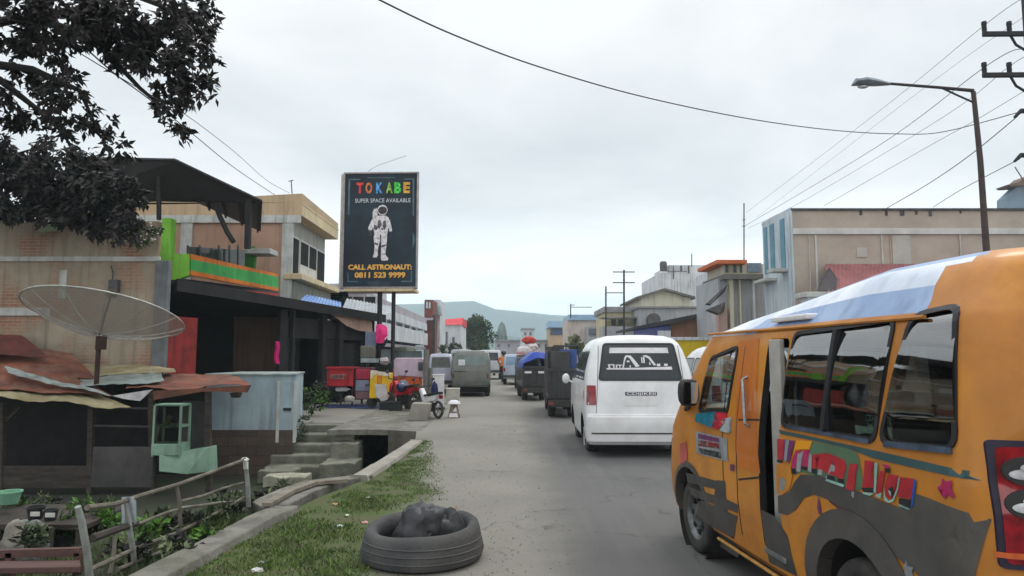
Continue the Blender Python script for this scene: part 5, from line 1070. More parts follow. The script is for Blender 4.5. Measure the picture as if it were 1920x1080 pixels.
part_box('pale_panel', M('pale_panel', S(186, 184, 176), S(172, 168, 160), 1.5, .9), lb, 1672, 441, 1710, 500, d-.03, .03); part_box('pale_panel', M('warm_panel', S(190, 170, 148), S(178, 158, 138), 1.5, .9), lb, 1668, 440, 1673, 500, d-.035, .03)
part_box('pale_panel', MATS['pale_panel'], lb, 1606, 464, 1626, 482, d-.03, .03)
q = MB(); q.bx(x0-.06, x0-.0, d-.05, 26.7, 0, zt+.06); q.build('side_wall', pale_blue, lb)
part_box('side_wall', pale_blue, lb, 1478, 398, 1487, 700, d-.09, .08)
for ya, yb in ((24.5, 24.9), (25.5, 25.9), (26.2, 26.5)):
    q = MB(); q.bx(x0-.085, x0-.06, ya, yb, zt-2.0, zt-.2); q.build('blue_stripe', teal_strip, lb)
q = MB(); q.bx(x0-.6, x0-.06, 24.3, 24.9, zt-2.15, zt-2.03); q.build('ledge', plaster_w, lb); q = MB(); q.bx(x0-.5, x0-.06, 25.4, 26.6, zt-2.35, zt-2.25); q.build('ledge', plaster_w, lb)
q = MB(); corrugated(q, P(1552, 548, 21.4), P(1900, 548, 21.4), P(1900, 495, 23.9), P(1548, 495, 23.9), 46, .018, 0, 3, .012); tag(q.build('lean_to_roof', M('dusty_red_tin', S(158, 100, 98), S(138, 86, 86), 1.2, .8, streak=S(112, 70, 70), bump=.2), smooth=True), 'dusty red lean to roof against the long tan building', 'roof')
q = MB(); q.prism([P(1534, 545, 21.5), P(1568, 545, 21.5), P(1570, 522, 22.3), P(1556, 502, 23.0), P(1544, 520, 22.3)], (0, .1, 0)); tag(q.build('hole_shade', M('hole_dark', S(64, 58, 62), S(48, 44, 48), 4, .8)), 'dark panel standing in for the shaded hole at the left end of the dusty red lean to roof', 'sheet')  # dark panel in place of the shaded hole at the roof end
part = thing('ledge_wall', 'pale rendered low wall under the dusty red lean to roof', 'wall', P(1570, 600, 21)); part_box('wall', pale_blue, part, 1514, 556, 1640, 720, 21.2, .5); part_box('coping', plaster_w, part, 1510, 547, 1644, 557, 21.1, .8, .02)
# cream pillar building with orange slab
d = 29.0
pb = thing('pillar_building', 'cream building with tall pillars and a small orange roof slab beside the long tan building', 'building', P(1390, 640, d))
part_box('wall', grey_wall, pb, 1346, 522, 1462, 720, d, 3.5); part_box('pillar', cream2, pb, 1367, 522, 1381, 720, d-.3, .3, .02); part_box('pillar', cream2, pb, 1386, 522, 1395, 720, d-.3, .3, .02); part_box('pillar', white_r, pb, 1411, 522, 1422, 720, d-.25, .25, .02)
part_box('upper_wall', cream2, pb, 1357, 495, 1432, 515, d-.1, 2.5); part_box('beam', M('grey_beam', S(120, 118, 114), S(104, 102, 98), 2, .9), pb, 1357, 514, 1432, 523, d-.5, 3.2); part_box('roof_slab', M('orange_slab', S(206, 116, 66), S(184, 100, 56), 2, .8), pb, 1344, 487, 1401, 494, d-.6, 3)  # beam a darker grey than the upper wall
for xa, xb in ((1360, 1366), (1375, 1381), (1388, 1392)): part_box('window', M('blue_grey_window', S(96, 116, 126), S(80, 98, 108), 3, .3), pb, xa, 497, xb, 511, d-.14, .06)
part_box('railing', M('railing_blue', S(130, 148, 164), S(110, 126, 142), 8, .6), pb, 1401, 493, 1428, 510, d-.16, .07)
for c in ([(1325, 568, 27.6), (1366, 531, 28.6), (1358, 548, 28.6), (1334, 570, 27.6)], [(1326, 580, 27.4), (1360, 566, 28.4), (1358, 584, 28.4), (1348, 588, 27.6)]):
    q = MB(); q.prism(quadp(*c), (0, .25, -.05)); q.build('awning', M('slate_awning', S(88, 84, 82), S(70, 66, 66), 3, .8), pb)
part_box('low_wall', M('pink_wall', S(190, 160, 148), S(172, 144, 134), 1.5, .9), pb, 1347, 575, 1367, 720, d-.4, .4)
# brown sided shop with navy awning and yellow hoarding
bs_ = thing('brown_shop', 'brown sided shop with sloping roof and navy awning behind the white vans', 'shop', P(1300, 650, 33))
q = MB(); q.prism(quadp((1256, 607, 33), (1350, 584, 33), (1350, 720, 33), (1256, 720, 33)), (0, 5, 0)); q.build('wall', M('brown_cladding', S(156, 118, 98), S(140, 104, 86), 1.4, .9, streak=S(118, 90, 76)), bs_)
q = MB(); q.prism(quadp((1188, 613, 32.6), (1352, 579, 32.6), (1352, 584, 32.6), (1256, 608, 32.6), (1188, 618, 32.6)), (0, 5.6, 0)); q.build('roof', M('charcoal_roof', S(70, 68, 72), S(56, 54, 58), 2, .8), bs_)
q = MB(); q.prism(quadp((1190, 616, 32.7), (1256, 608, 32.7), (1260, 640, 32.0), (1190, 640, 32.0)), (0, .08, 0)); q.build('awning', M('navy_awning', S(40, 48, 92), S(30, 38, 76), 2, .7), bs_)
part_box('white_crates', white_r, bs_, 1236, 620, 1258, 636, 31.8, .4)
yh = thing('yellow_hoarding', 'bright yellow painted wall with a pale coping behind the two white vans', 'wall', P(1310, 650, 30)); part_box('wall', M('yellow_paint', S(224, 196, 26), S(206, 178, 24), 1.5, .8, streak=S(180, 160, 50)), yh, 1262, 638, 1362, 720, 30, .25); part_box('coping', white_r, yh, 1258, 632, 1366, 638, 29.9, .5, .01)
# cream gabled house, grey block behind, pale blocks
gh = thing('gabled_house', 'cream gabled house with grey roof behind the brown sided shop', 'house', P(1250, 650, 48))
q = MB(); q.prism(quadp((1202, 556, 48), (1247, 543, 48), (1296, 556, 48), (1296, 720, 48), (1202, 720, 48)), (0, 7, 0)); q.build('wall', cream2, gh)
for c in ([(1194, 556, 47.6), (1247, 540, 47.6)], [(1247, 540, 47.6), (1304, 556, 47.6)]):
    q = MB(); a, b = P(*c[0]), P(*c[1]); q.prism([a, b, b+V((0, 0, -.16)), a+V((0, 0, -.16))], (0, 7.6, 0)); q.build('roof', M('house_roof_grey', S(112, 110, 104), S(92, 90, 86), 2, .8), gh)
gb_ = thing('grey_block', 'tall whitish grey rough walled block with a tank behind the cream gabled house', 'building', P(1290, 650, 58))
part_box('wall', M('stained_white', S(212, 214, 216), S(190, 192, 194), .7, .9, streak=S(104, 104, 106)), gb_, 1236, 512, 1346, 720, 58, 8); part_box('upper_wall', MATS['stained_white'], gb_, 1254, 497, 1352, 512, 58.2, 6)
q = MB(); q.lathe([(.001, 0), (.30, 0), (.32, .6), (.25, .8), (.001, .82)], P(1244, 508, 58.5), 'z', 14); q.build('tank', M('tank_grey', S(96, 94, 94), S(76, 74, 74), 3, .7), gb_, smooth=True)
for k_, (xa, ya, xb, yb) in enumerate(((1262, 498, 1264, 523), (1276, 498, 1279, 508), (1290, 498, 1293, 512), (1250, 508, 1288, 509))): part_box('pipe', MATS['tank_grey'], gb_, xa, ya, xb, yb, 57.9, .1)
part_box('side_block', white_r, gb_, 1338, 505, 1358, 720, 50, 5)
pbk = thing('flat_block', 'grey flat roofed block below the cream gabled house', 'building', P(1230, 650, 42)); part_box('wall', grey_wall, pbk, 1200, 576, 1330, 720, 43.5, 3); part_box('coping', MATS['far_roof'], pbk, 1198, 574, 1332, 577, 43.3, 3.3)
q = MB(); q.lathe([(.001, -.2), (.42, -.2), (.42, .2), (.001, .2)], P(1225, 600, 43.2), 'y', 16); q.build('ventilator', MATS['tank_grey'], pbk, smooth=True)
cb2 = thing('cream_block', 'cream two level flat roofed building left of the cream gabled house', 'building', P(1170, 650, 46)); part_box('wall', M('yellowish_wall', S(206, 198, 164), S(188, 180, 148), .9, .9, streak=S(160, 150, 120)), cb2, 1135, 585, 1216, 720, 46, 5); part_box('parapet', MATS['far_roof'], cb2, 1132, 575, 1218, 585, 45.8, 5.5); part_box('canopy', MATS['far_roof'], cb2, 1128, 594, 1214, 597, 44.6, 1.2)
for xa in (1146, 1160): part_box('window', MATS['grey_window'], cb2, xa, 599, xa+9, 610, 45.9, .12)
part_box('lower_wall', grey_wall, cb2, 1130, 612, 1190, 720, 44.5, 1.4)
fb = thing('pale_block', 'pale pinkish block with a light blue roof left of the cream two level building', 'building', P(1098, 650, 62)); part_box('wall', M('pinkish_pale', S(206, 194, 184), S(188, 176, 168), .8, .9, streak=S(160, 150, 142)), fb, 1064, 600, 1132, 720, 62, 6); part_box('roof', M('sky_blue_roof', None) if False else MATS['sky_blue_roof'], fb, 1066, 590, 1132, 600, 61.7, 6.5)
part_box('annex', grey_wall, fb, 1102, 612, 1134, 720, 60, 1.8); part_box('window', MATS['grey_window'], fb, 1104, 616, 1126, 628, 59.9, .1)
tr_ = thing('roof_house', 'blue grey house with an upturned brown roof tip behind the long tan building', 'house', P(1940, 500, 60))
q = MB(); q.prism(quadp((1884, 372, 60), (1905, 352, 60), (1915, 338, 60), (1990, 330, 60), (1990, 470, 60), (1884, 470, 60)), (0, 1.0, 0)); q.build('wall', M('blue_grey_wall', S(128, 146, 160), S(110, 128, 144), .5, .9), tr_)  # wall colour lightened to look hazed by distance
q = MB(); q.prism(quadp((1890, 346, 59.5), (1912, 341, 59.5), (1925, 330, 59.5), (1990, 326, 59.5), (1990, 334, 59.5), (1916, 348, 59.5), (1896, 349, 59.5)), (0, 1.6, 0)); q.build('roof', M('tip_brown', S(120, 96, 80), S(96, 78, 68), 2, .8), tr_)
q = MB(); q.tube(quadp((1920, 340, 59.4), (1903, 313, 59.4)), .05, 5); q.build('finial', MATS['tip_brown'], tr_)
# masts, poles, street lamp, cables
pole_m = M('pole_metal', S(58, 54, 56), S(44, 40, 42), 3, .6, dust=S(90, 74, 64)); wire_m = M('wire_black', S(40, 40, 42), S(34, 34, 36), 4, .7)
def mast(lab, px, y0, y1, d, r, bars=()):
    o = thing('antenna_mast', lab, 'mast', (P(px, y1, d).x, d, P(px, y1, d).z)); q = MB(); q.tube([P(px, y1, d), P(px, y0, d)], r, 6); q.build('pole', pole_m, o)
    for x0_, x1_, y, in bars:
        q = MB(); q.tube([P(x0_, y, d), P(x1_, y, d)], r*.6, 5); q.build('crossbar', pole_m, o)
    return o
mast('tall thin aerial with two crossbars above the cream two level building', 1170, 506, 660, 44, .06, ((1149, 1190, 510), (1149, 1190, 530)))
mast('shorter aerial pole joined by a bar to the tall thin aerial', 1136, 537, 660, 44.2, .05, ((1136, 1170, 549),))
mast('low roof pole with a long bar above the pale pinkish block', 1070, 570, 596, 61, .05, ((1070, 1110, 576), (1070, 1078, 572)))
mast('slim radio mast with small side loops beside the orange roof slab', 1395, 381, 487, 31, .028, ((1392, 1398, 412), (1391, 1398, 424)))
mast('tiny roof aerial with a round tip above the grey block', 1297, 476, 500, 57, .04)
sl = thing('street_lamp', 'tall street lamp with a long arm and boat shaped head on the right', 'street lamp', (P(1858, 668, 14).x, 14, 0))
bx_ = P(1858, 668, 14)
q = MB(); q.tube([(bx_.x+.05, 14, 0), P(1850, 475, 14), P(1838, 300, 14), P(1825, 172, 14)], [.085, .065, .055, .045], 12); q.build('pole', M('lamp_pole', S(76, 60, 58), S(58, 50, 52), 3, .6, dust=S(96, 74, 60)), sl, smooth=True)
q = MB(); q.tube(quadp((1825, 170, 14), (1760, 164, 14), (1670, 157, 14), (1640, 155, 14)), [.04, .032, .03, .03], 8); q.tube(quadp((1825, 192, 14), (1796, 179, 14), (1768, 166, 14)), .02, 6); q.build('arm', pole_m, sl, smooth=True)
hd_ = [P(x, y, 14) for x, y in ((1596, 161), (1608, 145), (1630, 145), (1668, 156))]
q = MB(); ln_ = [(1597, 160, .02, .03), (1604, 155, .09, .13), (1620, 154, .11, .16), (1642, 156, .09, .12), (1668, 158, .035, .04)]
rows = []
for x, y, h_, w_ in ln_:
    c = P(x, y, 14); rows.append([c+V((0, w_*cos(2*pi*k/14), h_*sin(2*pi*k/14)*(1 if sin(2*pi*k/14) > 0 else .6))) for k in range(14)])
q.add([v for r in rows for v in r], [[i*14+k, i*14+(k+1) % 14, (i+1)*14+(k+1) % 14, (i+1)*14+k] for i in range(4) for k in range(14)]+[list(range(14)), list(range(4*14+13, 4*14-1, -1))]); hd = q.build('lamp_head', M('lamp_grey', S(142, 152, 160), S(112, 122, 130), 4, .4, .4), sl, smooth=True)
q = MB(); q.ico(P(1618, 163, 14), .07, 0, 2, 0, (1.6, 1, .5)); q.build('lamp_glass', lamp_clear, hd, smooth=True)
up = thing('utility_pole', 'power pole at the right edge with two crossarms carrying insulators', 'utility pole', (P(1975, 668, 16).x, 16, 0)); bx_ = P(1975, 668, 16)
q = MB(); q.tube([(bx_.x, 16, 0), (bx_.x, 16, 10.2)], [.16, .10], 12); q.build('pole', pole_m, up, smooth=True)
for y in (64, 141):
    q = MB(); q.beam(P(1843, y, 16), P(2080, y-2, 16), .09, .11); q.build('crossarm', wire_m, up, bevel=.01)
    for x in (1846, 1893, 2060):
        q = MB(); c = P(x, y-3, 16); q.lathe([(.001, 0), (.045, 0), (.055, .08), (.05, .16), (.06, .2), (.055, .27), (.001, .28)], c, 'z', 10); q.build('insulator', wire_m, up, smooth=True)
    q = MB(); q.tube(quadp((1895, y+3, 16), (1905, y+20, 16), (1925, y+32, 16)), .03, 6); q.build('strut', wire_m, up, smooth=True)
for y in (212, 295):
    q = MB(); q.tube(quadp((1960, y-2, 16), (1914, y-4, 16), (1902, y+8, 16)), [.05, .06, .03], 6); q.build('clamp', wire_m, up, smooth=True)
def cable(lab, pts, r, n=24):
    ps = [P(*p) for p in pts]; q = MB(); out_ = []
    for i in range(len(ps)-1):
        p0, p1, p2, p3 = ps[max(0, i-1)], ps[i], ps[i+1], ps[min(len(ps)-1, i+2)]
        for k in range(n if i == len(ps)-2 else n):
            t_ = k/n; out_.append(.5*((2*p1)+(p2-p0)*t_+(2*p0-5*p1+4*p2-p3)*t_*t_+(3*p1-p0-3*p2+p3)*t_**3))
    out_.append(ps[-1]); q.tube(out_, r, 5); return tag(q.build('cable', wire_m, smooth=True), lab, 'cable')
cable('long black cable sagging across the sky from top centre to the right poles', [(640, -40, 7.0), (712, 0, 7.6), (850, 65, 8.8), (1010, 125, 10.2), (1200, 180, 12.0), (1400, 222, 14.0), (1560, 244, 16.0), (1680, 251, 17.5), (1770, 247, 18.5), (1930, 205, 16.2)], .011, 10)
CW = [('topmost power line running from the upper crossarm down the street', [(1930, -10, 13), (1845, 48, 16), (1640, 215, 24), (1400, 398, 40)], .008), ('power line from the middle of the upper crossarm', [(1960, 10, 14), (1893, 50, 16), (1700, 190, 23), (1418, 408, 40)], .006), ('power line from the left end of the lower crossarm', [(1920, 90, 14), (1846, 126, 16), (1640, 278, 23), (1396, 424, 36)], .011), ('power line from the middle of the lower crossarm', [(1940, 100, 14), (1893, 124, 16), (1760, 225, 20), (1500, 380, 30), (1402, 428, 36)], .008),
    ('thin drooping line crossing behind the street lamp pole', [(1930, 165, 16), (1830, 225, 18), (1740, 275, 20), (1545, 386, 25)], .008), ('thick line from the upper clamp down to the tan building roof', [(1908, 218, 16), (1820, 290, 18), (1740, 345, 21), (1658, 393, 23.9)], .014), ('thick line from the lower clamp down to the tan building roof', [(1912, 298, 16), (1850, 330, 18), (1800, 357, 21), (1750, 388, 23.9)], .012),
    ('heavy cable from the dark tree down to the beige house roof', [(150, 80, 8.5), (215, 138, 10), (285, 190, 13), (360, 250, 17), (440, 315, 22), (516, 366, 26.2)], .014), ('thin cable beside the heavy one ending at the small roof antenna', [(150, 100, 9), (250, 160, 11), (352, 218, 16), (440, 285, 21), (500, 338, 25), (543, 362, 26.8)], .010), ('short thin wire rising from the top of the billboard', [(690, 322, 23.5), (705, 312, 23.5), (735, 301, 23.3), (762, 292, 23)], .008)]
for lab, pts, r in CW: cable(lab, pts, r*.8, 8)
# ------------------------------------------------------------------ trees and plants
random.seed(23)
def leafmat(name, c, c2, tr=.25):
    m = M(name, c, c2, 5, .55, spec=.3); return m
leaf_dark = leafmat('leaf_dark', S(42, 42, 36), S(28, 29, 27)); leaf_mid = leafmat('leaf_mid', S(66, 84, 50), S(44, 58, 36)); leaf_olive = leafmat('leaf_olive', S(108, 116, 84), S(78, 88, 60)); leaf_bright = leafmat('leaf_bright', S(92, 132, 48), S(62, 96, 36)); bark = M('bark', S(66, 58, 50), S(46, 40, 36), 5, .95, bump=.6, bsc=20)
def leaf(mb, p, d, n_, l, w, m=0):
    d = d.normalized(); s_ = d.cross(n_)
    if s_.length < 1e-3: s_ = d.cross(V((1, 0, 0)))
    s_.normalize(); n2 = s_.cross(d)
    mb.add([p, p+d*l*.45+s_*w*.5+n2*w*.12, p+d*l-n2*l*.12, p+d*l*.45-s_*w*.5+n2*w*.12], [(0, 1, 2), (0, 2, 3)], m)
def rv(): return V((random.gauss(0, 1), random.gauss(0, 1), random.gauss(0, 1))).normalized()
def leafblob(mb, c, r, n, l, w, droop=.5, mats=1, shell=.55):
    """leaves scattered in clumps through an ellipsoid, drooping outward"""
    ncl = max(3, n//14)
    for _ in range(ncl):
        q = rv()*(shell+(1-shell)*random.random()**.5) if random.random() < .7 else rv()*random.random()
        cc = V((c.x+q.x*r[0], c.y+q.y*r[1], c.z+q.z*r[2])); mi = random.randrange(mats)
        for _ in range(max(1, n//ncl)):
            dd = rv()+V((q.x, q.y, q.z))*.5+V((0, 0, -droop)); leaf(mb, cc+rv()*l*.8*random.random(), dd, rv(), l*random.uniform(.6, 1.2), w*random.uniform(.7, 1.3), mi)
def limb(mb, pts, r0, r1, n=8):
    k = len(pts); mb.tube(pts, [r0+(r1-r0)*i/(k-1) for i in range(k)], n)
# big dark tree, upper left: trunk outside the frame, limbs reaching in
DT = 8.2
ft_ = thing('tree', 'dark leafy tree overhanging the upper left corner of the street', 'tree', (P(-330, 660, DT).x, DT, -.8))
tk = MB(); b0 = V((P(-330, 660, DT).x, DT, -.9)); t0 = P(-260, 150, DT)
limb(tk, [b0, b0.lerp(t0, .5)+V((.1, 0, 0)), t0], .26, .17)
for pts in ([(-260, 150), (-100, 60), (60, 30), (190, 80), (212, 112), (262, 165), (330, 222)], [(-260, 150), (-140, 100), (0, 150), (70, 205), (130, 260)], [(-200, 120), (-60, -40), (120, -60), (300, 10), (380, 60)], [(60, 30), (160, 20), (270, 50), (350, 130)], [(-140, 110), (-20, 120), (60, 130), (150, 170), (190, 260)]):
    limb(tk, [P(x, y, DT+.15*math.sin(i*2)) for i, (x, y) in enumerate(pts)], .075, .014)
tk.build('trunk', M('bark_dark', S(46, 42, 40), S(34, 32, 31), 5, .95, bump=.5), ft_, smooth=True)
cw = MB()
BL = [(-30, 20, 120, 80, 520), (60, 35, 100, 52, 560), (120, 110, 40, 28, 60), (180, 40, 95, 58, 520), (235, 95, 42, 45, 200), (300, 60, 70, 60, 460), (300, 130, 55, 42, 240), (345, 95, 50, 60, 260), (372, 40, 34, 44, 130), (398, 25, 20, 30, 40), (352, 160, 48, 34, 120), (375, 130, 30, 30, 60), (330, 190, 45, 26, 90), (398, 168, 16, 14, 10), (318, 232, 26, 18, 46), (345, 245, 14, 12, 22), (110, 150, 40, 50, 170), (120, 200, 44, 36, 130), (60, 126, 50, 16, 70), (30, 175, 34, 18, 60), (55, 90, 40, 18, 60),
      (75, 235, 44, 34, 130), (20, 210, 26, 14, 36), (150, 245, 40, 26, 80), (200, 270, 24, 18, 40), (180, 215, 24, 20, 30), (60, 30, 110, 40, 300), (215, 50, 60, 40, 200), (-80, 160, 70, 120, 300), (150, 180, 18, 30, 30), (205, 20, 60, 30, 200), (350, 20, 60, 30, 160)]
for x, y, rx, ry, n in BL:
    c = P(x, y, DT+random.uniform(-.5, .5)); s_ = DT/FPX; leafblob(cw, c, (rx*s_, .35+.5*rx*s_, ry*s_), int(n*1.6), .125, .052, .7, 2, .5)
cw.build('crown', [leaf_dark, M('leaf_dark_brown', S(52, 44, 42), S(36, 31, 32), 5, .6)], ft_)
# dense dark tree in front of the brick house top
D2 = 14.4
d2 = thing('tree', 'dense blackish tree mass hanging over the top of the brick house wall', 'tree', (P(-180, 700, D2).x, D2, YARD))
tk = MB(); b0 = V((P(-180, 700, D2).x, D2, YARD)); limb(tk, [b0, P(-170, 500, D2), P(-120, 400, D2)], .2, .14)
for pts in ([(-120, 400), (0, 350), (120, 340), (230, 370)], [(-120, 400), (-20, 390), (90, 400), (210, 420)], [(-120, 400), (-40, 310), (60, 280)]): limb(tk, [P(x, y, D2) for x, y in pts], .07, .02)
tk.build('trunk', MATS['bark_dark'], d2, smooth=True)
cw = MB()
for x, y, rx, ry, n in [(-60, 340, 90, 70, 500), (30, 345, 80, 62, 620), (110, 340, 80, 52, 620), (180, 345, 60, 48, 460), (215, 365, 40, 46, 320), (60, 390, 90, 26, 420), (150, 395, 60, 32, 360), (215, 405, 36, 34, 260), (185, 428, 24, 14, 80), (232, 428, 18, 26, 80), (120, 412, 30, 12, 60), (40, 295, 50, 24, 160), (100, 280, 40, 20, 70), (160, 300, 50, 14, 110), (-20, 280, 60, 30, 160), (20, 405, 50, 12, 70), (252, 380, 16, 40, 70)]:
    c = P(x, y, D2+random.uniform(-.2, .3)); s_ = D2/FPX; leafblob(cw, c, (rx*s_, .55, ry*s_), int(n*2.0), .19, .08, .8, 2, .35)
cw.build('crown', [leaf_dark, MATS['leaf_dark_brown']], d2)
def plant(name, lab, c, r, n, l, w, mat, stem=True, group=None, droop=-.3, flowers=0, cat='plant', fm_=None):
    o = thing(name, lab, cat, (c.x, c.y, c.z), 0, group)
    q = MB(); cc = c+V((0, 0, r[2])); leafblob(q, cc, r, n, l, w, droop, len(mat) if isinstance(mat, list) else 1, .4); q.build('foliage', mat, o)
    q = MB()
    for k in range(4):
        e = cc+V((random.uniform(-.6, .6)*r[0], random.uniform(-.6, .6)*r[1], random.uniform(-.2, .5)*r[2])); q.tube([c, c.lerp(e, .5)+rv()*.02, e], [.012+.03*r[2]*.3, .01, .004], 5)
    q.build('stem', bark, o)
    if flowers:
        q = MB()
        for _ in range(flowers):
            a = rv(); p = cc+V((a.x*r[0], -abs(a.y)*r[1], a.z*r[2])); q.ico(p, .028, 0, 1, .3, (1, 1, .7))
        q.build('blossom', fm_ or M('white_petal', S(226, 222, 214), S(196, 190, 180), 8, .8), o)
    return o
plant('flowering_plant', 'climbing plant with small white flowers on the right top corner of the brick wall', P(265, 462, 15.2), (.42, .2, .28), 420, .10, .06, [leaf_olive, leaf_mid], flowers=46, droop=.3)
plant('shrub', 'dark green shrub growing between the tin shed and the red stall', P(586, 770, 18.2)-V((0, 0, .05)), (.42, .4, .44), 620, .11, .055, [leaf_mid, leaf_bright, leaf_dark], droop=.2, cat='shrub')
plant('weeds', 'tall grey green weeds between the tin shed and the stone steps', P(556, 838, 15.6), (.30, .25, .33), 260, .13, .03, [leaf_mid, leaf_olive], cat='weeds')
# round tree and other far greenery
def far_tree(lab, px, d, y0, y1, w_px, mats, n, l, name='tree', lobes=9):
    b_ = P(px, y1, d); b_.z = 0; t_ = P(px, y0, d).z; bz = P(px, y1, d).z; R_ = w_px/2*d/FPX; o = thing(name, lab, 'tree', b_)
    q = MB(); q.tube([b_, b_+V((0, 0, bz+(t_-bz)*.4))], [R_*.12, R_*.05], 8); 
    for k in range(5):
        a = k*1.26; q.tube([b_+V((0, 0, bz+(t_-bz)*.2)), b_+V((R_*.6*cos(a), R_*.6*sin(a), bz+(t_-bz)*.6))], [R_*.05, R_*.02], 5)
    q.build('trunk', bark, o)
    q = MB(); hgt = t_-bz
    for k in range(lobes):
        u = random.random(); z = bz+hgt*(.15+.72*u); rr = R_*(.95-.75*abs(u-.35)**1.3); a = random.uniform(0, 6.28); rad = rr*.55*random.random()**.5
        leafblob(q, b_+V((rad*cos(a), rad*sin(a)-.2*R_, z)), (rr*.55, rr*.55, hgt*.2), n//lobes, l, l*.5, .2, len(mats), .5)
    q.build('crown', mats, o)
fg_ = [leafmat('far_leaf', S(70, 88, 60), S(46, 62, 42)), leafmat('far_leaf_light', S(92, 106, 74), S(66, 80, 54))]
far_tree('large round dark green tree in front of the hills', 894, 85, 590, 662, 82, fg_, 5200, .42, lobes=26)
far_tree('pale olive shrub tree behind the dark truck with the blue crate', 1075, 42, 628, 668, 50, [leaf_olive, leafmat('olive_light', S(140, 144, 110), S(104, 108, 80))], 1100, .22, lobes=10)
far_tree('small dark garden tree below the red roofed house', 853, 60, 638, 668, 26, fg_, 500, .3, lobes=6)
far_tree('low leafy bush at the foot of the terrace end', 832, 56, 646, 672, 26, [leaf_mid, leaf_olive], 400, .25, 'bush', 5)
far_tree('brownish green bush above the far white van', 905, 70, 646, 664, 40, [leaf_olive, fg_[0]], 400, .35, 'bush', 6)
# ------------------------------------------------------------------ left foreground: garden bank, fence, beds
def bankz(x, y):
    a = max(0, min(1, (x+6.2)/3.6)); a = a*a*(3-2*a); f = 1-max(0, min(1, (y-7.4)/1.6)); f = f*f*(3-2*f)
    return YARD+.03+(.90-.03)*a*f+.03*mnoise.noise(V((x*2.2, y*2.2, 0)))
q = MB(); q.grid(lambda u, v: V((-8.5+(6.05)*u, 1.5+8.0*v, bankz(-8.5+6.05*u, 1.5+8.0*v)-(.14 if u > .985 else 0))), 50, 60)
tag(q.build('garden_soil', MATS['yard_soil'], base=(0, 0, 0), smooth=True), kind='structure')
bamboo = M('weathered_pole', S(118, 113, 100), S(84, 80, 70), 6, .8, bump=.4, bsc=25, stretch=(1, 1, 1), streak=S(80, 74, 64)); pale_pole = M('pale_pole', S(150, 154, 150), S(118, 120, 114), 6, .75, bump=.3, bsc=25)
fc_ = thing('fence', 'crooked pole fence of thin bamboo rails along the garden by the kerb', 'fence', (-2.9, 6, -.1))
def fd(px): return 4.75+(px-165)/300*2.5
def fp(px, py, dd=0): return P(px, py, fd(px)+dd)
for top, bot, r, m_ in (((146, 950), (170, 1100), .024, pale_pole), ((232, 936), (256, 1095), .020, pale_pole), ((458, 858), (466, 950), .024, pale_pole), ((330, 908), (338, 985), .016, bamboo), ((372, 990), (374, 1035), .018, bamboo), ((214, 1000), (206, 1075), .014, bamboo)):
    q = MB(); a, b = fp(*top), fp(*bot); q.tube([b, b.lerp(a, .4)+V((.012, 0, 0)), a.lerp(b, .2)+V((.01, 0, 0)), a], [r*1.1, r, r, r*.8], 8); q.build('post', m_, fc_, smooth=True)
for pts, r, m_ in ((((163, 952), (215, 946), (262, 930), (335, 908), (400, 884), (458, 862)), .020, bamboo), (((170, 1068), (255, 1028), (330, 1000), (400, 965), (458, 932)), .018, bamboo), (((220, 1068), (300, 1036), (345, 1018)), .016, bamboo), (((245, 1078), (300, 1054), (345, 1032)), .013, bamboo), (((256, 984), (310, 962), (345, 952), (420, 942), (458, 938)), .014, bamboo), (((340, 940), (380, 930), (420, 915), (456, 905)), .014, bamboo), (((340, 952), (372, 948), (420, 941)), .012, pale_pole), (((172, 1010), (216, 994), (256, 982)), .03, board)):
    q = MB(); q.tube([fp(*p) for p in pts], [r*(1-.25*i/len(pts)) for i in range(len(pts))], 7); q.build('rail', m_, fc_, smooth=True)
q = MB(); q.ico(fp(459, 862), .035, 0, 2, .3, (1, 1, .7)); q.build('post_cap', M('white_wrap', S(216, 214, 206), S(180, 178, 170), 8, .8), fc_, smooth=True)
q = MB(); q.grid(lambda u, v: fp(228+26*u+10*v*sin(u*3), 932+50*v**1.2, -.03+.03*sin(u*7)), 8, 8, 0, (0, .008, 0)); tag(q.build('plastic_rag', M('pale_plastic', S(160, 170, 174), S(126, 136, 140), 7, .4, bump=.5, bsc=12), smooth=True), 'pale plastic rag tied round a fence rail, hanging in a fold', 'rag')
q = MB(); q.grid(lambda u, v: P(456+9*u, 866+14*v, 7.15+.03*sin(u*6)), 5, 6, 0, (0, .01, 0)); tag(q.build('plastic_rag', MATS['white_wrap'], smooth=True), 'short white rag at the top of the last fence post', 'rag')
# garden bed: bench, boxes, leafy clumps
def yp(px, d): return P(px, 700, d).x
bn = thing('plank_bench', 'dark plank bench carrying pots and leafy seedlings in the lower left', 'bench', (yp(60, 7.6), 7.6, -.8))
q = MB(); a, b = P(-120, 982, 7.4), P(160, 984, 7.6); q.add([a, b, b+V((0, .9, .02)), a+V((0, .9, .02)), a-V((0, 0, .06)), b-V((0, 0, .06)), b+V((0, .9, -.04)), a+V((0, .9, -.04))], [(0, 1, 2, 3), (7, 6, 5, 4), (0, 4, 5, 1), (1, 5, 6, 2), (3, 2, 6, 7), (0, 3, 7, 4)]); q.build('top', board, bn, bevel=.008)
for px in (-60, 30, 92, 152):
    q = MB(); c = P(px, 990, 7.45); q.beam(c, V((c.x, c.y, YARD)), .07); q.build('leg', board, bn)
q = MB(); a, b = P(-100, 990, 8.2), P(160, 1080, 8.2); q.bx(a.x, b.x, 8.2, 8.25, YARD, a.z); q.build('back_board', board_dark, bn)
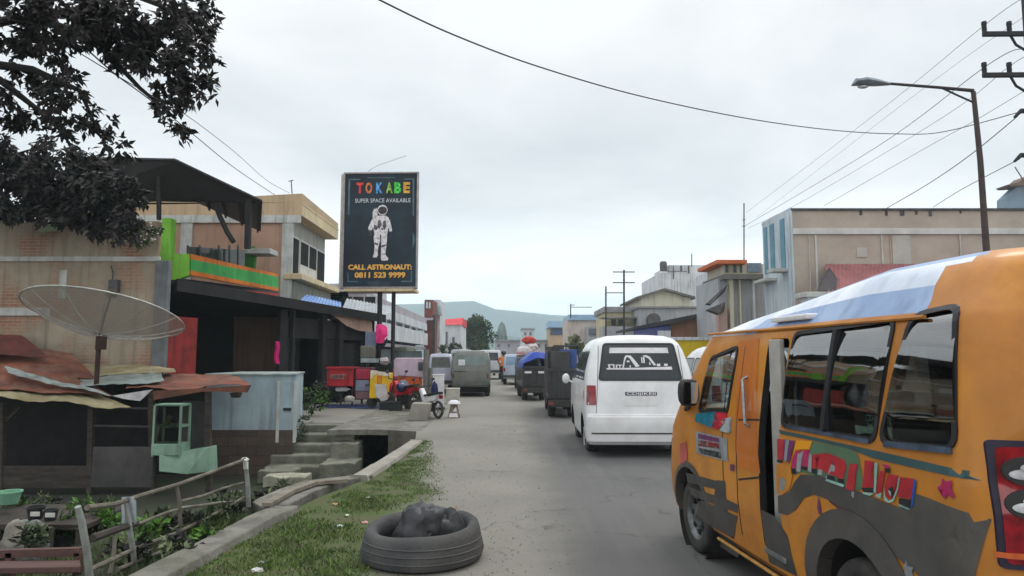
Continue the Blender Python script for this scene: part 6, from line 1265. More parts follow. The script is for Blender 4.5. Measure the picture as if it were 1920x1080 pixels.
for px, y0, w_, d, m_, lab in ((30, 985, 44, 7.35, M('sack_cloth', S(146, 142, 132), S(112, 108, 100), 6, .9, bump=.5), 'pale sack leaning under the left end of the plank bench'), (66, 985, 40, 7.3, M('grey_cloth', S(132, 134, 130), S(100, 102, 98), 6, .9, bump=.5), 'grey cloth bundle hanging under the middle of the plank bench')):
    q = MB(); c = P(px, y0+30, d); q.ico(c, .16, 0, 3, .25, (.9, .55, 1.15)); tag(q.build('bundle', m_, smooth=True), lab, 'bundle')
tb_ = thing('low_table', 'reddish brown low plank table at the bottom left corner', 'table', (yp(40, 5.6), 5.6, YARD)); redw = M('red_brown_wood', S(98, 72, 66), S(76, 58, 54), 3, .85, stretch=(1, 6, 1), bump=.3)
q = MB(); a, b = P(-60, 1062, 5.5), P(150, 1036, 5.7); q.add([P(-80, 1066, 5.2), P(152, 1062, 5.2), P(150, 1050, 5.6), P(-80, 1052, 5.6), P(-80, 1078, 5.2), P(152, 1074, 5.2), P(150, 1062, 5.6), P(-80, 1064, 5.6)], [(0, 1, 2, 3), (7, 6, 5, 4), (0, 4, 5, 1), (1, 5, 6, 2), (3, 2, 6, 7), (0, 3, 7, 4)]); q.build('top', redw, tb_, bevel=.006)
q = MB(); q.beam(P(-80, 1040, 5.62), P(152, 1034, 5.62), .05, .06); q.build('rail', redw, tb_); 
for px in (20, 148):
    q = MB(); c = P(px, 1036, 5.62); q.beam(c, V((c.x, c.y, YARD)), .05); q.build('leg', redw, tb_)
for px, py, d, sx_, sz, c_, lab in ((66, 960, 7.5, .085, .12, (40, 40, 42), 'black plant pot with white rim on the bench'), (94, 962, 7.45, .07, .10, (44, 46, 46), 'second dark pot with a white tag on the bench'), (46, 974, 7.5, .05, .05, (190, 200, 196), 'small pale cup at the bench front edge'), (16, 930, 7.9, .12, .12, (120, 170, 140), 'mint green tub at the far left of the bench')):
    o = thing('pot', lab, 'pot', P(px, py+14, d)); q = MB(); q.lathe([(.001, 0), (sx_*.75, 0), (sx_, sz), (sx_*1.1, sz), (sx_*1.1, sz+.015), (sx_*.9, sz+.015), (sx_*.85, sz*.7), (.001, sz*.7)], P(px, py+14, d), 'z', 16); q.build('body', M('pot_%d' % c_[0], S(*c_), None, 6, .6), o, smooth=True)
    if c_[0] < 60:
        q = MB(); c = P(px, py+6, d-sx_*1.1); q.bx(c.x-.05, c.x+.05, c.y-.004, c.y, c.z-.01, c.z+.035); q.build('tag', MATS['white_wrap'], o)
for k_, (px, py, d, r, bright) in enumerate([(20, 946, 8.2, .22, 1), (120, 968, 7.8, .18, 1), (150, 955, 8.2, .22, 1), (185, 950, 8.4, .24, 0), (90, 940, 8.8, .26, 0), (205, 958, 8.0, .18, 1), (300, 1000, 6.6, .16, 0), (262, 1010, 6.2, .20, 1), (360, 1005, 6.5, .14, 0), (400, 990, 6.9, .15, 0), (430, 965, 7.3, .16, 0), (330, 1050, 5.6, .13, 0), (240, 1060, 5.6, .15, 0), (500, 925, 8.1, .16, 0), (530, 915, 8.4, .14, 0), (385, 1025, 6.1, .12, 1), (60, 1000, 7.0, .12, 0)]):
    LB = ['bright seedling clump at the far left of the garden', 'bright leafy clump behind the bench end', 'pale green leafy clump by the shack post', 'dull green clump beside the shack counter', 'dark low plant in front of the shack board', 'small bright seedling right of the bench', 'low weed between the fence rails', 'round yellow green clump behind the middle fence post', 'small weed beside the short fence stake', 'weed clump near the last fence post', 'grassy clump at the foot of the last fence post', 'weed by the near kerb below the fence', 'dark weed under the lowest fence rails', 'green tuft by the plank bridge left end', 'smaller tuft right of the plank bridge left end', 'bright tuft on the kerb edge', 'dark plant under the bench front']
    c = P(px, py, d); c.z = max(bankz(c.x, c.y)-.02, c.z-r*1.2) if d < 9 else c.z
    plant('garden_plant', LB[k_], c, (r, r, r*.75), int(150+500*r), .09, .04, [leaf_bright, leaf_mid] if bright else [leaf_mid, leaf_olive, leaf_dark], group='plants in the roadside garden', droop=-.1)
# glass case and mint panel in front of the shack
mint = M('mint_paint', S(134, 166, 146), S(112, 142, 124), 2.4, .7, streak=S(104, 124, 110))
gc = thing('display_case', 'small mint green glass display case standing at the shack front', 'display case', P(312, 850, 12.4))
a, b = P(286, 856, 12.4), P(340, 760, 12.4); fr0 = [(a.x, a.z), (b.x, b.z)]
for x in (a.x, b.x):
    for y in (12.4, 12.75):
        q = MB(); q.beam((x, y, a.z), (x, y, b.z), .035); q.build('post', mint, gc)
for z in (P(0, 800, 12.4).z, b.z):
    q = MB(); q.bx(a.x, b.x, 12.39, 12.76, z-.02, z+.02); q.build('shelf', mint, gc)
q = MB(); q.bx(a.x-.02, b.x+.02, 12.37, 12.78, P(0, 854, 12.4).z, P(0, 832, 12.4).z); q.build('base', mint, gc, bevel=.01)
q = MB(); q.bx(a.x+.02, b.x-.02, 12.385, 12.39, P(0, 832, 12.4).z, b.z); q.build('pane', glass('case_glass', (.55, .58, .56)), gc)
q = MB(); leafblob(q, P(316, 790, 12.6), (.06, .05, .11), 60, .08, .04, .2); tag(q.build('vegetable_bunch', leafmat('yellow_green', S(160, 164, 60), S(120, 130, 44))), 'yellow green vegetable bunch inside the mint display case', 'vegetables')
q = MB(); q.prism(quadp((298, 854, 12.35), (391, 839, 12.6), (393, 884, 12.6), (350, 889, 12.4), (298, 884, 12.3)), (0, .35, 0)); tag(q.build('counter_box', mint, bevel=.008), 'slanted mint green counter box under the display case', 'counter')
# ------------------------------------------------------------------ steps, slabs, bridge
stone = M('grey_stone', S(128, 128, 116), S(96, 96, 86), 2.6, .95, bump=.8, bsc=14, dust=S(96, 104, 70)); stone_pale = M('pale_stone', S(170, 168, 152), S(134, 132, 116), 2.8, .95, bump=.7, bsc=14, dust=S(110, 116, 80))
stp = thing('stone_steps', 'worn stone steps climbing from the low yard to the paved shop front', 'steps', (-4.5, 15.2, YARD))
for k in range(5):
    q = MB(); z = -.01-.17*k; y0 = 16.1-.42*k; q.bx(-5.15+.02*k, -3.75+.03*sin(k*3), y0, 16.52-.42*k+.02, YARD-.1, z); q.build('step', stone, stp, bevel=.03)
for k_, (x0, x1, y0, y1, z0, z1, lab) in enumerate([(-4.75, -3.95, 13.5, 14.0, YARD, -.74, 'pale flat stone block at the foot of the steps'), (-3.85, -3.15, 14.1, 14.9, YARD, -.58, 'broad mossy stone slab left of the dark culvert mouth'), (-3.80, -3.22, 14.75, 15.3, -.9, -.26, 'mossy stone block stacked above the broad slab'), (-3.80, -3.40, 15.2, 15.7, -.9, -.12, 'topmost pale stone beside the culvert under the bridge slab'), (-3.9, -2.85, 13.25, 13.5, YARD, -.84, 'long pale kerb stone lying in front of the broad mossy slab'), (-5.0, -4.3, 13.9, 14.5, YARD, -.70, 'irregular stone left of the step foot')]):
    q = MB(); q.grid(lambda u, v: V((x0+(x1-x0)*u, y0+(y1-y0)*v, z1+.05*mnoise.noise(V((u*3+k_, v*3, 0))))), 6, 5, 0, (0, 0, z0-z1)); tag(q.build('stone_block', stone_pale if k_ in (0, 3, 4) else stone, bevel=.02), lab, 'stone')
q = MB(); q.grid(lambda u, v: V((-3.9+2.0*u, 14.85+.12*sin(u*4)+6.2*v, .004+.012*mnoise.noise(V((u*4, v*6, 2))))), 14, 14, 0, (0, 0, -.12)); tag(q.build('bridge_slab', concrete, bevel=.01), 'wide grey concrete slab bridging the dark culvert mouth in front of the stalls', 'slab')
pl = [G(*p, 0.0) for p in ((470, 948), (520, 925), (570, 908), (640, 900), (695, 893), (700, 898), (640, 908), (585, 930), (545, 952), (510, 968))]
q = MB(); q.prism([p+V((0, 0, .045)) for p in pl], (0, 0, -.13)); tag(q.build('foot_slab', concrete, bevel=.012), 'curved grey concrete footbridge slab across the ditch between the kerbs', 'slab')
q = MB(); a_ = [G(*p, .05) for p in ((500, 952), (545, 926), (590, 910), (650, 905))]
for a0, a1 in zip(a_, a_[1:]): q.beam(a0+V((0, 0, .03)), a1+V((0, 0, .03)), .10, .04)
tag(q.build('plank', M('grey_plank', S(140, 132, 118), S(110, 102, 90), 3, .9, bump=.5, stretch=(1, 6, 1))), 'weathered plank lying along the curved footbridge slab', 'plank')
# tyre with a dark lump in it
tg_ = G(792, 1040); tg_ = V((P(791, 1000, 5.5).x, 5.55, 0))
ty = thing('tyre', 'big worn truck tyre lying flat on the grass verge edge', 'tyre', tg_)
q = MB(); ro, hh = .455, .235
prof = [(ro*.66, .03), (ro*.72, .004), (ro*.90, .0), (ro*.99, .02), (ro*1.03, .07), (ro*1.0, .13), (ro*.975, .17), (ro*.965, .20), (ro*.955, .215), (ro*.93, .245), (ro*.87, .262), (ro*.80, .255), (ro*.76, .235), (ro*.73, .20), (ro*.74, .14), (ro*.80, .10), (ro*.80, .05), (ro*.66, .03)]
k0 = len(q.v); q.lathe(prof, tg_, 'z', 64)
for i in range(k0, len(q.v)):
    v = q.v[i]-tg_; a = atan2(v.y, v.x); v.z *= 1+.10*sin(a+.6)+.03*sin(3*a); v.x *= 1+.02*sin(2*a+1); q.v[i] = tg_+v
q.build('casing', M('old_rubber', S(62, 63, 65), S(78, 78, 78), 3.5, .75, bump=.35, bsc=40, dust=S(104, 98, 90)), ty, smooth=True)
for k in range(3):
    q = MB(); z = .06+.05*k; q.lathe([(ro*(1.028-.018*k), z), (ro*(1.042-.018*k), z+.006), (ro*(1.026-.018*k), z+.012)], tg_, 'z', 64); q.build('tread_rib', MATS['old_rubber'], ty, smooth=True)
q = MB(); bag = M('black_sack', S(54, 55, 58), S(38, 38, 40), 4, .5, bump=.9, bsc=7)
def lump(c, r, sq, seed):
    bm = bmesh.new(); bmesh.ops.create_icosphere(bm, subdivisions=4, radius=1)
    vs = []
    for v in bm.verts:
        n_ = v.co*1.6+V((seed, 0, 0)); f = 1+.20*mnoise.noise(n_)+.10*mnoise.noise(n_*2.6)-.16*abs(mnoise.noise(V((v.co.x*4+seed, v.co.y*4, v.co.z*1.4))))+.05*mnoise.noise(n_*7)
        vs.append(c+V((v.co.x*sq[0], v.co.y*sq[1], max(-.4, v.co.z)*sq[2]))*r*f)
    q.add(vs, [[v.index for v in f.verts] for f in bm.faces]); bm.free()
lump(tg_+V((.02, .06, .16)), .26, (.95, .9, .98), 2.0)
tag(q.build('rubbish_sack', bag, smooth=True), 'rounded dark rubbish sack stuffed in the middle of the big tyre', 'sack')
q = MB(); lump(tg_+V((.21, .02, .15)), .18, (.75, .8, 1.15), 7.0); tag(q.build('rubbish_sack', bag, smooth=True), 'smaller crumpled dark sack at the right side inside the big tyre', 'sack')
q = MB(); c = tg_+V((.17, .06, .345)); q.prism([c, c+V((.07, 0, .015)), c+V((.09, .02, -.02)), c+V((.02, .01, -.06))], (.01, .04, .0)); tag(q.build('cardboard_scrap', M('cardboard', S(164, 142, 116), S(144, 122, 98), 6, .9)), 'torn brown cardboard scrap on top of the sacks in the tyre', 'cardboard')
# litter
for k_, (px, py, s_, c_, lab) in enumerate([(628, 947, .02, (222, 170, 130), 'pale orange petal litter on the grass near the footbridge slab'), (684, 982, .022, (226, 170, 164), 'pink scrap of litter left of the tyre'), (651, 969, .018, (206, 210, 190), 'thin white scrap in the grass'), (638, 989, .025, (200, 204, 206), 'white paper scrap low in the verge grass'), (690, 935, .02, (190, 196, 190), 'small white scrap in the upper verge grass'), (482, 1072, .03, (206, 204, 200), 'crumpled white paper at the bottom of the verge'), (490, 1058, .018, (196, 196, 192), 'tiny white scrap above the crumpled paper')]):
    q = MB(); c = G(px, py)+V((0, 0, .012)); q.ico(c, s_, 0, 2, .5, (1.3, .9, .5)); tag(q.build('litter', M('litter_%d' % k_, S(*c_), None, 8, .8)), lab, 'litter')
# grass on the verge and weeds on the bank: uncountable
def grass(name, n, fn, hmin, hmax, mats):
    q = MB(); k = 0; tries = 0
    while k < n and tries < n*30:
        tries += 1; r = fn()
        if r is None: continue
        p, dens = r
        if random.random() > dens: continue
        a = random.uniform(0, 6.28); h = random.uniform(hmin, hmax)*(.6+.6*dens); ln = V((random.gauss(0, .5), random.gauss(0, .5), 1))*h; w = V((cos(a), sin(a), 0))*random.uniform(.003, .007)
        q.add([p-w, p+w, p+ln*.6+w*.6, p+ln], [(0, 1, 2), (0, 2, 3)], random.randrange(len(mats))); k += 1
    return tag(q.build(name, mats, base=(0, 0, 0)), kind='stuff')
gr1, gr2, gr3 = leafmat('grass_green', S(88, 110, 52), S(66, 88, 42)), leafmat('grass_dull', S(78, 86, 54), S(94, 92, 64)), leafmat('grass_fresh', S(106, 134, 56), S(80, 106, 44))
def kx_(y): return lerp_tab([(k[1], k[0]) for k in KERB], y, 1)+.12
def verge():
    y = 4.2+8.8*random.random()**1.8; b_ = -.80 if y < 7.6 else -.80-(y-7.6)/4.9*.72; x = random.uniform(kx_(y), b_+.25)
    nn = mnoise.noise(V((x*1.4, y*1.4, 3)))+.5*mnoise.noise(V((x*5, y*5, 1))); edge = max(0, min(1, (b_+.15-x)/.5))
    if (V((x, y, 0))-tg_).length < ro*1.02: return None
    return V((x, y, 0)), max(0, min(1, (.50+nn*1.4)))*edge
grass('verge_grass', 26000, verge, .010, .036, [gr1, gr2, gr3])
def bank():
    y = 4.0+4.6*random.random(); x = random.uniform(-4.6, kx_(y)-.26) if random.random() < .75 else random.uniform(-8, -4)
    nn = mnoise.noise(V((x*1.2, y*1.2, 9))); return V((x, y, bankz(x, y)-.01)), max(0, min(1, .45+nn))
grass('bank_weeds', 15000, bank, .04, .13, [gr1, gr2, leaf_mid])
# ------------------------------------------------------------------ stalls, motorbikes and people under the billboard
red_m = M('red_panel', S(196, 40, 50), S(166, 32, 44), 3, .5, streak=S(120, 34, 40)); red_m2 = M('crimson_panel', S(176, 38, 74), S(146, 30, 60), 3, .5); yellow_m = M('yellow_panel', S(228, 186, 20), S(210, 166, 18), 3, .5, dust=S(180, 150, 60)); lilac = M('lilac_paint', S(196, 176, 192), S(176, 158, 176), 3, .45, dust=S(160, 150, 150)); orange_t = M('tricycle_orange', S(206, 92, 22), S(186, 74, 20), 3, .45, dust=S(150, 100, 60)); skin_m = M('skin_brown', S(140, 98, 76), S(120, 82, 62), 9, .6)
rs = thing('food_stall', 'red fronted food stall with a grey lettered strip left of the yellow cart', 'stall', P(637, 752, 21.5))
part_box('front_panel', red_m, rs, 613, 690, 662, 724, 21.5, .05, .01); part_box('shelf', red_m, rs, 611, 688, 664, 691, 21.4, .7)
q = MB(); q.prism(quadp((619, 702, 21.47), (649, 701, 21.47), (645, 711, 21.47), (619, 711, 21.47)), (0, .02, 0)); lp = q.build('lettered_strip', M('strip_grey', S(170, 120, 118), S(146, 100, 100), 6, .5), rs)
q = MB(); a = P(634, 706.5, 21.44); text_mb(q, 'LIIUM', .13, Matrix.Translation(a) @ FLAT, 0, .004, 0, wfit=.40); q.build('strip_letters', M('strip_dark', S(74, 40, 46), S(60, 36, 40), 6, .5), lp)
for x in (614, 661):
    for dd in (21.55, 22.1):
        q = MB(); a = P(x, 724, dd); q.beam(a, V((a.x, a.y, 0)), .04); q.build('leg', black_plastic, rs)
q = MB(); c = P(642, 730, 21.7); q.lathe([(.001, -.2), (.06, -.2), (.075, -.15), (.075, .12), (.05, .17), (.02, .2), (.02, .25), (.001, .25)], c, 'x', 14); tag(q.build('jerrycan', MATS['sticker_white'], smooth=True), 'white plastic jerrycan lying under the red food stall', 'jerrycan')
plant('potted_plants', 'leafy potted greens on the ground under the red food stall', P(632, 756, 22.0), (.42, .25, .22), 300, .09, .04, [leaf_mid, leaf_dark], droop=0)
rc = thing('red_cabinet', 'crimson topped cabinet with a grey blue door between the red stall and the yellow cart', 'cabinet', P(680, 750, 21.6))
part_box('carcass', M('cabinet_maroon', S(96, 36, 56), S(76, 30, 46), 3, .6), rc, 664, 689, 696, 749, 21.6, .6, .02); part_box('top_panel', red_m2, rc, 667, 692, 693, 711, 21.56, .06, .01); part_box('door', M('cabinet_blue', S(140, 148, 170), S(120, 128, 152), 3, .5), rc, 667, 713, 691, 733, 21.55, .05, .01); part_box('drawer', M('cabinet_pink', S(140, 104, 110), S(116, 90, 98), 3, .5), rc, 667, 734, 692, 748, 21.56, .04, .01)
q = MB(); a = P(688, 722, 21.53); q.bx(a.x-.05, a.x+.05, a.y-.02, a.y+.02, a.z-.02, a.z+.02); q.build('handle', black_plastic, rc)
yc = thing('yellow_cart', 'bright yellow snack cart with white cloth and orange emblem beside the tricycle taxi', 'cart', P(712, 750, 20.8))
q = MB(); q.prism(quadp((694, 697, 20.9), (731, 700, 20.8), (727, 746, 20.7), (692, 747, 20.8)), (0, .6, 0)); q.build('box', yellow_m, yc, bevel=.02)
q = MB(); q.prism(quadp((695, 694, 20.85), (708, 695, 20.85), (706, 702, 20.85), (701, 704, 20.85), (695, 712, 20.85)), (0, .02, 0)); q.prism(quadp((708, 696, 20.8), (732, 699, 20.75), (731, 706, 20.75), (709, 703, 20.8)), (0, .02, 0)); q.build('top_cloth', M('cart_cloth', S(226, 216, 200), S(204, 194, 180), 6, .8), yc)
q = MB(); q.prism(quadp((703, 720, 20.75), (723, 721, 20.7), (728, 745, 20.68), (726, 750, 20.68), (716, 752, 20.7), (704, 742, 20.75)), (0, .02, 0)); q.build('apron', MATS['sack_white'], yc)
q = MB(); q.prism(quadp((707, 705, 20.78), (716, 706, 20.78), (715, 719, 20.78), (707, 719, 20.78)), (0, .02, 0)); em2 = q.build('emblem', M('cart_orange', S(222, 96, 40), S(204, 80, 34), 5, .5), yc)
q = MB()
for x in (709.2, 711.6, 713.8): q.prism(quadp((x-.5, 708, 20.765), (x+.5, 708, 20.765), (x+.5, 718, 20.765), (x-.5, 718, 20.765)), (0, .006, 0))
q.build('emblem_bars', yellow_m, em2)
for x in (697, 724):
    q = MB(); c = P(x, 747, 21.1); c.z = .16; q.lathe([(.001, -.03), (.12, -.03), (.16, -.025), (.16, .025), (.12, .03), (.001, .03)], c, 'y', 16); q.build('wheel', rubber, yc, smooth=True)
q = MB(); q.grid(lambda u, v: V((P(606, 760, 22).x+(P(716, 760, 22).x-P(606, 760, 22).x)*u, 20.9+1.5*v+.15*sin(u*5), .012+.012*mnoise.noise(V((u*8, v*4, 0))))), 20, 6, 0, (0, 0, .008)); tag(q.build('groundsheet', M('navy_sheet', S(58, 72, 122), S(46, 58, 102), 3, .6), smooth=True), 'blue groundsheet spread on the pavement before the red stall and cabinet', 'groundsheet')
q = MB(); box_px(q, 675, 648, 703, 672, 22.8, .5); tag(q.build('hanging_box', M('olive_grey_board', S(112, 112, 102), S(96, 96, 88), 2, .8), bevel=.05), 'olive grey padded box beneath the blue grey panel left of the billboard pole', 'box')
q = MB(); box_px(q, 676, 672, 704, 680, 22.7, .6); tag(q.build('shelf_board', M('ice_board', S(164, 176, 178), S(140, 152, 154), 3, .6), bevel=.01), 'pale shelf board just under the olive grey padded box', 'shelf')
q = MB(); box_px(q, 685, 622, 705, 655, 23.2, .08); tag(q.build('panel', M('blue_grey_board', S(124, 136, 160), S(106, 118, 142), 2, .7), bevel=.01), 'blue grey board standing behind the olive grey padded box', 'panel')
for p0, p1, y0 in ((678, 682, 680), (699, 703, 680)):
    q = MB(); a = P((p0+p1)/2, y0, 23); q.beam(a, V((a.x, a.y, 0)), .06); tag(q.build('stand_leg', shade_dark), 'dark %s stand leg holding up the pale shelf board' % ('left' if p0 < 690 else 'right'), 'leg')
q = MB(); box_px(q, 697, 680, 760, 700, 23.6, .5); tag(q.build('counter', M('dark_green_counter', S(52, 60, 58), S(40, 48, 46), 3, .7), bevel=.02), 'dark green grey counter top behind the yellow cart', 'counter')
for x in (700, 757):
    q = MB(); a = P(x, 700, 23.8); q.beam(a, V((a.x, a.y, 0)), .06)
    tag(q.build('stand_leg', shade_dark), 'dark leg under the %s end of the dark green counter' % ('left' if x < 720 else 'right'), 'leg')
q = MB(); q.ico(P(720, 677, 23.4), .16, 0, 2, .3, (1, .7, .8)); tag(q.build('bag', MATS['sack_white'], smooth=True), 'white bag on the dark green counter right of the billboard pole', 'bag')
# pink jacket and black trousers hung on a pole
def cloth3(nm, mat, outline, d, depth, lab):
    q = MB(); n = len(outline); cx, cy = sum(p[0] for p in outline)/n, sum(p[1] for p in outline)/n
    fr_, bk_ = [P(x, y, d) for x, y in outline], [P(x, y, d+depth) for x, y in outline]; c = P(cx, cy, d-depth*.6); m1 = [P(cx+(x-cx)*.55, cy+(y-cy)*.6, d-depth*(.42+.25*sin(x*1.3))) for x, y in outline]; k = len(q.v)
    q.v += fr_+m1+bk_+[c, P(cx, cy, d+depth*1.1)]
    for i in range(n):
        j = (i+1) % n; q.f += [[k+i, k+j, k+n+j, k+n+i], [k+n+i, k+n+j, k+3*n], [k+j, k+i, k+2*n+i, k+2*n+j], [k+2*n+j, k+2*n+i, k+3*n+1]]; q.m += [0]*4
    return tag(q.build(nm, mat, smooth=True), lab, nm.replace('_', ' '))
cloth3('jacket', M('hot_pink', S(226, 30, 112), S(240, 72, 150), 7, .7, bump=.5, bsc=10), [(705, 610), (712, 607), (720, 609), (726, 614), (727, 630), (722, 634), (719, 643), (712, 644), (705, 643), (704, 625)], 22.9, .12, 'hot pink jacket hanging on the left billboard pole')
cloth3('trousers', M('black_cloth', S(34, 32, 36), S(26, 25, 28), 7, .85, bump=.5, bsc=10), [(705, 643), (719, 643), (726, 632), (727, 640), (718, 655), (713, 656), (712, 672), (706, 672), (707, 656)], 23.0, .14, 'black trousers hanging below the hot pink jacket')
# tricycle taxi
tz = P(766, 752, 22.5); tt = thing('tricycle_taxi', 'orange tricycle taxi with a lilac cab top parked under the billboard', 'tricycle', (tz.x, 22.5, 0), radians(4)); hw = 28*22.5/FPX
z_ = lambda y: P(766, y, 22.5).z
q = MB(); q.prism([(-hw, 0, z_(708)), (-hw*1.02, 0, z_(676)), (-hw*.9, 0, z_(671)), (hw*.8, 0, z_(671)), (hw, 0, z_(675)), (hw, 0, z_(709)), (hw*.5, -.02, z_(707)), (-hw*.6, -.02, z_(705))], (0, 1.7, 0)); q.build('cab_top', lilac, tt, local=True, bevel=.03)
q = MB(); q.prism([(-hw*1.04, .02, .25), (-hw*1.06, .02, z_(690)), (-hw*.98, .02, z_(690)), (-hw*.95, .02, z_(704)), (hw*.7, .02, z_(706)), (hw*.72, .02, .42), (hw*.4, .02, .25)], (0, 1.6, 0)); q.build('body', orange_t, tt, local=True, bevel=.03)
q = MB(); q.prism([(-hw*1.05, .0, .25), (-hw*1.05, .0, z_(704)), (-hw*.8, .0, z_(704)), (-hw*.75, .0, .25)], (0, .06, 0)); q.build('mudguard', red_m, tt, local=True, bevel=.01)
q = MB(); q.bx(hw*.62, hw*.92, -.05, -.03, z_(694), z_(679)); wq = q.build('window', dark_glass, tt, local=True)
q = MB(); q.lathe([(.001, -.012), (.16, -.012), (.17, 0), (.16, .012), (.001, .012)], (-hw*.35, -.0, z_(722)), 'y', 20, arc=2*pi); q.build('lamp_glass', M('lamp_blue', S(170, 182, 196), S(120, 130, 150), 5, .2), tt, local=True, smooth=True)
q = MB(); q.bx(-hw, hw*.7, .1, 1.6, .22, .30); q.build('chassis', MATS['underbody'], tt, local=True)
for x, y in ((-hw*.8, 1.3), (hw*.62, 1.3), (-hw*.1, .1)): wheel(tt, x, y, .24, .1, -1)
for px, r_, y1, lab in ((799, .09, 655, 'thick grey post right of the orange tricycle taxi'), (808, .06, 690, 'thinner grey post beside the thick grey post')):
    q = MB(); c = P(px, 700, 22.4); q.tube([(c.x, 22.4, 0), (c.x, 22.4, P(px, y1, 22.4).z)], r_, 10); tag(q.build('post', M('grey_pipe', S(126, 124, 122), S(104, 102, 100), 3, .8, streak=S(86, 84, 80)), smooth=True), lab, 'post')
# motorbikes
def motorbike(lab, base, rz, s_, col_m, seat_m=black_plastic, group=None):
    o = thing('motorbike', lab, 'motorbike', base, rz, group)
    for y in (-.62*s_, .62*s_):
        q = MB(); r = .28*s_; q.lathe([(r*.72, -.03*s_), (r*.9, -.045*s_), (r, 0), (r*.9, .045*s_), (r*.72, .03*s_), (r*.72, -.03*s_)], (0, y, r), 'x', 24); w_ = q.build('wheel', rubber, o, local=True, smooth=True)
        q = MB()
        for k in range(6): a = pi*k/3; q.tube([(0, y, r), (0, y+r*.75*cos(a), r+r*.75*sin(a))], .012*s_, 5)
        q.build('rim', alloy, w_, local=True)
    q = MB(); q.prism([(-.08*s_, -.5*s_, .55*s_), (-.08*s_, .15*s_, .42*s_), (-.08*s_, .42*s_, .88*s_), (-.08*s_, .30*s_, .92*s_), (-.08*s_, .05*s_, .62*s_), (-.08*s_, -.7*s_, .78*s_)], (.16*s_, 0, 0)); q.build('fairing', col_m, o, local=True, bevel=.03*s_)
    q = MB(); q.prism([(-.11*s_, -.72*s_, .76*s_), (-.11*s_, .08*s_, .66*s_), (-.11*s_, .08*s_, .72*s_), (-.11*s_, -.74*s_, .84*s_)], (.22*s_, 0, 0)); q.build('seat', seat_m, o, local=True, bevel=.02*s_)
    q = MB(); q.bx(-.1*s_, .1*s_, -.3*s_, .15*s_, .2*s_, .48*s_); q.tube([(.12*s_, .0, .25*s_), (.14*s_, -.75*s_, .32*s_)], .04*s_, 8); q.build('engine', MATS['underbody'], o, local=True, bevel=.02*s_)
    q = MB(); q.tube([(-.34*s_, .26*s_, 1.0*s_), (-.1*s_, .38*s_, .96*s_), (.1*s_, .38*s_, .96*s_), (.34*s_, .26*s_, 1.0*s_)], .018*s_, 6); q.tube([(0, .36*s_, .94*s_), (0, .64*s_, .28*s_)], .03*s_, 6); q.build('handlebar', black_plastic, o, local=True, smooth=True)
    q = MB(); q.bx(-.06*s_, .06*s_, -.80*s_, -.74*s_, .62*s_, .74*s_); q.build('tail_light', tail_red, o, local=True, bevel=.01)
    for sg in (-1, 1):
        q = MB(); q.tube([(sg*.3*s_, .28*s_, 1.0*s_), (sg*.36*s_, .26*s_, 1.16*s_)], .01, 5); q.ico((sg*.38*s_, .26*s_, 1.2*s_), .06*s_, 0, 2, 0, (1.2, .4, .8)); q.build('mirror', black_plastic, o, local=True, smooth=True)
    return o
g1 = P(752, 768, 20.2); motorbike('red and black motorbike parked in front of the orange tricycle taxi', (g1.x, 20.3, 0), radians(48), .92, red_m)
g2 = P(800, 785, 17.8); motorbike('black motorbike with a white front cover beside the pale concrete block', (P(800, 785, 17.8).x, 17.9, 0), radians(40), .80, MATS['sticker_white'])
q = MB(); q.ico(P(752, 726, 20.0), .15, 0, 3, 0, (1, 1, .95)); tag(q.build('helmet', M('navy_helmet', S(30, 36, 84), S(24, 28, 66), 4, .2, coat=.6), smooth=True), 'navy blue helmet on the red and black motorbike', 'helmet')
q = MB(); c0, c1 = P(764, 788, 17.0), P(806, 788, 17.0); q.prism([(c0.x, 17.0, 0), (c1.x-.06, 17.0, 0), (c1.x+.0, 17.0, .40), (c0.x+.1, 17.0, .42)], (0, .5, 0)); tag(q.build('concrete_block', concrete_pale, bevel=.02), 'pale concrete block on the kerbside in front of the black motorbike', 'block')
for k_, (x, y, w_, h_, d, m_, lab) in enumerate([(722, 768, .30, .22, 20.4, M('dark_green_crate', S(34, 44, 42), S(26, 34, 34), 4, .6), 'dark green crate on the ground left of the red and black motorbike'), (741, 770, .34, .26, 19.9, M('black_crate', S(36, 38, 38), S(28, 30, 30), 4, .6), 'black crate standing right against the dark green crate'), (822, 750, .34, 1.0, 21.5, MATS['sticker_white'], 'tall white folded signboard beside the grey van'), (849, 752, .42, .5, 23, M('kerb_box', S(190, 188, 178), S(160, 158, 150), 3, .8), 'low pale box by the rear corner of the grey van')]):
    q = MB(); c = P(x, 700, d); q.bx(c.x-w_/2, c.x+w_/2, d, d+.35 if h_ < .9 else d+.12, .0, h_); q.bx(c.x-w_/2-.012, c.x+w_/2+.012, d-.012, (d+.35 if h_ < .9 else d+.12)+.012, h_-.05, h_+.004); tag(q.build('crate' if k_ < 2 else 'signboard' if k_ == 2 else 'box', m_, bevel=.012), lab, 'crate' if k_ < 2 else 'sign' if k_ == 2 else 'box')
q = MB(); q.lathe([(.001, 0), (.2, 0), (.26, .18), (.27, .2), (.24, .2), (.19, .03), (.001, .03)], P(772, 760, 20.9), 'z', 20); q.v = [V((v.x, v.y, v.z)) for v in q.v]; bz = min(v.z for v in q.v); q.v = [V((v.x, v.y, v.z-bz)) for v in q.v]; tag(q.build('basin', M('olive_basin', S(86, 92, 78), S(70, 76, 64), 4, .6), smooth=True), 'olive green basin on the ground behind the pale concrete block', 'basin')
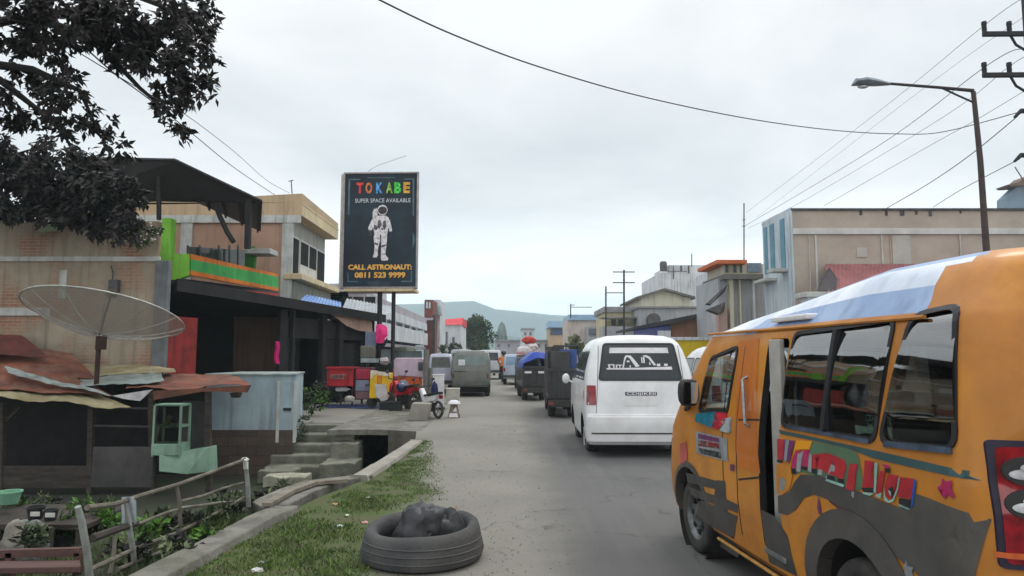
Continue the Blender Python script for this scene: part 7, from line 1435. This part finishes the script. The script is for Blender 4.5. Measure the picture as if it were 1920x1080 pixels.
for px, py, d, r, sq, c_, nm, lab in ((733, 729, 21.0, .17, (1, .7, 1), (170, 34, 52), 'cushion', 'round red cushion between the yellow cart and the tricycle taxi'), (789, 738, 20.4, .24, (1, .8, .95), (70, 78, 58), 'sack', 'olive green sack leaning at the foot of the thick grey post'), (815, 733, 20.8, .17, (.6, .5, 1.7), (36, 40, 88), 'bag', 'navy blue bag hanging beside the white signboard'), (655, 748, 21.2, .13, (1.2, .8, .8), (186, 180, 170), 'bundle', 'small pale bundle on the front of the blue groundsheet')):
    q = MB(); c = P(px, py, d); c.z = max(c.z, r*sq[2]*.9); q.ico(c, r, 0, 3, .14, sq); tag(q.build(nm, M('goods_%d' % c_[0], S(*c_), None, 6, .85, bump=.4, bsc=12), smooth=True), lab, nm)
# small A frame sign with a white basin on top
af = thing('sign_stand', 'small brown and white A frame sign on the road edge with a basin on top', 'sign', P(851, 783, 17.4)); c = G(851, 783); w0, w1, hz_ = .15, .08, P(851, 757, c.y).z
for sg in (-1, 1):
    q = MB(); a = [V((c.x-w0, c.y-.14*sg, 0)), V((c.x+w0, c.y-.14*sg, 0)), V((c.x+w1, c.y-.02*sg, hz_)), V((c.x-w1, c.y-.02*sg, hz_))]; q.prism(a, (0, .015*sg, 0)); bd = q.build('board', M('sign_brown', S(112, 92, 76), S(150, 140, 128), 9, .7), af)
    if sg > 0:
        q = MB(); q.prism([a[0].lerp(a[3], t_)+V((.03+.02*t_, -.012, 0)) if i < 2 else a[1].lerp(a[2], t_)+V((-.03-.02*t_, -.012, 0)) for i, t_ in enumerate((.06, .34, .34, .06))], (0, .004, 0)); q.build('notice', MATS['sticker_white'], bd)
        q = MB(); m0 = a[0].lerp(a[1], .55); q.prism([m0.lerp(a[3], .46)+V((.0, -.014, 0)), m0.lerp(a[2], .46)+V((.03, -.014, 0)), m0.lerp(a[2], .8)+V((-.01, -.014, 0))], (0, .004, 0)); q.build('symbol', MATS['sticker_white'], bd)
q = MB(); q.lathe([(.001, .09), (.08, .09), (.15, .045), (.17, .0), (.155, 0), (.13, .04), (.001, .07)], V((c.x, c.y, hz_)), 'z', 20); tag(q.build('basin', MATS['sticker_white'], smooth=True), 'white upturned basin on top of the small A frame sign', 'basin')
# people: one skinned figure each
def person(lab, base, rz, s_, pose, shirt, trousers, helmet=None):
    o = thing('person', lab, 'person', base, rz); bm = bmesh.new(); lay = bm.verts.layers.skin.verify(); vs = {}
    if pose == 'ride':
        J = dict(pelvis=((0, 0, .80), .13), waist=((0, .04, .98), .125), chest=((0, .08, 1.20), .15), neck=((0, .11, 1.38), .06), chin=((0, .13, 1.46), .075), head=((0, .13, 1.56), .10), top=((0, .12, 1.65), .07))
        for sg, n_ in ((-1, 'l'), (1, 'r')): J.update({n_+'sh': ((sg*.19, .08, 1.32), .065), n_+'el': ((sg*.30, .22, 1.10), .045), n_+'wr': ((sg*.30, .46, 1.04), .035), n_+'ha': ((sg*.29, .54, 1.03), .035), n_+'hip': ((sg*.11, .04, .78), .10), n_+'kn': ((sg*.20, .40, .72), .07), n_+'an': ((sg*.19, .20, .32), .045), n_+'to': ((sg*.20, .38, .27), .035)})
    else:
        J = dict(pelvis=((0, 0, .92), .13), waist=((0, .01, 1.06), .12), chest=((0, .0, 1.28), .15), neck=((0, .0, 1.46), .06), chin=((0, .02, 1.53), .075), head=((0, .01, 1.62), .10), top=((0, .0, 1.71), .07))
        for sg, n_ in ((-1, 'l'), (1, 'r')): J.update({n_+'sh': ((sg*.19, 0, 1.40), .065), n_+'el': ((sg*.25, .02, 1.12), .045), n_+'wr': ((sg*.24, .14, .90), .034), n_+'ha': ((sg*.235, .18, .82), .034), n_+'hip': ((sg*.10, 0, .88), .10), n_+'kn': ((sg*.11, .04, .48), .068), n_+'an': ((sg*.11, -.02, .08), .045), n_+'to': ((sg*.12, .13, .035), .035)})
    for k, (p, r) in J.items():
        v = bm.verts.new(V(p)*s_); vs[k] = v; v[lay].radius = (r*s_, r*s_)
    vs['pelvis'][lay].use_root = True
    for ch in [('pelvis', 'waist', 'chest', 'neck', 'chin', 'head', 'top')]+[[a+x for x in y] for a in 'lr' for y in (('sh', 'el', 'wr', 'ha'), ('hip', 'kn', 'an', 'to'))]:
        ch = list(ch)
        for a, b in zip(ch, ch[1:]): bm.edges.new((vs[a], vs[b]))
    for a in 'lr': bm.edges.new((vs['chest'], vs[a+'sh'])); bm.edges.new((vs['pelvis'], vs[a+'hip']))
    me = bpy.data.meshes.new('body'); bm.to_mesh(me); bm.free(); t_ = bpy.data.objects.new('tmp', me); COL.objects.link(t_); t_.modifiers.new('s', 'SKIN'); sb = t_.modifiers.new('u', 'SUBSURF'); sb.levels = 2; sb.render_levels = 2
    bpy.context.view_layer.update(); m2 = bpy.data.meshes.new_from_object(t_.evaluated_get(bpy.context.evaluated_depsgraph_get())); bpy.data.objects.remove(t_); m2.materials.clear()
    b_ = link('body', m2, [skin_m, shirt, trousers, M('hair_black', S(28, 26, 26), S(20, 19, 19), 9, .6)], o, local=True, smooth=True); hip = J['pelvis'][0][2]
    for p in b_.data.polygons:
        z = p.center.z/s_; y = p.center.y/s_; sh = J['neck'][0][2]
        p.material_index = 3 if (z > sh+.20 or (z > sh+.1 and y < J['head'][0][1]-.03)) else 0 if z > sh-.02 else 1 if (z > hip+.06 and not (abs(p.center.x)/s_ > .2 and (y > .40 or z < hip+.12))) else 0 if (abs(p.center.x)/s_ > .22 and z > hip-.2 and pose != 'ride') else 2
    if helmet:
        q = MB(); hc = V(J['head'][0])*s_; q.ico(hc+V((0, -.01, .02))*s_, .145*s_, 0, 3, 0, (.95, 1.08, 1)); q.build('helmet', helmet, o, local=True, smooth=True)
    return o
hiviz = M('orange_vest', S(232, 132, 36), S(214, 112, 28), 8, .8); dcl = M('dark_trousers', S(58, 50, 54), S(44, 40, 44), 7, .9); whs = M('white_shirt', S(206, 206, 208), S(180, 180, 184), 8, .85)
gp = G(944, 716); motorbike('motorbike under the rider in the orange vest, left of the silver blue car', gp, radians(-4), 1.15, dark_paint); person('person in an orange vest and dark helmet riding a motorbike away up the street', gp+V((0, -.15, 0)), radians(-4), 1.12, 'ride', hiviz, dcl, M('dark_helmet', S(44, 34, 40), S(36, 30, 34), 4, .25, coat=.5))
gp = G(926, 704); motorbike('motorbike farther away carrying the rider in white, left of the orange vest', gp, radians(6), 1.1, MATS['sticker_white']); person('person in a white shirt riding a motorbike farther up the street', gp+V((0, -.15, 0)), radians(6), 1.1, 'ride', whs, dcl, M('grey_helmet', S(120, 118, 120), S(96, 94, 98), 4, .3, coat=.4))
